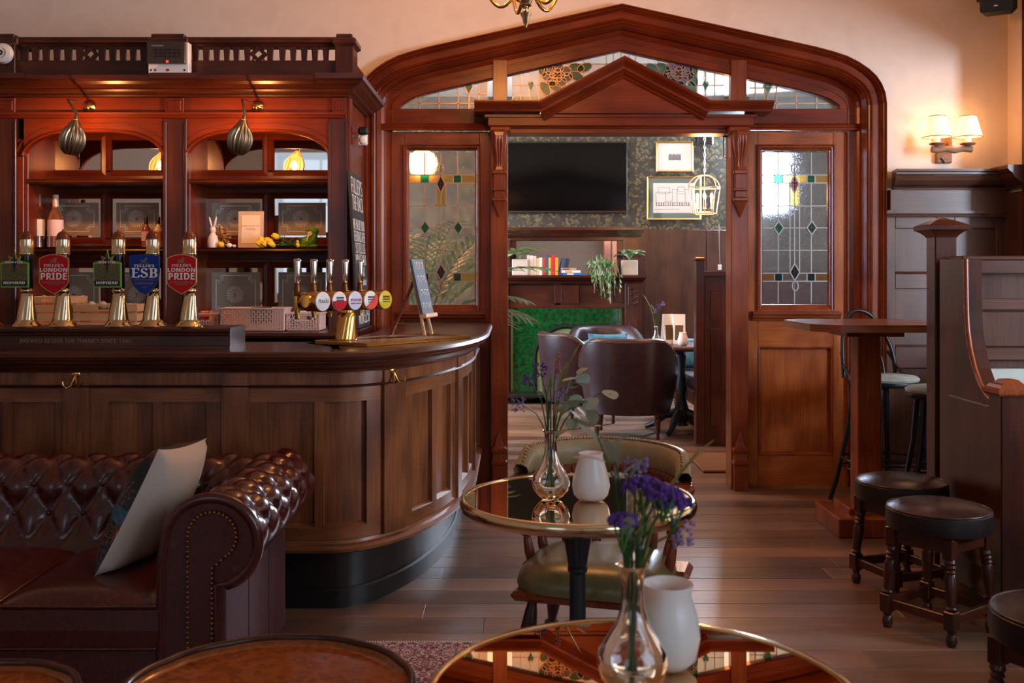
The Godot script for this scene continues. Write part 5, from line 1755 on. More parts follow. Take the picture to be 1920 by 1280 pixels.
	for x in [xr - 0.08, xl + 0.08]:
		for z in [-3.02, -3.76]:
			g = Geo.new()
			g.lathe([Vector2(0, 0), Vector2(0.02, 0), Vector2(0.034, 0.03), Vector2(0.03, 0.06), Vector2(0.02, 0.07), Vector2(0.02, 0.09), Vector2(0, 0.09)], 12, Vector3(x, 0, z))
			part(s, "foot", g, M.dv)
	settle(s, Vector3(mid, 0, -3.4))
	# scatter cushion leaning on the arm: dark flowered face, plain pale back
	var A := Vector3(-1.253, 0.43, -3.1); var B := Vector3(-1.066, 0.812, -3.12); var C := Vector3(-1.037, 0.785, -3.5)
	var c = thing("scatter_cushion", "square cushion with pale plain back and dark flowered face leaning on the sofa arm", "cushion")
	var ex := (C - B).normalized(); var ey := (B - A).normalized()
	var ez := ex.cross(ey).normalized()
	pillow(c, "cover", 0.4, 0.43, 0.088, mk(c8(206, 196, 184), 0.8), flower_cloth(), 20)
	c.transform = Transform3D(Basis(ex, ey, ez), (A + C) / 2 + Vector3(-0.02, 0.0, 0))
	# low tables and the rug
	var r = thing("rug", "red and blue patterned rug under the front tables", "rug")
	bx(r, "pile", Vector3(-0.2, 0.0055, -2.35), Vector3(1.15, 0.009, 2.7), rug_mat(), 0.003)
	g = Geo.new()
	for i in 120: g.box(Vector3(-0.76 + i * 0.00955, 0.003, -3.712), Vector3(0.004, 0.003, 0.03), 0.0)
	var fr = part(r, "fringe", g, mk(c8(200, 190, 176), 0.9))
	fr.set_meta("kind", "stuff")
	settle(r, Vector3(-0.2, 0, -2.35))
	low_table("coffee_table", "round burr wood coffee table with a scalloped edge before the sofa", Vector3(X(500, 2.05), 0.009, -2.05), 0.298)
	low_table("coffee_table", "small wooden coffee table with a carved edge at the end of the sofa", Vector3(X(-62, 1.99), 0.0, -1.99), 0.205)
func low_table(called: String, label: String, at: Vector3, r: float):
	var t = thing(called, label, "table")
	var top := 0.5 - at.y
	var n := 96
	var g := Geo.new()
	var prof := [[0.0, 0.0], [0.9, 0.0], [0.93, 0.002], [0.95, 0.01], [0.965, 0.016], [0.985, 0.014], [1.0, 0.004], [0.995, -0.006], [0.975, -0.016], [0.94, -0.022], [0.0, -0.022]]
	for run_ in [[0, 2], [1, 10], [9, 11]]:
		var rows := []
		for k in range(run_[0], run_[1]):
			var ring := []
			for i in n:
				var a := TAU * i / n
				var wob: float = (1.0 + 0.016 * pow(absf(sin(a * 6)), 0.6)) if k > 1 and k < 9 else 1.0
				var rr: float = r * prof[k][0] * wob
				ring.append(Vector3(cos(a) * rr, top + prof[k][1], -sin(a) * rr))
			rows.append(ring)
		if rows.size() > 1: g.grid(rows, true, true)
	part(t, "table_top", g, M.burr)
	g = Geo.new()
	var rim := []
	for i in n + 1:
		var a := TAU * i / n
		var rr := r * 0.972 * (1.0 + 0.016 * pow(absf(sin(a * 6)), 0.6))
		rim.append(Vector3(cos(a) * rr, top + 0.013, -sin(a) * rr))
	g.tube(rim, 0.0085, 8, false)
	part(t, "carved_rim", g, M.dh)
	g = Geo.new()
	g.lathe([Vector2(0.09, top - 0.02), Vector2(0.05, top - 0.05), Vector2(0.025, top - 0.08), Vector2(0.03, 0.3), Vector2(0.045, 0.24), Vector2(0.025, 0.18), Vector2(0.04, 0.12), Vector2(0, 0.1)], 16)
	part(t, "column", g, M.dv)
	for k in 3:
		var a := TAU * k / 3 + 0.4
		g = Geo.new()
		g.tube([Vector3(cos(a) * 0.02, 0.15, sin(a) * 0.02), Vector3(cos(a) * 0.1, 0.14, sin(a) * 0.1), Vector3(cos(a) * 0.17, 0.05, sin(a) * 0.17), Vector3(cos(a) * 0.2, 0.014, sin(a) * 0.2)], [0.022, 0.02, 0.016, 0.014], 8)
		part(t, "foot", g, M.dv)
	t.position = at
func flower_cloth() -> StandardMaterial3D:
	var im := Image.create(512, 512, false, Image.FORMAT_RGB8)
	im.fill(c8(36, 42, 46))
	var r2 := RandomNumberGenerator.new()
	r2.seed = 11
	for f in 9:
		var cx := r2.randf() * 512; var cy := r2.randf() * 512
		var col: Color = [c8(206, 120, 76), c8(196, 104, 66), c8(120, 140, 146)][f % 3]
		for p in 22:
			var a := TAU * p / 22 + r2.randf() * 0.2
			var x := cx; var y := cy
			for k in 70:
				for w in (2 if k < 55 else 4): im.set_pixel(posmod(int(x + w), 512), posmod(int(y), 512), col)
				x += cos(a); y += sin(a); a += 0.022 * (1 if p % 2 else -1)
	for f in 6:
		var cx := r2.randf() * 512; var cy := r2.randf() * 512
		for k in 900:
			var d := Vector2.from_angle(r2.randf() * TAU) * r2.randf_range(0, 26)
			im.set_pixel(posmod(int(cx + d.x * 1.8 + d.y * 0.8), 512), posmod(int(cy + d.y * 0.5), 512), c8(206, 62, 32))
	var top := c8(52, 98, 122)
	for y in 60:
		for x in 512:
			if (x * 7 + y * 13) % 11 > 1: im.set_pixel(x, y, top if (x / 9 + y / 7) % 5 else top.lightened(0.2))
	var m := mk(Color.WHITE, 0.8)
	m.albedo_texture = ImageTexture.create_from_image(im)
	m.uv1_triplanar = true
	m.uv1_scale = Vector3.ONE * 2.4
	return m
func rug_mat() -> StandardMaterial3D:
	var W := 512
	var im := Image.create(W, W, false, Image.FORMAT_RGB8)
	var n := FastNoiseLite.new()
	n.seed = 3
	n.frequency = 0.03
	var pal := [c8(166, 40, 48), c8(214, 200, 190), c8(46, 56, 88), c8(178, 84, 84), c8(224, 214, 206), c8(128, 34, 44)]
	for y in W:
		for x in W:
			# mirrored motifs, the same in every quarter of a 128 pixel repeat
			var qx := absi((x % 128) - 64); var qy := absi((y % 128) - 64)
			var v := n.get_noise_2d(qx * 1.6, qy * 1.6) + 0.3 * sin(qx * 0.4) * cos(qy * 0.4)
			var k := int(clampf((v + 0.7) * 4.6, 0, 5.9))
			if (qx + qy) % 32 < 2: k = 4
			im.set_pixel(x, y, pal[k].darkened(0.08 * ((x * 31 + y * 17) % 3)))
	var m := tri_mat(ImageTexture.create_from_image(im), 1.25, 0.95, 0.2)
	return relief(m, grey_tex(52, 0.2, 2), 0.3)

# ---------------------------------------------------------------- tables and chairs
func bistro_table(label: String, at: Vector3):
	var t = thing("bistro_table", label, "table", "mirror-topped round tables")
	var r := 0.325
	var h := 0.73 - at.y
	var g := Geo.new()
	g.lathe([Vector2(0, h), Vector2(r - 0.012, h)], 96)
	part(t, "mirror_top", g, M.bronze_mirror, "tinted mirror table top")
	g = Geo.new()
	g.lathe([Vector2(r - 0.012, h - 0.002), Vector2(r - 0.011, h + 0.003), Vector2(r - 0.004, h + 0.004), Vector2(r + 0.001, h - 0.001), Vector2(r + 0.004, h - 0.012), Vector2(r + 0.002, h - 0.024), Vector2(r - 0.006, h - 0.032), Vector2(r - 0.03, h - 0.034)], 96, Vector3.ZERO, Basis.IDENTITY, 1.2)
	part(t, "brass_rim", g, M.brass_pale, "polished brass rim")
	g = Geo.new()
	g.lathe([Vector2(r - 0.03, h - 0.034), Vector2(0, h - 0.034)], 48)
	part(t, "underside", g, M.black)
	g = Geo.new()
	g.lathe([Vector2(0.09, h - 0.034), Vector2(0.085, h - 0.05), Vector2(0.05, h - 0.056), Vector2(0.042, h - 0.066), Vector2(0.03, h - 0.07)], 20)
	part(t, "mounting_plate", g, M.iron)
	g = Geo.new()
	g.lathe([Vector2(0.03, h - 0.07), Vector2(0.036, h - 0.08), Vector2(0.038, h - 0.1), Vector2(0.03, h - 0.15), Vector2(0.024, h - 0.19)], 40, Vector3.ZERO, Basis.IDENTITY, 0.7, 0.07, 10)
	g.lathe([Vector2(0.024, h - 0.19), Vector2(0.028, h - 0.194), Vector2(0.028, h - 0.204), Vector2(0.022, h - 0.21), Vector2(0.024, 0.3), Vector2(0.03, 0.2), Vector2(0.03, 0.16)], 24)
	part(t, "column", g, M.iron)
	g = Geo.new()
	g.lathe([Vector2(0.03, 0.16), Vector2(0.05, 0.14), Vector2(0.055, 0.1), Vector2(0.09, 0.06), Vector2(0.16, 0.035), Vector2(0.2, 0.024), Vector2(0.205, 0.008), Vector2(0.2, 0), Vector2(0, 0)], 32)
	part(t, "base", g, M.iron)
	t.position = at
	return t
func turned_leg(g: Geo, a: Vector3, b: Vector3, r: float, rings: Array):
	var y := (a - b).normalized()
	var x := y.cross(Vector3.BACK).normalized()
	var l := (a - b).length()
	var prof := []
	for q in rings: prof.append(Vector2(q[0] * r, q[1] * l))
	g.lathe(prof, 12, b, Basis(x, y, x.cross(y)))
const SPIN := [[0.5, 0.0], [0.62, 0.05], [0.9, 0.22], [0.7, 0.36], [0.55, 0.4], [0.95, 0.43], [0.95, 0.47], [0.55, 0.5], [0.7, 0.56], [1.0, 0.7], [0.75, 0.85], [0.55, 0.92], [0.6, 1.0]]
func captains_chair():
	var t = thing("captains_chair", "wooden captain's chair with olive leather seat and nail-trimmed back at the rear mirror table", "chair")
	var g := Geo.new()
	# seat: rounded square, padded
	var rows := []
	for k in [[0.0, 0.478], [0.4, 0.476], [0.7, 0.468], [0.88, 0.452], [0.97, 0.43], [1.0, 0.405], [0.98, 0.39]]:
		var ring := []
		for i in 48:
			var a := TAU * i / 48
			var c := cos(a); var s := sin(a)
			var rr: float = 1.0 / pow(pow(absf(c), 4.0) + pow(absf(s), 4.0), 0.25)
			ring.append(Vector3(c * rr * k[0] * 0.238, k[1], s * rr * k[0] * 0.22))
		rows.append(ring)
	g.grid(rows, true, true)
	part(t, "seat_pad", g, M.olive, "olive leather seat pad")
	g = Geo.new()
	g.box(Vector3(0, 0.378, 0), Vector3(0.46, 0.03, 0.42), 0.012)
	g.box(Vector3(0.19, 0.388, -0.16), Vector3(0.17, 0.034, 0.15), 0.02)
	g.box(Vector3(-0.19, 0.388, -0.16), Vector3(0.17, 0.034, 0.15), 0.02)
	part(t, "seat_frame", g, M.mv)
	# arm bow and the padded back
	var bow := []; var pad_f := []; var pad_b := []
	for i in 33:
		var a := lerpf(-16, 196, i / 32.0)
		var r := deg_to_rad(a)
		var p := Vector3(cos(r) * 0.268, 0.682 + 0.012 * sin(r), -sin(r) * 0.255 - 0.02)
		bow.append(p)
		var f := clampf(sin(r) * 1.5 + 0.1, 0, 1)
		if i >= 3 and i <= 29:
			var n := Vector3(-cos(r), 0, sin(r))
			var hh := 0.03 + 0.07 * smoothstep(0.0, 0.6, f)
			pad_f.append([p + n * 0.014 + Vector3.UP * 0.012, p + n * 0.03 + Vector3.UP * hh * 0.4, p + n * 0.026 + Vector3.UP * hh * 0.8, p + n * 0.008 + Vector3.UP * hh, p - n * 0.012 + Vector3.UP * hh, p - n * 0.022 + Vector3.UP * hh * 0.7, p - n * 0.018 + Vector3.UP * 0.01])
	g = Geo.new()
	for i in bow.size() - 1:
		var a: Vector3 = bow[i]; var b: Vector3 = bow[i + 1]
		g.bar(a, b + (b - a) * 0.12, 0.062, 0.03, 0.008, Vector3.UP)
	for e in [bow[0], bow[-1]]:
		g.ball(e + Vector3(0, 0, 0.015), Vector3(0.036, 0.024, 0.034), 12, 8)
	part(t, "arm_bow", g, M.mh)
	g = Geo.new()
	g.grid(pad_f)
	part(t, "back_pad", g, M.olive_pale, "buff leather back pad")
	g = Geo.new()
	for row in pad_f:
		g.ball(row[0], Vector3.ONE * 0.0055, 7, 4)
		g.ball(row[3], Vector3.ONE * 0.0055, 7, 4)
	for i in pad_f.size() - 1:
		for f in [0.33, 0.66]:
			g.ball(pad_f[i][0].lerp(pad_f[i + 1][0], f), Vector3.ONE * 0.0055, 7, 4)
			g.ball(pad_f[i][3].lerp(pad_f[i + 1][3], f), Vector3.ONE * 0.0055, 7, 4)
	var nt = part(t, "nail_trim", g, M.pewter, "close row of dark upholstery nails")
	nt.set_meta("kind", "stuff")
	for i in [2, 6, 10, 14, 18, 22, 26, 30]:
		var p: Vector3 = bow[i]
		g = Geo.new()
		turned_leg(g, p + Vector3.DOWN * 0.01, Vector3(p.x * 0.8, 0.4, p.z * 0.82 + 0.0), 0.019, SPIN)
		part(t, "spindle", g, M.mv)
	for q in [[-1, 1], [1, 1], [-1, -1], [1, -1]]:
		g = Geo.new()
		turned_leg(g, Vector3(q[0] * 0.17, 0.38, q[1] * 0.15), Vector3(q[0] * 0.215, 0.0, q[1] * 0.2), 0.026, SPIN)
		part(t, "leg", g, M.dv)
	for q in [-1, 1]:
		g = Geo.new()
		turned_leg(g, Vector3(q * 0.196, 0.17, 0.175), Vector3(q * 0.196, 0.17, -0.175), 0.017, [[0.5, 0], [0.8, 0.2], [1, 0.5], [0.8, 0.8], [0.5, 1]])
		part(t, "stretcher", g, M.dv)
	g = Geo.new()
	g.tube([Vector3(-0.196, 0.17, 0), Vector3(0, 0.17, 0), Vector3(0.196, 0.17, 0)], [0.01, 0.016, 0.01], 10)
	part(t, "stretcher", g, M.dv)
	t.position = Vector3(0.272, 0, -3.2)
	t.rotation.y = -0.28
func pub_stool(label: String):
	var t = thing("pub_stool", label, "stool", "low leather-topped pub stools")
	var g := Geo.new()
	g.lathe([Vector2(0, 0.49), Vector2(0.08, 0.488), Vector2(0.14, 0.481), Vector2(0.18, 0.466)], 40)
	part(t, "seat_top", g, M.stool)
	g = Geo.new()
	g.lathe([Vector2(0.18, 0.466), Vector2(0.19, 0.458), Vector2(0.192, 0.41), Vector2(0.187, 0.39), Vector2(0.17, 0.386), Vector2(0, 0.386)], 40)
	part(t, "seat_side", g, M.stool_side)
	g = Geo.new()
	var rim := []
	for i in 49: rim.append(Vector3(cos(TAU * i / 48) * 0.184, 0.464, sin(TAU * i / 48) * 0.184))
	g.tube(rim, 0.005, 6, false)
	part(t, "piping", g, M.stool)
	var s := 0.118
	for k in 4:
		var a := PI / 2 * k
		var d := Vector3(cos(a), 0, sin(a))
		bx(t, "apron", d * s + Vector3.UP * 0.356, Vector3(0.02 if k % 2 == 0 else s * 2, 0.055, s * 2 if k % 2 == 0 else 0.02), M.dh)
		bx(t, "stretcher", d * (s + 0.012) + Vector3.UP * 0.095, Vector3(0.022 if k % 2 == 0 else s * 2, 0.035, s * 2 if k % 2 == 0 else 0.022), M.dh)
	for x in [-1, 1]:
		for z in [-1, 1]:
			g = Geo.new()
			var c := Vector3(x * s, 0, z * s)
			var c2 := Vector3(x * (s + 0.014), 0, z * (s + 0.014))
			g.box(c + Vector3.UP * 0.35, Vector3(0.042, 0.075, 0.042), 0.004)
			g.box(c2 + Vector3.UP * 0.095, Vector3(0.044, 0.07, 0.044), 0.004)
			turned_leg(g, c + Vector3.UP * 0.315, c2 + Vector3.UP * 0.13, 0.022, [[0.7, 0], [1.0, 0.04], [0.75, 0.08], [0.8, 0.12], [1.05, 0.62], [0.8, 0.7], [1.0, 0.74], [0.75, 0.78], [1.0, 0.83], [0.75, 0.87], [1.0, 0.92], [0.8, 1.0]])
			g.lathe([Vector2(0, 0), Vector2(0.015, 0), Vector2(0.021, 0.02), Vector2(0.019, 0.035), Vector2(0.013, 0.045), Vector2(0.02, 0.06)], 12, c2)
			part(t, "leg", g, M.dv)
	return t
func tables_and_chairs():
	bistro_table("round mirror-topped table with a brass rim and an olive chair behind it", Vector3(X(1083, 2.825), 0, -2.825))
	bistro_table("round mirror-topped table that reflects the stained glass, on the rug", Vector3(X(1206, 1.5), 0.01, -1.5))
	captains_chair()
	flower_vase(Vector3(X(1032, 2.83), 0.734, -2.8), 1.0, "clear glass bud vase of eucalyptus on the table by the olive chair", 0)
	candle_pot(Vector3(X(1108, 2.79), 0.734, -2.79), 1.0, "white candle pot on the mirror table by the olive chair")
	flower_vase(Vector3(X(1186, 1.5), 0.734, -1.5), 1.0, "clear glass bud vase of purple statice on the mirror table on the rug", 1)
	candle_pot(Vector3(X(1252, 1.6), 0.734, -1.6), 0.97, "frosted white candle pot beside the purple statice", true)
	var a = pub_stool("round leather pub stool beside the end post of the settle, in front of its twin")
	a.position = Vector3(1.625, 0, -3.86)
	a.rotation.y = 0.62
	var b = copy(a, "round leather pub stool partly behind another, beside the high table")
	b.position = Vector3(X(1690, 4.36), 0, -4.36)
	b.rotation.y = 0.3
	var c = copy(a, "round leather pub stool standing apart, farthest from the high table")
	c.position = Vector3(X(2002, 2.66), 0, -2.66)
	c.rotation.y = 0.5
# ---------------------------------------------------------------- vases and pots
func flower_vase(at: Vector3, k: float, label: String, kind: int):
	var t = thing("bud_vase", label, "vase", "clear bud vases")
	var g := Geo.new()
	var out := [Vector2(0, 0.0), Vector2(0.026, 0.0), Vector2(0.034, 0.006), Vector2(0.047, 0.022), Vector2(0.053, 0.042), Vector2(0.05, 0.06), Vector2(0.038, 0.08), Vector2(0.025, 0.1), Vector2(0.018, 0.125), Vector2(0.016, 0.155), Vector2(0.018, 0.178), Vector2(0.024, 0.188)]
	var inn := [Vector2(0.022, 0.188), Vector2(0.0155, 0.176), Vector2(0.0135, 0.155), Vector2(0.0155, 0.125), Vector2(0.022, 0.101), Vector2(0.0345, 0.08), Vector2(0.046, 0.06), Vector2(0.049, 0.042), Vector2(0.043, 0.024), Vector2(0.03, 0.011), Vector2(0.0, 0.009)]
	var prof := []
	for p in out + inn: prof.append(p * k)
	g.lathe(prof, 32, Vector3.ZERO, Basis.IDENTITY, 1.3)
	part(t, "glass", g, M.clear)
	t.position = at
	# flowers are lifted out of the vase, so they are a thing of their own
	var f = thing("flower_stems", ["spray of eucalyptus, lilac statice and grasses in the vase by the olive chair", "bunch of purple statice and grey leaves in the vase on the rug table", "lilac sprigs in the small vase on the round wooden table"][kind], "flowers")
	var mouth := 0.18 * k
	var sprigs := []
	# [tip x, tip y, tip z, what]
	if kind == 0: sprigs = [[-0.03, 0.36, 0.0, "lilac"], [0.02, 0.4, 0.0, "pink"], [-0.09, 0.27, 0.02, "sprig"], [-0.06, 0.33, 0.0, "lilac"], [0.07, 0.41, -0.02, "blade"], [0.1, 0.36, 0.01, "euca"], [0.15, 0.3, 0.02, "euca"], [0.06, 0.26, 0.03, "euca"], [0.1, 0.2, 0.05, "euca"], [0.03, 0.3, 0.02, "sprig"], [0.0, 0.32, -0.02, "grass"], [0.04, 0.36, -0.02, "blade"], [-0.015, 0.3, 0.03, "grass"]]
	elif kind == 1: sprigs = [[0.04, 0.305, 0.03, "statice"], [0.06, 0.285, 0.0, "statice"], [0.015, 0.31, 0.0, "statice"], [-0.018, 0.262, 0.03, "statice_s"], [0.01, 0.33, -0.03, "sprig"], [0.07, 0.25, 0.03, "sprig"], [-0.03, 0.36, -0.01, "gum"], [-0.055, 0.39, -0.03, "gum"], [0.1, 0.36, 0.0, "blade"], [-0.01, 0.24, 0.03, "gum"], [0.02, 0.24, 0.02, "grass"], [0.0, 0.22, -0.01, "gum"]]
	else: sprigs = [[-0.03, 0.32, 0, "grass"], [0.02, 0.34, 0, "lilac"], [0.06, 0.36, 0, "sprig"], [-0.01, 0.3, 0.02, "lilac"], [-0.1, 0.42, 0, "blade"]]
	for s in sprigs:
		var tip := Vector3(s[0], s[1], s[2])
		var gs := Geo.new()
		var low := Vector3(-s[0] * 0.1, 0.03 * k, -s[2] * 0.1)
		var neck := Vector3(clampf(s[0], -0.01, 0.01) * 0.7, mouth * 0.85, clampf(s[2], -0.01, 0.01) * 0.7)
		var mid := Vector3(s[0] * 0.45, lerpf(mouth, s[1], 0.6), s[2] * 0.4)
		var path := [low, neck, neck.lerp(mid, 0.5) + Vector3(0, 0.01, 0), mid, tip]
		gs.tube(path, [0.0018, 0.0022, 0.002, 0.0017, 0.0012], 5, false)
		var st = part(f, "stem", gs, M.leaf_dark if s[3] != "blade" else M.olive_leaf)
		gs = Geo.new()
		match s[3]:
			"lilac", "sprig":
				for i in 34:
					var p := tip + Vector3(rng.randf_range(-1, 1), rng.randf_range(-1.6, 0.6), rng.randf_range(-1, 1)) * 0.018
					gs.ball(p, Vector3.ONE * rng.randf_range(0.002, 0.0042), 5, 3)
				part(st, "blossom", gs, M.purple if s[3] == "lilac" else M.lilac)
			"pink":
				for i in 40: gs.ball(tip + Vector3(rng.randf_range(-0.006, 0.006), -i * 0.0014, rng.randf_range(-0.006, 0.006)), Vector3.ONE * 0.0034, 5, 3)
				part(st, "blossom", gs, M.pinkish)
			"statice", "statice_s":
				var sz := 1.0 if s[3] == "statice" else 0.7
				for i in int(120 * sz):
					var a := rng.randf() * TAU
					var rr := sqrt(rng.randf()) * 0.03 * sz
					gs.ball(tip + Vector3(cos(a) * rr, -rr * rr * 9 + rng.randf_range(-0.004, 0.006), sin(a) * rr), Vector3(0.0036, 0.0045, 0.0036), 6, 4)
				part(st, "blossom", gs, M.purple)
				gs = Geo.new()
				for i in 7:
					var a := TAU * i / 7
					gs.tube([tip + Vector3(0, -0.05, 0), tip + Vector3(cos(a) * 0.02 * sz, -0.008, sin(a) * 0.02 * sz)], 0.0015, 4, false)
				part(st, "bract", gs, M.leaf)
			"euca":
				for i in 6:
					var q: Vector3 = mid.lerp(tip, i / 5.0)
					var gl := Geo.new()
					var d := Vector3(rng.randf_range(-1, 1), rng.randf_range(-0.5, 0.7), rng.randf_range(0.0, 0.8))
					blade(gl, q, d, rng.randf_range(0.036, 0.056), rng.randf_range(0.034, 0.048), 0.3, 6, 0.12, true)
					part(st, "leaf", gl, M.euca)
			"gum":
				for i in 4:
					var q: Vector3 = mid.lerp(tip, i / 3.0)
					var gl := Geo.new()
					blade(gl, q, Vector3(rng.randf_range(-1, 0.6), rng.randf_range(0.2, 1.0), rng.randf_range(-0.3, 0.7)), rng.randf_range(0.04, 0.06), 0.02, 0.4, 6, 0.15)
					part(st, "leaf", gl, M.euca)
			"blade":
				blade(gs, mid, tip - mid, (tip - mid).length() * 1.25, 0.016, 0.3, 6)
				part(st, "leaf", gs, M.olive_leaf)
			"grass":
				for i in 5: blade(gs, mid.lerp(tip, i / 5.0), Vector3(rng.randf_range(-1, 1), 1.2, rng.randf_range(-1, 1)), 0.05, 0.007, 0.2, 4)
				part(st, "leaf", gs, M.leaf)
	f.position = at
func candle_pot(at: Vector3, k: float, label: String, open := false):
	var t = thing("candle_pot", label, "candle holder", "white candle pots")
	var g := Geo.new()
	var prof := [Vector2(0, 0), Vector2(0.036, 0), Vector2(0.047, 0.012), Vector2(0.052, 0.035), Vector2(0.049, 0.06), Vector2(0.04, 0.09), Vector2(0.033, 0.112), Vector2(0.033, 0.122), Vector2(0.035, 0.126), Vector2(0.032, 0.126), Vector2(0.029, 0.112), Vector2(0.036, 0.088), Vector2(0.045, 0.058), Vector2(0.046, 0.03), Vector2(0, 0.012)]
	if open: prof = [Vector2(0, 0), Vector2(0.032, 0), Vector2(0.046, 0.014), Vector2(0.052, 0.045), Vector2(0.05, 0.075), Vector2(0.042, 0.1), Vector2(0.037, 0.116), Vector2(0.041, 0.13), Vector2(0.041, 0.134), Vector2(0.038, 0.132), Vector2(0.034, 0.116), Vector2(0.038, 0.1), Vector2(0.046, 0.075), Vector2(0.047, 0.04), Vector2(0, 0.012)]
	for i in prof.size(): prof[i] *= k
	g.lathe(prof, 16 if not open else 36, Vector3.ZERO, Basis.IDENTITY, 1.2)
	part(t, "pot", g, M.opal)
	g = Geo.new()
	g.lathe([Vector2(0, 0.014), Vector2(0.019, 0.014), Vector2(0.019, 0.03), Vector2(0, 0.03)], 14)
	part(t, "tea_light", g, M.paper)
	t.position = at

# ---------------------------------------------------------------- high table, tall stools and the settle on the right
func bent_stool(label: String):
	var t = thing("bentwood_bar_stool", label, "bar stool", "black bentwood bar stools")
	var g := Geo.new()
	g.lathe([Vector2(0, 0.735), Vector2(0.16, 0.735), Vector2(0.195, 0.742), Vector2(0.2, 0.755), Vector2(0.185, 0.768), Vector2(0, 0.772)], 32)
	part(t, "seat", g, M.sage)
	g = Geo.new()
	g.lathe([Vector2(0.17, 0.71), Vector2(0.2, 0.712), Vector2(0.204, 0.725), Vector2(0.2, 0.74), Vector2(0.17, 0.742)], 32)
	part(t, "seat_ring", g, M.black)
	for q in [[-1, -1], [1, -1], [-1, 1], [1, 1]]:
		g = Geo.new()
		g.tube([Vector3(q[0] * 0.12, 0.72, q[1] * 0.12), Vector3(q[0] * 0.14, 0.45, q[1] * 0.14), Vector3(q[0] * 0.19, 0.12, q[1] * 0.19), Vector3(q[0] * 0.215, 0.0, q[1] * 0.215)], [0.016, 0.015, 0.014, 0.013], 10)
		part(t, "leg", g, M.black)
	for yr in [[0.27, 0.232], [0.22, 0.225]]:
		g = Geo.new()
		var ring := []
		for i in 33: ring.append(Vector3(cos(TAU * i / 32) * yr[1], yr[0], sin(TAU * i / 32) * yr[1]))
		g.tube(ring, 0.009, 8, false)
		part(t, "foot_ring", g, M.black)
	var hoop := []
	for i in 29:
		var a := lerpf(0, PI, i / 28.0)
		var rise := sin(a)
		hoop.append(Vector3(cos(a) * (0.19 - 0.04 * rise * 0.0) * (1.0 - 0.12 * sin(a * 2) * sin(a * 2)), 0.75 + 0.4 * pow(rise, 0.62), -0.12 - 0.11 * rise))
	g = Geo.new()
	g.tube(hoop, 0.0125, 10)
	part(t, "back_hoop", g, M.black)
	var inner := []
	for p in hoop: inner.append(Vector3(p.x * 0.55, 0.75 + (p.y - 0.75) * 0.72, p.z))
	g = Geo.new()
	g.tube(inner, 0.0105, 10)
	part(t, "inner_hoop", g, M.black)
	for s in [-1, 1]:
		g = Geo.new()
		g.tube([Vector3(s * 0.17, 0.9, -0.17), Vector3(s * 0.19, 0.82, -0.12), Vector3(s * 0.195, 0.75, -0.04)], 0.009, 8)
		part(t, "brace", g, M.black)
	return t
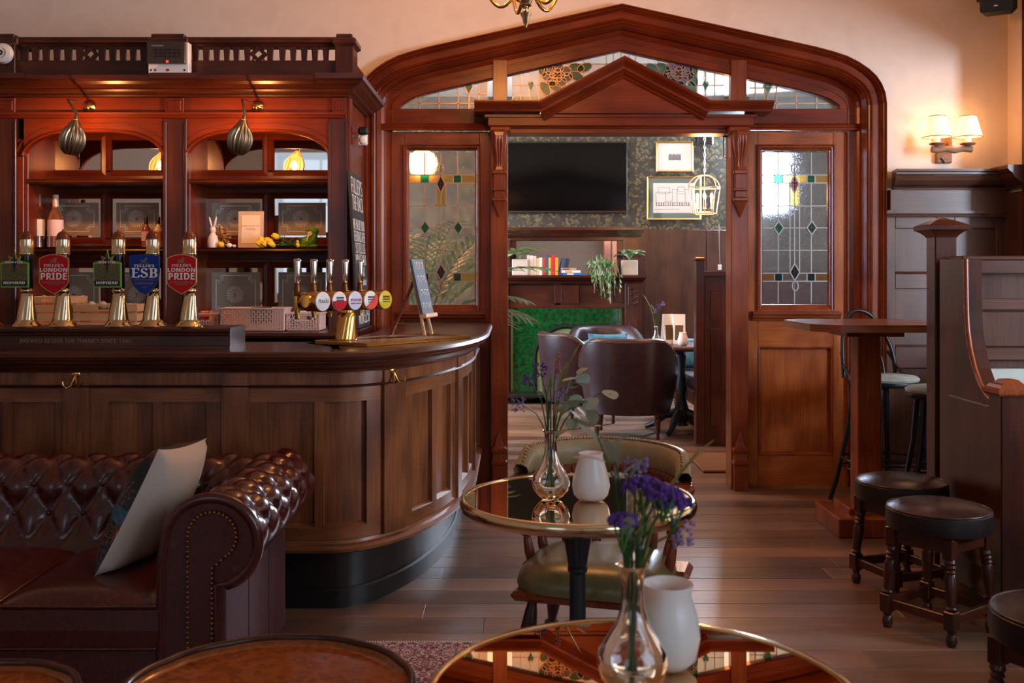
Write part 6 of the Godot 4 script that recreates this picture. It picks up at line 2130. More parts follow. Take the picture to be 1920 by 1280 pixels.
func booth():
	# high table with cut corners
	var h = thing("high_table", "tall wooden table with cut corners on a square post before the wainscot", "table")
	var c := Vector3(1.885, 0, -5.4)
	var g := Geo.new()
	var q := 0.37; var k := 0.12
	var top := PackedVector2Array([Vector2(-q + k, -q), Vector2(q - k, -q), Vector2(q, -q + k), Vector2(q, q - k), Vector2(q - k, q), Vector2(-q + k, q), Vector2(-q, q - k), Vector2(-q, -q + k)])
	g.xf = Transform3D(Basis(Vector3.RIGHT, -PI / 2), Vector3(0, 1.062, 0))
	g.prism(top, 0.038, 0.0)
	part(h, "table_top", g, M.oh)
	bx(h, "post", Vector3(0, 0.57, 0), Vector3(0.125, 0.98, 0.125), M.mv, 0.006)
	bx(h, "post_collar", Vector3(0, 1.045, 0), Vector3(0.3, 0.034, 0.3), M.mv)
	for a in 2:
		bx(h, "foot", Vector3(0, 0.05, 0) + Vector3(0, 0.045 * a, 0), Vector3(0.42 - 0.16 * a, 0.1 - 0.02 * a, 0.42 - 0.16 * a), M.mv, 0.006)
	h.position = c
	var s1 = bent_stool("black bentwood bar stool on the door side of the high table")
	s1.position = Vector3(2.19, 0, -5.97)
	s1.rotation.y = 0.35
	s1.scale = Vector3(1.0, 0.985, 1.0)
	var s2 = copy(s1, "black bentwood bar stool between the high table and the tall settle post")
	s2.position = Vector3(2.29, 0, -5.36)
	s2.rotation.y = -PI / 2 - 0.25
	# settle: high back, shaped wing, end post
	var t = thing("high_settle", "dark wooden settle with a shaped wing, capped posts and a sage cushion", "settle")
	var wx := 1.9
	var wing := PackedVector2Array()     # z, y profile of the wing, front to the right
	wing.append(Vector2(-4.5, 0.05)); wing.append(Vector2(-4.5, Y(486, 4.45)))
	wing.append(Vector2(-4.25, Y(486, 4.3)))
	for p in [[-4.245, 1.2], [-4.235, 1.12], [-4.21, 1.04], [-4.17, 0.965], [-4.12, 0.905], [-4.06, 0.865], [-3.99, 0.845], [-3.93, 0.84], [-3.93, 0.05]]: wing.append(Vector2(p[0], p[1]))
	g = Geo.new()
	g.xf = Transform3D(Basis(Vector3(0, 0, 1), Vector3(0, 1, 0), Vector3(-1, 0, 0)), Vector3.ZERO)
	g.prism(wing, -wx, -wx - 0.07)
	part(t, "wing", g, M.dv)
	g = Geo.new()
	var edge := []
	for i in range(2, wing.size() - 1): edge.append(Vector3(wx + 0.004, wing[i].y, wing[i].x))
	g.tube(edge, 0.011, 8)
	part(t, "wing_bead", g, M.mv)
	bx(t, "wing_panel", Vector3(wx - 0.004, 0.5, -4.2), Vector3(0.012, 0.66, 0.4), M.dv)
	# end post
	g = Geo.new()
	g.box(Vector3(wx + 0.01, 0.45, -3.9), Vector3(0.105, 0.9, 0.105), 0.005)
	part(t, "end_post", g, M.dv)
	g = Geo.new()
	loft4(g, Vector3(wx + 0.01, 0, -3.9), [[0.885, 0.052], [0.89, 0.064], [0.898, 0.07], [0.912, 0.07], [0.918, 0.058], [0.93, 0.05], [0.934, 0.04], [0.948, 0.026], [0.952, 0.0]])
	part(t, "post_cap", g, M.mv)
	# tall post behind
	bx(t, "tall_post", Vector3(1.975, 0.78, -4.66), Vector3(0.1, 1.56, 0.1), M.dv, 0.005)
	g = Geo.new()
	loft4(g, Vector3(1.975, 0, -4.66), [[1.52, 0.05], [1.53, 0.056], [1.545, 0.072], [1.555, 0.092], [1.572, 0.094], [1.578, 0.086], [1.6, 0.04], [1.615, 0.0]])
	part(t, "tall_post_cap", g, M.dv)
	# panelled back
	var yb := Y(487, 4.46)
	bx(t, "back_board", Vector3(2.56, yb / 2, -4.53), Vector3(1.14, yb, 0.05), M.wv)
	bx(t, "back_top_rail", Vector3(2.54, yb - 0.03, -4.49), Vector3(1.12, 0.06, 0.08), M.wh)
	bx(t, "cap_rail", Vector3(2.54, yb + 0.008, -4.5), Vector3(1.14, 0.018, 0.13), M.wh, 0.006)
	for y in [1.22, 1.0]: bx(t, "rail", Vector3(2.54, y, -4.492), Vector3(1.12, 0.055 if y < 1.1 else 0.05, 0.03), M.wh)
	for x in [2.02, 2.38, 2.75]: bx(t, "stile", Vector3(x, 1.11, -4.492), Vector3(0.07, 0.58, 0.028), M.wv)
	for x in [2.2, 2.565]: bx(t, "panel", Vector3(x, 1.11, -4.5), Vector3(0.25, 0.16, 0.02), M.wv, 0.006)
	g = Geo.new()
	g.box(Vector3(2.54, 0.76, -4.43), Vector3(1.1, 0.36, 0.1), 0.035)
	part(t, "back_cushion", g, M.sage, "sage green back cushion")
	g = Geo.new()
	g.box(Vector3(2.54, 0.43, -4.18), Vector3(1.1, 0.1, 0.5), 0.03)
	part(t, "seat_cushion", g, M.stool)
	bx(t, "seat_box", Vector3(2.54, 0.19, -4.2), Vector3(1.1, 0.38, 0.44), M.dv)
	settle(t, Vector3(2.4, 0, -4.3))
# square rings round an upright axis: [y, half width]
func loft4(g: Geo, at: Vector3, rings: Array):
	var rows := []
	for r in rings: rows.append([at + Vector3(-r[1], r[0], r[1]), at + Vector3(r[1], r[0], r[1]), at + Vector3(r[1], r[0], -r[1]), at + Vector3(-r[1], r[0], -r[1])])
	g.grid(rows, false, true)
# ---------------------------------------------------------------- things on the bar
func shape(pts: Array, k: float) -> PackedVector2Array:
	var out := PackedVector2Array()
	for p in pts: out.append(Vector2(p[0] * k, -p[1] * k))
	return out
func mirrored(half: Array) -> Array:
	var out := half.duplicate()
	for i in range(half.size() - 1, -1, -1):
		if half[i][0] != 0: out.append([-half[i][0], half[i][1]])
	return out
func hand_pump(px: float, kind: int, label: String):
	var Z := 4.19
	var t = thing("hand_pump", label, "beer pump", "hand pumps on the bar")
	var g := Geo.new()
	g.lathe([Vector2(0, 0), Vector2(0.056, 0), Vector2(0.057, 0.004), Vector2(0.052, 0.012), Vector2(0.044, 0.018), Vector2(0.042, 0.024)], 28)
	part(t, "flange", g, M.brass_pale)
	g = Geo.new()
	g.lathe([Vector2(0.043, 0.024), Vector2(0.04, 0.03), Vector2(0.026, 0.128), Vector2(0.022, 0.14)], 6, Vector3.ZERO, Basis(Vector3.UP, 0.3), 0.1)
	g.lathe([Vector2(0.02, 0.138), Vector2(0.026, 0.146), Vector2(0.026, 0.152), Vector2(0.022, 0.158)], 20)
	part(t, "tapered_body", g, M.brass_pale)
	g = Geo.new()
	g.lathe([Vector2(0.022, 0.158), Vector2(0.026, 0.163), Vector2(0.026, 0.295)], 20)
	part(t, "handle", g, mk(c8(24, 20, 34), 0.2))
	g = Geo.new()
	g.lathe([Vector2(0.026, 0.295), Vector2(0.0285, 0.298), Vector2(0.0285, 0.304), Vector2(0.027, 0.307), Vector2(0.0275, 0.36)], 24)
	part(t, "ferrule", g, M.brass_pale)
	g = Geo.new()
	g.lathe([Vector2(0.0275, 0.36), Vector2(0.026, 0.372), Vector2(0.021, 0.385), Vector2(0.012, 0.393), Vector2(0.004, 0.396), Vector2(0.004, 0.402), Vector2(0, 0.404)], 24)
	part(t, "wooden_knob", g, M.mv)
	if kind > 0:
		var k := Z / F
		var c := Vector3((-12.0 if kind == 3 else -8.0) * k, (617 - 518) * k, 0.045)
		if kind == 3: c = Vector3(-13 * k, (617 - 510) * k, 0.045)
		var cl
		var z := c.z
		var put := func(called, pts, z0, z1, mat, par):
			var gg := Geo.new()
			gg.xf = Transform3D(Basis.IDENTITY, Vector3(c.x, c.y, 0))
			gg.prism(shape(pts, k), z0, z1)
			return part(par, called, gg, mat)
		if kind == 1 or kind == 2:
			var half := [[0, -37], [10, -36], [20, -33], [27.5, -29], [27.5, 16], [24, 22], [12, 31], [0, 38]] if kind == 1 else [[0, -37], [15, -36], [28, -33], [28, -5], [26, 8], [20, 22], [10, 33], [0, 38]]
			var inner := []
			for p in half: inner.append([p[0] * 0.945, p[1] * 0.96])
			cl = put.call("pump_clip", mirrored(half), z, z - 0.008, M.gilt if kind == 1 else mk(c8(20, 36, 84), 0.3), t)
			put.call("clip_face", mirrored(inner), z + 0.001, z - 0.004, M.red if kind == 1 else M.blue, cl)
			# crest: a rampant beast on a bar
			var cm = M.gold_letter if kind == 1 else mk(c8(110, 100, 90), 0.4)
			for bb in [[[-9, -21], [9, -21], [9, -19.6], [-9, -19.6]], [[-4, -22], [3, -22], [5, -27], [1, -28], [-2, -25]], [[-1, -27], [4, -32], [2, -26.5]], [[2, -28], [5, -30.5], [6.5, -28.5], [4, -27]], [[-4, -22], [-7, -26], [-5, -28], [-3, -24]]]:
				put.call("crest", bb, z + 0.0016, z, cm, cl)
			var cream := mk(c8(240, 226, 208), 0.5)
			if kind == 1:
				text(cl, "lettering", "FULLER'S", c + Vector3(0, 15.5 * k, 0.0016), 4.6 * k, cream, Basis.IDENTITY, "Droid Serif", false, 1.25)
				text(cl, "lettering", "LONDON", c + Vector3(0, 7.4 * k, 0.0016), 7.2 * k, cream, Basis.IDENTITY, "Droid Sans", true, 1.22)
				text(cl, "lettering", "PRIDE", c + Vector3(0, -4.5 * k, 0.0016), 12.5 * k, cream, Basis.IDENTITY, "Droid Sans", true, 1.02)
				text(cl, "lettering", "Outstanding", c + Vector3(0, -15.5 * k, 0.0016), 4.4 * k, M.gold_letter, Basis.IDENTITY, "Droid Serif", false, 1.2)
				text(cl, "lettering", "PREMIUM ALE", c + Vector3(0, -20 * k, 0.0016), 2.0 * k, M.gold_letter, Basis.IDENTITY, "Droid Sans", false, 1.2)
			else:
				text(cl, "lettering", "FULLER'S", c + Vector3(0, 15 * k, 0.0016), 4.6 * k, cream, Basis.IDENTITY, "Droid Serif", true, 1.2)
				text(cl, "lettering", "ESB", c + Vector3(0, 1.5 * k, 0.0016), 17 * k, cream, Basis.IDENTITY, "Droid Serif", true, 1.12)
				text(cl, "lettering", "EXTRA SPECIAL BITTER", c + Vector3(0, -11 * k, 0.0016), 2.3 * k, M.gold_letter, Basis.IDENTITY, "Droid Sans", false, 1.2)
				text(cl, "lettering", "LEGENDARY", c + Vector3(0, -17.5 * k, 0.0016), 4.0 * k, M.gold_letter, Basis.IDENTITY, "Droid Serif", false, 1.0)
				text(cl, "lettering", "ALE", c + Vector3(0, -25 * k, 0.0016), 2.6 * k, M.gold_letter, Basis.IDENTITY, "Droid Serif", false, 1.2)
		else:
			cl = put.call("pump_clip", [[-26, -13], [26, -13], [26, 33], [-25, 33]], z, z - 0.008, M.lime, t)
			put.call("clip_face", [[-24, -11], [24, -11], [24, 31], [-23, 31]], z + 0.001, z - 0.004, M.hop, cl)
			put.call("name_band", [[-24, 20], [24, 20], [24, 31], [-23, 31]], z + 0.0014, z, mk(c8(30, 34, 18), 0.5), cl)
			var star := []; var star2 := []; var rays := []
			for i in 16:
				var a := TAU * i / 16 - PI / 2
				var r := 9.0 if i % 2 else (25.0 if i % 4 == 0 else 17.0)
				star.append([cos(a) * r * 1.0, -14 + sin(a) * r * 0.95])
				star2.append([cos(a) * (6.0 if i % 2 else (21.0 if i % 4 == 0 else 7.0)), -14 + sin(a) * (6.0 if i % 2 else (21.0 if i % 4 == 0 else 7.0))])
				rays.append([cos(a) * (5.5 if i % 2 else (5.5 if i % 4 == 0 else 17.0)), -14 + sin(a) * (5.5 if i % 2 else (5.5 if i % 4 == 0 else 17.0))])
			put.call("star_back", star, z + 0.0006, z - 0.006, M.lime, cl)
			put.call("star_ray", rays, z + 0.002, z, mk(c8(190, 40, 40), 0.4), cl)
			put.call("star", star2, z + 0.003, z, M.black, cl)
			text(cl, "lettering", "DARK STAR", c + Vector3(0, 13.8 * k, 0.0036), 3.6 * k, M.white, Basis.IDENTITY, "Droid Sans", true, 1.25)
			text(cl, "lettering", "HOPHEAD", c + Vector3(0, -24.5 * k, 0.002), 5.2 * k, M.white, Basis.IDENTITY, "Droid Sans", true, 1.2)
	t.position = Vector3(X(px, Z), 1.05 + 0.085, -Z)
func bar_things():
	# raised plinth for the pumps
	var p = thing("pump_plinth", "dark moulded plinth with gilt lettering that carries the hand pumps", "plinth")
	var g := Geo.new()
	var xa := -3.3; var xb := X(428, 4.1)
	g.mould([Vector2(-0.17, 0), Vector2(0.07, 0), Vector2(0.07, 0.008), Vector2(0.066, 0.014), Vector2(0.066, 0.05), Vector2(0.07, 0.056), Vector2(0.062, 0.062), Vector2(0.066, 0.07), Vector2(0.06, 0.08), Vector2(0.05, 0.085), Vector2(-0.17, 0.085)], Vector3(xa, 1.05, -4.19), Vector3(xb, 1.05, -4.19), Vector3.BACK)
	part(p, "body", g, M.dh)
	text(p, "lettering", "BREWED BESIDE THE THAMES SINCE 1845", Vector3(X(141, 4.12), 1.05 + 0.031, -4.1235), 0.0155, M.gold_letter, Basis.IDENTITY, "Droid Sans", false, 1.13)
	settle(p, Vector3(-2.0, 1.05, -4.19))
	hand_pump(-22, 0, "brass hand pump without a badge at the far end of the plinth")
	hand_pump(50, 3, "hand pump with a green star badge next to the plain pump")
	hand_pump(118, 1, "hand pump with a red shield badge between two green star badges")
	hand_pump(222, 3, "hand pump with a green star badge next to the blue shield")
	hand_pump(286, 2, "hand pump with a blue shield badge")
	hand_pump(355, 1, "hand pump with a red shield badge at the end of the plinth nearest the taps")
	# keg font with five taps, set at an angle on the bar
	var d := Vector3(0.6, 0, -0.8); var n := Vector3(0.8, 0, 0.6)
	var base := Vector3(-0.724, 1.066, -4.44)
	var f = thing("beer_font", "brass five-tap beer font with round badges on the bar", "beer tap")
	g = Geo.new()
	g.lathe([Vector2(0.052, 0), Vector2(0.05, 0.004), Vector2(0.042, 0.1), Vector2(0.038, 0.118)], 6, base, Basis(Vector3.UP, 0.4), 0.1)
	g.lathe([Vector2(0.03, 0.114), Vector2(0.036, 0.12), Vector2(0.036, 0.13), Vector2(0.028, 0.136)], 24, base)
	part(f, "column", g, M.brass)
	var top := base + Vector3.UP * 0.172
	g = Geo.new()
	g.tube([top - d * 0.24, top - d * 0.23, top + d * 0.23, top + d * 0.24], [0.026, 0.03, 0.03, 0.026], 20)
	part(f, "cross_bar", g, M.brass)
	var words := [["Asahi", "", M.white, null], ["", "", M.white, M.red], ["PERONI", "NASTRO AZZURRO", mk(c8(206, 214, 232), 0.3), null], ["", "", M.white, mk(c8(226, 76, 66), 0.3)], ["", "", mk(c8(214, 186, 40), 0.3), null]]
	var fb := Basis(d, Vector3.UP, n)
	for i in 5:
		var c := top + d * (i - 2) * 0.094 - n * 0.008
		g = Geo.new()
		g.lathe([Vector2(0, -0.07), Vector2(0.02, -0.07), Vector2(0.038, -0.055), Vector2(0.043, -0.03), Vector2(0.044, 0.05), Vector2(0.042, 0.058), Vector2(0.0, 0.059)], 32, c, Basis(d, n, -Vector3.UP))
		var dr = part(f, "drum", g, M.brass)
		g = Geo.new()
		g.lathe([Vector2(0, 0.066), Vector2(0.025, 0.0655), Vector2(0.04, 0.062), Vector2(0.0405, 0.058)], 32, c, Basis(d, n, -Vector3.UP))
		part(dr, "badge", g, words[i][2])
		var ink = mk([c8(40, 40, 46), c8(46, 50, 80), c8(170, 50, 60), c8(40, 40, 44), c8(60, 60, 40)][i], 0.5)
		if words[i][3] != null:
			var gg := Geo.new()
			gg.xf = Transform3D(fb, c + n * 0.0635)
			var seg := PackedVector2Array(arc2(Vector2.ZERO, Vector2(0.039, 0.039), 180 if i == 1 else 225, 360 if i == 1 else 405, 20))
			gg.prism(seg, 0.004, 0.0)
			part(dr, "badge_field", gg, words[i][3])
		if words[i][0] == "":
			var gm := Geo.new()   # print too small to read: rows of short strokes
			for rr in 3:
				for q in 7:
					gm.box(c + n * 0.067 + d * (q - 3) * 0.0062 + Vector3.UP * (0.014 - rr * 0.011), Vector3(0.0038, 0.008 - rr * 0.002, 0.001), 0.0, fb * Basis(Vector3.BACK, 0.2 * ((q * 5 + rr) % 3 - 1)))
			part(dr, "print", gm, ink)
			if true: pass
		else: text(dr, "lettering", words[i][0], c + n * 0.0665 + Vector3.UP * ([0.002, 0.006, 0.002, 0.008, 0.006][i]), [0.016, 0.013, 0.0115, 0.012, 0.0085][i], ink, fb, "Droid Serif" if i % 2 == 0 else "Droid Sans", i != 0, 1.0)
		if words[i][1]: text(dr, "lettering", words[i][1], c + n * 0.067 + Vector3.UP * -0.012, 0.005 if i == 2 else 0.009, ink, fb, "Droid Sans", true, 1.0)
		# tap behind the drum: nozzle, collar and lever
		var b := c - n * 0.1
		g = Geo.new()
		g.tube([c - n * 0.06, b], 0.009, 10)
		g.tube([b + Vector3.UP * 0.02, b + Vector3.DOWN * 0.02, b + Vector3.DOWN * 0.055, b + Vector3.DOWN * 0.075], [0.014, 0.015, 0.011, 0.008], 12)
		part(f, "tap_nozzle", g, M.brass)
		g = Geo.new()
		g.lathe([Vector2(0.012, 0.018), Vector2(0.014, 0.024), Vector2(0.012, 0.04), Vector2(0.016, 0.05), Vector2(0.012, 0.07), Vector2(0.014, 0.074)], 14, b)
		part(f, "tap_collar", g, M.old_brass)
		g = Geo.new()
		g.lathe([Vector2(0.011, 0.072), Vector2(0.0135, 0.08), Vector2(0.014, 0.12), Vector2(0.0165, 0.165), Vector2(0.0165, 0.178), Vector2(0.014, 0.181), Vector2(0, 0.181)], 14, b)
		part(f, "tap_lever", g, M.chrome)
	settle(f, base)
	# drip tray
	var tr = thing("drip_tray", "long brass-edged drip tray under the beer font", "drip tray")
	var N := Vector3(-0.6, 1.05, -4.2)
	var cc := N + d * 0.34 - n * 0.16
	var tb := Basis(d, Vector3.UP, n)
	bx(tr, "tray", cc + Vector3.UP * 0.005, Vector3(0.66, 0.01, 0.3), M.pewter, 0.002, tb)
	for s in [-1, 1]:
		bx(tr, "brass_edge", cc + Vector3.UP * 0.0085 + n * s * 0.153, Vector3(0.68, 0.017, 0.012), M.brass, 0.002, tb)
		bx(tr, "brass_edge", cc + Vector3.UP * 0.0085 + d * s * 0.336, Vector3(0.012, 0.017, 0.3), M.brass, 0.002, tb)
	for i in 12: bx(tr, "grille_bar", cc + Vector3.UP * 0.013 + n * (i - 5.5) * 0.024, Vector3(0.64, 0.005, 0.008), M.chrome, 0.001, tb)
	settle(tr, cc)
	# small easel with a chalk sign
	var ea = thing("table_easel", "small wooden easel holding a narrow slate sign on the bar", "easel")
	var wd := Vector3(0.26, 0, -0.966).normalized()
	var up := Vector3(0.0, 1, 0).rotated(Vector3.BACK, -0.0)
	up = (Vector3(-0.235, 1, 0) - wd * wd.dot(Vector3(-0.235, 1, 0))).normalized() * -1.0 * -1.0
	var nn := wd.cross(up).normalized()
	var foot := Vector3(X(803, 4.75), 1.068, -4.75)
	var eb := Basis(wd, up, nn)
	for s in [-1, 1]:
		g = Geo.new()
		g.bar(foot + wd * s * 0.05, foot + up * 0.3 + wd * s * 0.03, 0.01, 0.014, 0.002, nn)
		part(ea, "front_leg", g, M.pine)
	g = Geo.new()
	g.bar(foot + Vector3(-0.175, 0, 0), foot + up * 0.27 - nn * 0.008, 0.012, 0.014, 0.002, nn)
	part(ea, "rear_leg", g, M.mv)
	bx(ea, "ledge", foot + up * 0.088 + nn * 0.022, Vector3(0.16, 0.02, 0.035), M.pine, 0.003, eb)
	g = Geo.new()
	g.tube([foot + Vector3(-0.14, 0.055, 0), foot + Vector3(-0.07, 0.05, 0), foot + up * 0.06], 0.002, 5)
	part(ea, "chain", g, M.lead)
	settle(ea, foot)
	var sg = thing("slate_sign", "narrow blue-grey chalk sign resting on the small easel", "sign")
	bx(sg, "slate", foot + up * 0.228 + nn * 0.018, Vector3(0.15, 0.262, 0.012), M.slate_blue, 0.002, eb)
	# chalk lines too faint to read: rows of upright strokes
	g = Geo.new()
	for rr in 4:
		for q in 6:
			g.box(foot + up * (0.328 - rr * 0.064) + wd * (q - 2.5) * 0.019 + nn * 0.0248, Vector3(0.004, 0.04 - 0.004 * rr, 0.001), 0.0, eb * Basis(Vector3.BACK, 0.35 * ((q * 3 + rr) % 3 - 1)))
			if (q + rr) % 2: g.box(foot + up * (0.34 - rr * 0.064) + wd * (q - 2.2) * 0.019 + nn * 0.0248, Vector3(0.014, 0.004, 0.001), 0.0, eb)
	part(sg, "chalk_marks", g, M.chalk)
	settle(sg, foot + up * 0.098)
	# tall chalkboard against the end of the bar back
	var cb = thing("chalkboard", "tall narrow chalkboard with white lettering leaning at the end of the bar back", "chalkboard")
	var lean := Vector3(-0.06, 1, 0).normalized()
	var wd2 := Vector3(0, 0, -1)
	var nb := wd2.cross(lean).normalized()
	var b2 := Basis(wd2, lean, nb)
	var low := Vector3(-0.838, 1.057, -5.72)
	bx(cb, "board", low + lean * 0.43, Vector3(0.42, 0.86, 0.016), M.slate, 0.003, b2)
	var ln := [["FULLER'S", 0.785, 0.085, 0.85], ["THE BACK", 0.69, 0.08, 0.8], ["WE VALUE YOUR", 0.57, 0.056, 0.72], ["FEEDBACK HERE", 0.505, 0.056, 0.72], ["SO TELL US", 0.44, 0.056, 0.9], ["WHAT YOU", 0.375, 0.056, 1.0], ["THINK", 0.31, 0.056, 1.0], ["fullersfeedback", 0.25, 0.034, 0.95], ["WIN £250", 0.06, 0.08, 0.85]]
	for l in ln: text(cb, "chalk_lettering", l[0], low + lean * l[1] + nb * 0.009, l[2], M.chalk, b2, "Droid Sans", false, l[3])
	settle(cb, low)
	back_shelf_things()

func crate(label: String, x0: float, y0: float, x1: float, y1: float, Z: float, rows: int):
	var t = thing("wooden_crate", label, "crate", "pine crates behind the bar")
	var w := X(x1, Z) - X(x0, Z); var h := Y(y0, Z) - Y(y1, Z)
	var dp := 0.2
	var sh := h / rows
	for r in rows:
		var y := sh * (r + 0.5)
		for z in [dp / 2, -dp / 2]:
			if r == rows - 1 and z > 0:
				# hand hole in the top slat
				var gg := Geo.new()
				gg.box(Vector3(-w * 0.31, y, z), Vector3(w * 0.38, sh * 0.8, 0.009), 0.001)
				gg.box(Vector3(w * 0.31, y, z), Vector3(w * 0.38, sh * 0.8, 0.009), 0.001)
				gg.box(Vector3(0, y + sh * 0.29, z), Vector3(w * 0.26, sh * 0.22, 0.009), 0.001)
				gg.box(Vector3(0, y - sh * 0.29, z), Vector3(w * 0.26, sh * 0.22, 0.009), 0.001)
				part(t, "slat", gg, M.pine)
			else: bx(t, "slat", Vector3(0, y, z), Vector3(w, sh * 0.8, 0.009), M.pine, 0.001)
		for s in [-1, 1]: bx(t, "side_slat", Vector3(s * (w / 2 - 0.006), y, 0), Vector3(0.009, sh * 0.8, dp - 0.012), M.pine, 0.001)
	for sx in [-1, 1]:
		for sz in [-1, 1]: bx(t, "corner_post", Vector3(sx * (w / 2 - 0.018), h / 2, sz * (dp / 2 - 0.013)), Vector3(0.014, h, 0.014), M.pine, 0.001)
	bx(t, "bottom", Vector3(0, 0.006, 0), Vector3(w - 0.02, 0.008, dp - 0.02), M.pine, 0.0)
	t.position = Vector3(X((x0 + x1) / 2, Z), 1.0565, -Z)
func basket(label: String, x0: float, y0: float, x1: float, Z: float, handle: bool):
	var t = thing("plastic_basket", label, "basket", "pink plastic baskets behind the bar")
	var w := X(x1, Z) - X(x0, Z); var h := Y(y0, Z) - 1.057
	var dp := 0.17
	var g := Geo.new()
	for s in [-1, 1]:
		g.box(Vector3(s * (w / 2 - 0.004), h / 2, 0), Vector3(0.005, h - 0.008, dp - 0.01), 0.001)
	g.box(Vector3(0, h / 2, -dp / 2 + 0.004), Vector3(w - 0.01, h - 0.008, 0.005), 0.001)
	g.box(Vector3(0, 0.004, 0), Vector3(w - 0.01, 0.006, dp - 0.01), 0.001)
	part(t, "walls", g, M.pink_plastic)
	# pierced front: a lattice of slanting bars over a darker inside
	g = Geo.new()
	var z := dp / 2 - 0.004
	var step := 0.0135
	var n := int(w / step)
	for i in n:
		var x := -w / 2 + 0.008 + i * (w - 0.016) / (n - 1)
		var rows := int(h / 0.014)
		for r in rows:
			var y := 0.006 + r * (h - 0.014) / rows
			var hole: bool = handle and absf(x) < w * 0.27 and y > h * 0.56 and y < h * 0.84
			if hole: continue
			g.box(Vector3(x, y + 0.007, z), Vector3(0.0062, 0.0145, 0.004), 0.0, Basis(Vector3.BACK, 0.5 if (i + r) % 2 else -0.5))
	for r in int(h / 0.014) + 1:
		var y := 0.006 + r * (h - 0.014) / int(h / 0.014)
		if handle and y > h * 0.6 and y < h * 0.82: continue
		g.box(Vector3(0, y, z), Vector3(w - 0.01, 0.0035, 0.004), 0.0)
	part(t, "pierced_front", g, M.pink_plastic)
	g = Geo.new()
	for s in [-1, 1]:
		g.box(Vector3(0, h - 0.004, s * (dp / 2 - 0.002)), Vector3(w + 0.008, 0.009, 0.01), 0.002)
		g.box(Vector3(s * (w / 2), h - 0.004, 0), Vector3(0.01, 0.009, dp), 0.002)
	if handle:
		var o := []
		for i in 25: o.append(Vector3(cos(TAU * i / 24) * w * 0.27, h * 0.7 + clampf(sin(TAU * i / 24) * 0.024, -0.014, 0.014), z + 0.002))
		g.tube(o, 0.003, 6, false)
	part(t, "rim", g, M.pink_plastic)
	t.position = Vector3(X((x0 + x1) / 2, Z), 1.0565, -Z)
	return t
func bottle(px: float, y0: float, Z: float, shelf: float, r: float, h: float, gl, liquid, cap, label: String, lab := Color.WHITE, group := "wine bottles on the shelf"):
	var t = thing("bottle", label, "bottle", group)
	var sh := h * 0.56
	var nk := h * 0.74
	var g := Geo.new()
	g.lathe([Vector2(0, 0.004), Vector2(r * 0.8, 0), Vector2(r, 0.006), Vector2(r, sh), Vector2(r * 0.8, sh + (nk - sh) * 0.5), Vector2(r * 0.4, nk), Vector2(r * 0.36, h * 0.8)], 24)
	part(t, "glass", g, gl)
	g = Geo.new()
	g.lathe([Vector2(r * 0.4, h * 0.78), Vector2(r * 0.4, h), Vector2(r * 0.36, h + 0.002), Vector2(0, h + 0.002)], 16)
	part(t, "capsule", g, cap)
	g = Geo.new()
	var ring := []
	for y in [sh * 0.4, sh * 0.95]:
		var row := []
		for i in 13:
			var a := deg_to_rad(lerpf(-20, 200, i / 12.0))
			row.append(Vector3(cos(a) * r * 1.015, y, sin(a) * r * 1.015))
		ring.append(row)
	g.grid(ring)
	part(t, "label", g, mk(lab, 0.7))
	t.position = Vector3(X(px, Z), shelf, -Z)
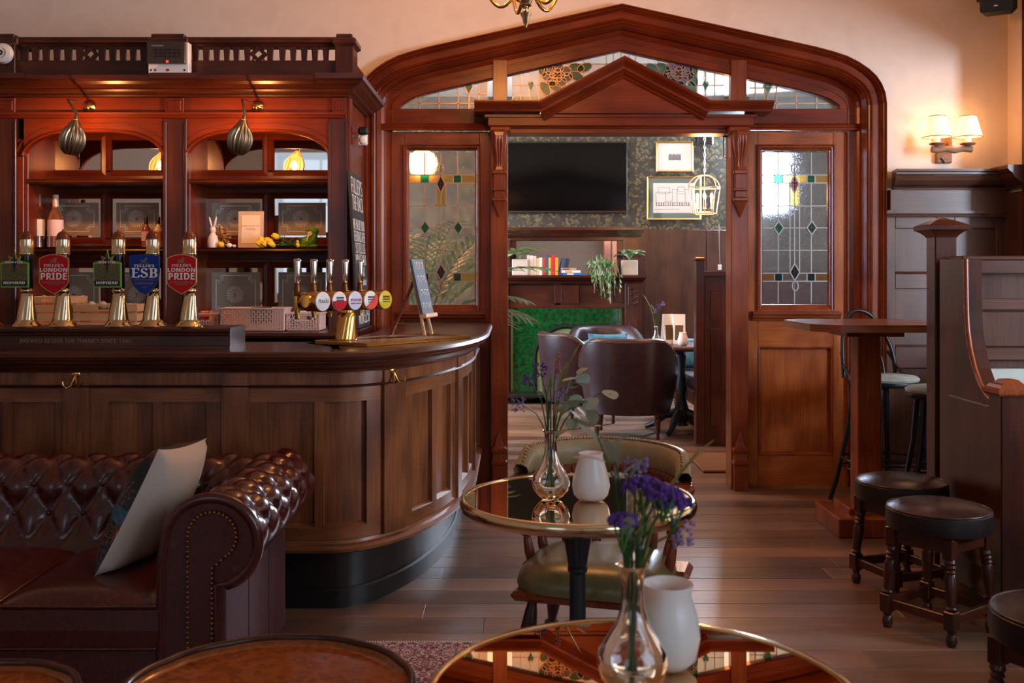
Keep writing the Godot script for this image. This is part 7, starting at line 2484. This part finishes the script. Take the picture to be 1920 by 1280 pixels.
func back_shelf_things():
	var s2 := Y(468, 5.6) + 0.0125
	var Z := 5.74
	bottle(70, 0, Z, s2, 0.039, 0.305, mk(c8(70, 36, 22), 0.05), null, M.white, "wine bottle with a white label and white neck by the pilaster", c8(228, 214, 196))
	bottle(104, 0, Z, s2, 0.042, 0.3, glass(c8(238, 160, 112), 0.15), null, mk(c8(226, 190, 170), 0.3, 0.3), "rose wine bottle with clear pink glass", c8(240, 200, 190))
	bottle(274, 0, Z, s2, 0.026, 0.175, mk(c8(150, 60, 54), 0.12), null, M.black, "small red-brown bottle on the shelf beside the middle pilaster", c8(214, 170, 160), "small bottles on the shelf")
	bottle(297, 0, Z, s2, 0.027, 0.175, mk(c8(214, 190, 160), 0.2), null, M.black, "small cream bottle with an orange print against the middle pilaster", c8(206, 120, 70), "small bottles on the shelf")
	# glass tumbler beside the wine
	var tm = thing("tumbler", "small dark glass between the two wine bottles", "glass")
	var g := Geo.new()
	g.lathe([Vector2(0, 0), Vector2(0.022, 0), Vector2(0.026, 0.1), Vector2(0.024, 0.1), Vector2(0.02, 0.01), Vector2(0, 0.01)], 18)
	part(tm, "cup", g, mk(c8(96, 40, 30), 0.1))
	tm.position = Vector3(X(87, 5.82), s2, -5.82)
	# Easter shelf
	var w = thing("rabbit_figurine", "white china rabbit with long upright ears on the bar shelf", "figurine")
	g = Geo.new()
	var fur := mk(c8(226, 214, 208), 0.4)
	g.lathe([Vector2(0, 0), Vector2(0.027, 0), Vector2(0.03, 0.012), Vector2(0.031, 0.035), Vector2(0.025, 0.062), Vector2(0.015, 0.078), Vector2(0.013, 0.084), Vector2(0.017, 0.094), Vector2(0.0175, 0.104), Vector2(0.013, 0.116), Vector2(0, 0.121)], 20)
	part(w, "body", g, fur)
	for s in [-1, 1]:
		g = Geo.new()
		g.ball(Vector3(s * 0.013, 0.143, 0), Vector3(0.0065, 0.032, 0.005), 10, 8, Basis(Vector3.BACK, -s * 0.24))
		part(w, "ear", g, fur)
	w.position = Vector3(X(399, 5.66), s2, -5.66)
	var tw = thing("twig_wreath", "ball of dried twigs and straw behind the white rabbit", "decoration")
	for i in 5:
		g = Geo.new()
		for k in 22:
			var a := rng.randf() * TAU
			var b := rng.randf() * PI
			var dd := Vector3(cos(a) * sin(b), cos(b), sin(a) * sin(b) * 0.6)
			g.tube([dd * 0.02, dd * rng.randf_range(0.04, 0.065) + Vector3(0, rng.randf_range(-0.01, 0.01), 0)], [0.003, 0.0012], 4)
			g.ball(dd * 0.058, Vector3.ONE * 0.005, 5, 3)
		part(tw, "twigs", g, mk([c8(176, 120, 62), c8(200, 150, 84), c8(140, 88, 44), c8(214, 176, 116), c8(166, 104, 52)][i], 0.85))
	tw.position = Vector3(X(413, 5.76), s2 + 0.062, -5.76)
	for e in [["yellow painted egg beside the white rabbit", 414, M.yellow, 0.019, 0.017], ["small white painted egg next to the yellow egg", 430, M.white, 0.017, 0.013], ["tiny pink and white egg at the end of the row", 439, mk(c8(226, 180, 176), 0.5), 0.011, 0.009]]:
		var eg = thing("painted_egg", e[0], "egg", "painted eggs on the bar shelf")
		g = Geo.new()
		g.ball(Vector3(0, e[4], 0), Vector3(e[3], e[4], e[4]), 14, 10)
		part(eg, "shell", g, e[2])
		eg.position = Vector3(X(e[1], 5.64), s2, -5.64)
	var cd = thing("greeting_card", "framed Easter card with a flowery border leaning on the mirror", "card")
	var cw := X(494, 5.7) - X(446, 5.7); var ch := 0.208
	bx(cd, "frame", Vector3(0, ch / 2, 0), Vector3(cw, ch, 0.008), tri_mat(blotch_tex(60, [c8(220, 150, 120), c8(206, 196, 190), c8(226, 170, 90), c8(180, 170, 178), c8(224, 190, 180), c8(120, 110, 130)], 0.09, 2), 9.0, 0.6), 0.002)
	bx(cd, "card", Vector3(0.0, ch / 2 + 0.002, 0.0045), Vector3(cw * 0.72, ch * 0.76, 0.002), mk(c8(240, 220, 192), 0.7), 0.0)
	text(cd, "lettering", "Look out for the", Vector3(0, 0.126, 0.0058), 0.0095, mk(c8(206, 150, 120), 0.7), Basis.IDENTITY, "Droid Serif")
	text(cd, "lettering", "bunny", Vector3(0, 0.108, 0.0058), 0.013, mk(c8(206, 140, 110), 0.7), Basis.IDENTITY, "Droid Serif")
	cd.position = Vector3(X(470, 5.72), s2, -5.72)
	cd.rotation.x = -0.06
	var tp = thing("tulip_bunch", "bunch of yellow tulips lying on the bar shelf", "flowers")
	for i in 7:
		g = Geo.new()
		var c := Vector3(X(491 + (i * 7) % 34, 5.66), s2 + [0.018, 0.022, 0.04, 0.018, 0.062, 0.045, 0.02][i], -5.63 - 0.012 * (i % 3))
		var b := Basis(Vector3.BACK, 1.0 + 0.2 * (i % 3)) * Basis(Vector3.RIGHT, 0.2 * i)
		g.ball(c, Vector3(0.016, 0.024, 0.016), 12, 8, b)
		for k in 3:
			g.ball(c + b * Vector3(cos(k * 2.1) * 0.007, 0.006, sin(k * 2.1) * 0.007), Vector3(0.011, 0.022, 0.011), 8, 6, b)
		part(tp, "bloom", g, M.yellow)
		g = Geo.new()
		g.tube([c, c.lerp(Vector3(X(556, 5.66), s2 + 0.012, -5.66), 0.5), Vector3(X(556, 5.66), s2 + 0.008 + 0.003 * i, -5.66)], 0.0025, 5)
		part(tp, "stem", g, M.leaf)
	for i in 16:
		g = Geo.new()
		var a := Vector3(X(526 + i * 2, 5.68), s2 + 0.012, -5.64 - 0.02 * (i % 3))
		blade(g, a, Vector3(rng.randf_range(0.2, 1.0), rng.randf_range(0.0, 1.1), rng.randf_range(-0.3, 0.3)), 0.07, 0.018, 0.7)
		part(tp, "leaf", g, M.leaf if i % 2 else M.leaf_dark)
	settle(tp, Vector3(X(525, 5.66), s2, -5.66))
	var ck = thing("chick_figurine", "tiny yellow chick beside the green rabbit", "figurine")
	g = Geo.new()
	g.ball(Vector3(0, 0.014, 0), Vector3(0.012, 0.014, 0.012), 12, 8)
	g.ball(Vector3(0, 0.032, 0.002), Vector3(0.009, 0.009, 0.009), 12, 8)
	part(ck, "body", g, M.yellow)
	g = Geo.new()
	g.lathe([Vector2(0.003, 0), Vector2(0, 0.006)], 6, Vector3(0, 0.031, 0.01), Basis(Vector3.RIGHT, PI / 2))
	part(ck, "beak", g, mk(c8(220, 110, 30), 0.5))
	ck.position = Vector3(X(558, 5.62), s2, -5.62)
	var mr = thing("moss_rabbit", "bright green moss rabbit with a ribbon on the bar shelf", "figurine")
	g = Geo.new()
	g.ball(Vector3(-0.012, 0.03, 0), Vector3(0.045, 0.036, 0.035), 20, 14, Basis(Vector3.BACK, 0.25))
	g.ball(Vector3(0.022, 0.052, 0.002), Vector3(0.026, 0.04, 0.026), 18, 12, Basis(Vector3.BACK, -0.3))
	g.ball(Vector3(0.03, 0.092, 0.002), Vector3(0.026, 0.024, 0.022), 18, 12)
	g.ball(Vector3(0.006, 0.1, 0.012), Vector3(0.03, 0.009, 0.008), 12, 8, Basis(Vector3.BACK, 0.12))
	g.ball(Vector3(0.028, 0.01, 0.018), Vector3(0.026, 0.01, 0.012), 12, 8)
	g.ball(Vector3(-0.02, 0.012, 0.02), Vector3(0.03, 0.012, 0.014), 12, 8)
	part(mr, "body", g, M.moss)
	g = Geo.new()
	for k in 5: g.ball(Vector3(0.012 + cos(k * TAU / 5) * 0.008, 0.078 + sin(k * TAU / 5) * 0.008, 0.028), Vector3(0.006, 0.006, 0.003), 8, 5)
	g.tube([Vector3(0.01, 0.072, 0.028), Vector3(0.0, 0.055, 0.034), Vector3(-0.004, 0.036, 0.036)], 0.004, 6)
	part(mr, "ribbon", g, mk(c8(240, 222, 150), 0.6))
	mr.position = Vector3(X(579, 5.68), s2, -5.68)
	# worktop: crates, baskets, packets
	crate("tall pine crate nearest the left end of the worktop", 62, 553, 149, 617, 5.42, 4)
	crate("wide pine crate beside the middle pilaster with tissue in it", 153, 566, 271, 617, 5.38, 3)
	var ts = thing("packing_tissue", "crumpled pale tissue in the wide pine crate", "paper")
	g = Geo.new()
	for i in 9: g.ball(Vector3(X(165 + i * 10, 5.38), 1.17 + rng.randf() * 0.02, -5.38 + rng.randf_range(-0.03, 0.03)), Vector3(0.024, 0.026, 0.022), 7, 5, Basis(Vector3(1, 1, 0).normalized(), i))
	part(ts, "tissue", g, mk(c8(200, 178, 142), 0.8))
	basket("small pink basket of red and orange packets beside the middle pilaster", 368, 586, 418, 5.4, true)
	basket("long pink basket between two small ones", 420, 576, 540, 5.38, false)
	basket("small pink basket of blue packets nearest the beer font", 542, 585, 606, 5.4, true)
	for i in 10:
		var pk = thing("snack_packet", ["dark red", "orange", "brick red", "amber yellow", "crimson", "coral", "navy blue", "white", "royal blue", "pale grey"][i] + (" packet in the small basket by the pilaster" if i < 6 else " packet in the small basket by the beer font"), "packet", "red and orange packets" if i < 6 else "blue and white packets")
		g = Geo.new()
		g.box(Vector3(0, 0.035, 0), Vector3(0.05, 0.075, 0.016), 0.006)
		part(pk, "wrapper", g, mk([c8(176, 40, 36), c8(226, 110, 40), c8(190, 50, 40), c8(232, 150, 60), c8(160, 30, 40), c8(214, 90, 50), c8(50, 66, 140), c8(220, 220, 226), c8(60, 80, 160), c8(200, 200, 206)][i], 0.4))
		pk.position = Vector3(X(376 + i * 7.0, 5.4) if i < 6 else X(556 + (i - 6) * 11.0, 5.4), 1.077 + 0.01 * (i % 2), -5.4 - 0.02 * (i % 3) + 0.02)
		pk.rotation = Vector3(0.2 * (i % 3), 0.5 * i, 0.3 * ((i % 3) - 1))
	var bt = thing("card_reader", "black card box standing up out of the long pink basket", "box")
	bx(bt, "case", Vector3(0, 0.05, 0), Vector3(0.11, 0.085, 0.03), M.black, 0.004, Basis(Vector3.BACK, 0.03))
	bt.position = Vector3(X(490, 5.4), 1.085, -5.4)
# ---------------------------------------------------------------- lamps
func shell_lamp(px: float, label: String):
	var t = thing("shell_lamp", label, "lamp", "scallop shell lamps on the bar back")
	var z0 := -ZB + 0.005
	var rose_ := Vector3(X(px, ZB), Y(201, ZB), z0)
	var g := Geo.new()
	g.lathe([Vector2(0, 0), Vector2(0.032, 0), Vector2(0.034, 0.006), Vector2(0.028, 0.012), Vector2(0.02, 0.022), Vector2(0.008, 0.03), Vector2(0, 0.031)], 24, rose_, Basis(Vector3.RIGHT, PI / 2))
	part(t, "wall_rose", g, M.brass)
	var tip := P(px - 26, 224, 5.26)
	g = Geo.new()
	g.tube([rose_ + Vector3(0, 0, 0.02), rose_ + Vector3(-0.01, 0.01, 0.1), rose_ + Vector3(-0.03, 0.005, 0.2), tip + Vector3(0.006, 0.03, 0.0), tip], [0.006, 0.006, 0.0065, 0.008, 0.012], 8)
	part(t, "arm", g, M.pewter)
	# ribbed half shell, open towards the bar back
	g = Geo.new()
	var rows := []
	var ax := Vector3(-0.22, -1, -0.12).normalized()
	var sx := Vector3(1, -0.22, 0).normalized()
	var fz := sx.cross(ax).normalized()
	if fz.z < 0: fz = -fz
	for i in 13:
		var f := i / 12.0
		var r := 0.012 + 0.046 * pow(sin(PI * clampf(f * 0.78 + 0.04, 0, 1)), 1.15)
		if f > 0.9: r *= 1.0 - (f - 0.9) * 3.0
		var row := []
		for k in 73:
			var a := deg_to_rad(lerpf(-22, 202, k / 72.0))
			var rr := r * (1.0 + 0.17 * cos(k / 72.0 * TAU * 9) * smoothstep(0.1, 0.4, f))
			row.append(tip + ax * 0.185 * f + sx * cos(a) * rr + fz * sin(a) * rr * 0.9)
		rows.append(row)
	g.grid(rows)
	part(t, "shell_shade", g, M.pewter)
	var bp := tip + ax * 0.1 - fz * 0.002
	g = Geo.new()
	g.ball(bp, Vector3(0.018, 0.032, 0.018), 12, 8)
	part(t, "bulb", g, M.bulb)
	settle(t, rose_)
	omni("shell_lamp_light", bp, WARM, SHELL, 0.018, t)
const WARM := Color(1.0, 0.66, 0.36)
const SHELL := 0.31
const SCONCE := 0.022
const CHAND := 0.33
func lamps():
	shell_lamp(168, "brass scallop shell lamp over the bay with the wine bottles")
	shell_lamp(483, "brass scallop shell lamp over the bay with the Easter shelf")
	# double wall lamp with pleated shades
	var t = thing("wall_lamp", "carved double wall lamp with two pleated cream shades above the wainscot", "lamp")
	var Z := 6.25
	var carved := tri_mat(wood_tex(90, [c8(96, 66, 46), c8(140, 104, 76), c8(166, 130, 100)], true), 4.0, 0.6)
	var g := Geo.new()
	gpb(g, 1756, 250, 1786, 306, ZW - 0.035, 0.034, 0.008)
	g.prism(px_poly([[1764, 296], [1778, 296], [1772, 306]], ZW - 0.04), -ZW + 0.05, -ZW + 0.03)
	part(t, "back_plate", g, carved)
	g = Geo.new()
	g.tube([P(1778, 268, ZW - 0.02), P(1782, 276, 6.32), P(1785, 279, Z)], 0.014, 8)
	part(t, "bracket", g, carved)
	g = Geo.new()
	var bar_pts := [[1747, 280], [1757, 281], [1775, 279], [1790, 282], [1806, 279], [1822, 280]]
	var pp := []
	for q in bar_pts: pp.append(P(q[0], q[1], Z))
	g.tube(pp, [0.02, 0.021, 0.018, 0.02, 0.018, 0.02], 10)
	part(t, "cross_arm", g, carved)
	for px in [1757, 1815]:
		g = Geo.new()
		var c := P(px, 270, Z)
		g.lathe([Vector2(0.012, -0.012), Vector2(0.04, -0.004), Vector2(0.046, 0.004), Vector2(0.04, 0.008), Vector2(0.018, 0.008)], 12, c, Basis.IDENTITY, 0.7, 0.08, 5)
		part(t, "drip_pan", g, carved)
		g = Geo.new()
		g.lathe([Vector2(0.019, 0.006), Vector2(0.019, 0.07), Vector2(0, 0.071)], 14, c)
		part(t, "candle_tube", g, M.paper)
		g = Geo.new()
		var b := c + Vector3.UP * 0.1
		g.ball(b, Vector3(0.016, 0.026, 0.016), 12, 8)
		part(t, "bulb", g, M.bulb)
		g = Geo.new()
		var y0 := Y(257, Z); var y1 := Y(218, Z)
		var rows := []
		for i in 7:
			var f := i / 6.0
			var ring := []
			for k in 96:
				var a := TAU * k / 96
				var r := lerpf(0.083, 0.047, f) * (1.0 + 0.02 * cos(a * 24))
				ring.append(Vector3(c.x + cos(a) * r, lerpf(y0, y1, f), c.z + sin(a) * r))
			rows.append(ring)
		g.grid(rows, true, true)
		var sh = part(t, "pleated_shade", g, M.shade)
		for e in [[y0, 0.084], [y1, 0.048]]:
			var ring := []
			for k in 49: ring.append(Vector3(c.x + cos(TAU * k / 48) * e[1], e[0], c.z + sin(TAU * k / 48) * e[1]))
			g = Geo.new()
			g.tube(ring, 0.003, 5, false)
			part(sh, "braid", g, M.gilt)
		omni("wall_lamp_light", b, WARM, SCONCE, 0.03, t)
	settle(t, P(1772, 307, ZW))
	# chandelier: only its foot hangs into the picture
	var ch = thing("chandelier", "brass chandelier with scrolled arms hanging above the bar", "chandelier")
	var zc := 4.55
	var cx := X(986, zc)
	var Yc := func(py): return Y(py, zc)
	g = Geo.new()
	var prof := []
	for q in [[1.5, 52], [2.5, 50], [3, 46], [5, 43], [7, 34], [10, 28], [11, 25], [8, 23], [6, 20], [5, 16], [9, 13], [11, 10], [9, 8], [12, 2], [17, -8], [20, -20], [16, -34], [8, -40], [8, -60], [14, -70], [6, -80], [4, -100]]: prof.append(Vector2(q[0] * zc / F, Yc.call(q[1])))
	g.lathe(prof, 24, Vector3(cx, 0, -zc))
	part(ch, "stem_and_finial", g, M.brass_pale)
	g = Geo.new()
	g.tube([Vector3(cx, Yc.call(-95), -zc), Vector3(cx, ROOM_H, -zc)], 0.008, 8)
	part(ch, "rod", g, M.old_brass)
	for k in 5:
		var a := TAU * k / 5 + 0.62
		var dv := Vector3(cos(a), 0, -sin(a))
		var path := []
		for i in 17:
			var f := i / 16.0
			var rad := 0.03 + 0.19 * f
			var y: float = Yc.call(-24) - 0.115 * sin(PI * clampf(f * 1.05, 0, 1)) + 0.06 * f
			path.append(Vector3(cx, y, -zc) + dv * rad)
		g = Geo.new()
		g.tube(path, 0.0085, 8)
		part(ch, "arm", g, M.brass)
		var e: Vector3 = path[-1]
		g = Geo.new()
		g.lathe([Vector2(0.006, -0.01), Vector2(0.03, 0.0), Vector2(0.032, 0.006), Vector2(0.012, 0.008), Vector2(0.011, 0.075), Vector2(0, 0.076)], 14, e)
		part(ch, "candle_cup", g, M.brass)
		g = Geo.new()
		g.ball(e + Vector3.UP * 0.105, Vector3(0.016, 0.03, 0.016), 10, 8)
		part(ch, "bulb", g, M.bulb)
		omni("chandelier_light", e + Vector3.UP * 0.105, WARM, CHAND, 0.03, ch)
	settle(ch, Vector3(cx, Yc.call(52), -zc))
	# wire lantern in the room behind
	var ln = thing("wire_lantern", "pale wire lantern with candle bulbs hanging in the doorway", "pendant lamp")
	var zl := 7.9
	var o := Vector3(X(1321, zl), 0, -zl)
	var Yl := func(py): return Y(py, zl)
	var k1 := zl / F
	g = Geo.new()
	var sq := []
	for k in 4:
		var a := PI / 4 + PI / 2 * k + 0.35
		var dv := Vector3(cos(a), 0, sin(a))
		var p1: Vector3 = o + dv * 36 * k1 + Vector3.UP * Yl.call(352)
		var p2: Vector3 = o + dv * 27 * k1 + Vector3.UP * Yl.call(401)
		sq.append([p1, p2])
		g.tube([p1, p2], 0.005, 6)
		var dome := []
		for i in 9:
			var f := PI / 2 * i / 8
			dome.append(o + dv * 36 * k1 * cos(f) + Vector3.UP * lerpf(Yl.call(352), Yl.call(328), sin(f)))
		g.tube(dome, 0.005, 6)
	for k in 4:
		for e in 2: g.tube([sq[k][e], sq[(k + 1) % 4][e]], 0.005, 6)
	g.tube([o + Vector3.UP * Yl.call(328), o + Vector3.UP * Yl.call(400)], 0.004, 6)
	part(ln, "cage", g, mk(c8(222, 200, 176), 0.35, 0.6))
	g = Geo.new()
	for i in 40:
		var y: float = Yl.call(326) + i * 0.03
		if y > 3.28: break
		var ring := []
		for q in 9:
			var a := TAU * q / 8
			ring.append(o + Vector3(cos(a) * 0.007 if i % 2 else 0.0, y + sin(a) * 0.018, cos(a) * 0.007 if i % 2 == 0 else 0.0))
		g.tube(ring, 0.002, 5, false)
	part(ln, "chain", g, M.chrome)
	for k in 4:
		var a := PI / 2 * k + 0.2
		var c: Vector3 = o + Vector3(cos(a), 0, sin(a)) * 0.055
		g = Geo.new()
		g.tube([o + Vector3.UP * Yl.call(397), c + Vector3.UP * (Yl.call(397) - 0.005), c + Vector3.UP * (Yl.call(392) + 0.01)], 0.004, 6)
		g.lathe([Vector2(0.016, 0), Vector2(0.009, 0.004), Vector2(0.009, 0.07), Vector2(0, 0.07)], 10, c + Vector3.UP * Yl.call(391))
		part(ln, "candle_arm", g, mk(c8(222, 200, 176), 0.35, 0.6))
		g = Geo.new()
		g.ball(c + Vector3.UP * (Yl.call(391) + 0.095), Vector3(0.012, 0.026, 0.012), 10, 8)
		part(ln, "bulb", g, M.bulb)
	settle(ln, o + Vector3.UP * Yl.call(401))
	omni("lantern_light", o + Vector3.UP * (Yl.call(391) + 0.095), WARM, 1.2, 0.06, ln)
	# globe lamp behind the screen
	var gl = thing("globe_lamp", "glowing globe pendant behind the leaded screen", "pendant lamp")
	var gc := P(792, 306, 8.6)
	g = Geo.new()
	g.ball(gc, Vector3.ONE * 0.12, 20, 14)
	part(gl, "globe", g, glowing(c8(255, 214, 160), 5.0))
	g = Geo.new()
	g.tube([gc + Vector3.UP * 0.12, Vector3(gc.x, 3.3, gc.z)], 0.008, 8)
	part(gl, "rod", g, M.old_brass)
	settle(gl, gc)
	omni("globe_lamp_light", gc, WARM, 2.2, 0.1, gl)

func small_things():
	# alarm box on the balustrade post
	var a = thing("alarm_panel", "white and grey alarm panel with a clear cover on the balustrade", "alarm panel")
	var Z := ZB - 0.06
	pb(a, "case", 278, 79, 354, 141, Z - 0.05, 0.05, M.white, 0.004)
	pb(a, "indicator_window", 275, 78, 347, 119, Z - 0.075, 0.03, mk(c8(58, 52, 50), 0.15), 0.004)
	for r in 3:
		for c in 6: pb(a, "indicator", 290 + c * 8.5, 92 + r * 6.0, 295 + c * 8.5, 95 + r * 6.0, Z - 0.077, 0.006, M.black, 0.0)
	pb(a, "trim_line", 284, 84, 306, 87, Z - 0.077, 0.004, M.lead, 0.0)
	pb(a, "red_light", 311, 113, 315.5, 117, Z - 0.079, 0.006, glowing(c8(255, 60, 40), 2.0, c8(200, 40, 30)), 0.0)
	pb(a, "red_switch", 312, 129, 317, 133, Z - 0.053, 0.006, mk(c8(180, 30, 30), 0.4), 0.0)
	pb(a, "key_switch", 289, 129, 293, 133, Z - 0.053, 0.006, M.pewter, 0.0)
	for x in [283, 346]: pb(a, "screw", x - 1.2, 129.5, x + 1.2, 133, Z - 0.053, 0.005, M.black, 0.0)
	settle(a, P(316, 141, Z))
	var r = thing("sounder", "round white alarm sounder on the end balustrade post", "alarm")
	var g := Geo.new()
	g.lathe([Vector2(0, 0), Vector2(0.055, 0), Vector2(0.058, 0.01), Vector2(0.05, 0.03), Vector2(0.03, 0.036), Vector2(0.026, 0.03), Vector2(0.012, 0.03), Vector2(0.012, 0.036), Vector2(0, 0.036)], 28, P(7, 101, ZB - 0.05), Basis(Vector3.RIGHT, PI / 2))
	part(r, "body", g, M.white_gloss)
	g = Geo.new()
	g.lathe([Vector2(0.006, 0.037), Vector2(0.014, 0.037), Vector2(0.014, 0.0385), Vector2(0.006, 0.0385)], 20, P(7, 101, ZB - 0.05), Basis(Vector3.RIGHT, PI / 2))
	part(r, "black_ring", g, M.black)
	settle(r, P(7, 120, ZB))
	var s = thing("motion_sensor", "small white motion sensor on the end of the bar back", "sensor")
	bx(s, "bracket", P(671, 256, 5.75) + Vector3(-0.01, 0, 0), Vector3(0.05, 0.012, 0.02), M.white)
	bx(s, "body", P(680, 256, 5.72), Vector3(0.055, 0.1, 0.05), M.white_gloss, 0.008)
	bx(s, "hood", P(681, 246, 5.7), Vector3(0.054, 0.045, 0.052), M.black, 0.01)
	g = Geo.new()
	g.ball(P(681, 262, 5.695), Vector3(0.024, 0.026, 0.012), 14, 8)
	part(s, "lens", g, M.white)
	settle(s, P(680, 272, 5.72))
	var k = thing("ceiling_speaker", "black loudspeaker on a bracket high in the corner by the wall lamp", "speaker")
	var kb := Basis(Vector3.UP, -0.5) * Basis(Vector3.RIGHT, 0.2)
	var kc := P(1872, -29, 6.1)
	bx(k, "cabinet", kc, Vector3(0.2, 0.36, 0.18), M.black, 0.03, kb)
	bx(k, "grille", kc + kb * Vector3(0, 0, 0.092), Vector3(0.17, 0.33, 0.01), M.soot, 0.01, kb)
	bx(k, "badge", kc + kb * Vector3(-0.01, -0.125, 0.099), Vector3(0.02, 0.008, 0.003), M.white, 0.0, kb)
	bx(k, "bracket", kc + Vector3(0.02, 0, -0.18), Vector3(0.04, 0.06, 0.22), M.black)
	settle(k, kc)
	var dc = thing("door_stay", "grey metal door stay hanging on the jamb beside the wire lantern", "door stay")
	g = Geo.new()
	g.tube([P(1357, 252, 6.5), P(1356, 275, 6.5), P(1356, 294, 6.5), P(1361, 296, 6.49)], 0.005, 6)
	part(dc, "rod", g, M.lead)
	bx(dc, "plate", P(1359, 252, 6.5), Vector3(0.025, 0.04, 0.03), M.iron)
	settle(dc, P(1358, 296, 6.5))
	# cable and switch on the settle partition in the room behind
	var c = thing("wall_cable", "thin white cable and plug hanging beside the doorway of the room behind", "cable")
	g = Geo.new()
	g.tube([P(1348, 420, 10.9), P(1349, 470, 10.9), P(1350, 497, 10.9)], 0.0035, 6)
	part(c, "cord", g, M.lead)
	pb(c, "plug", 1347, 496, 1353, 506, 10.9, 0.03, M.white)
	settle(c, P(1350, 506, 10.9))
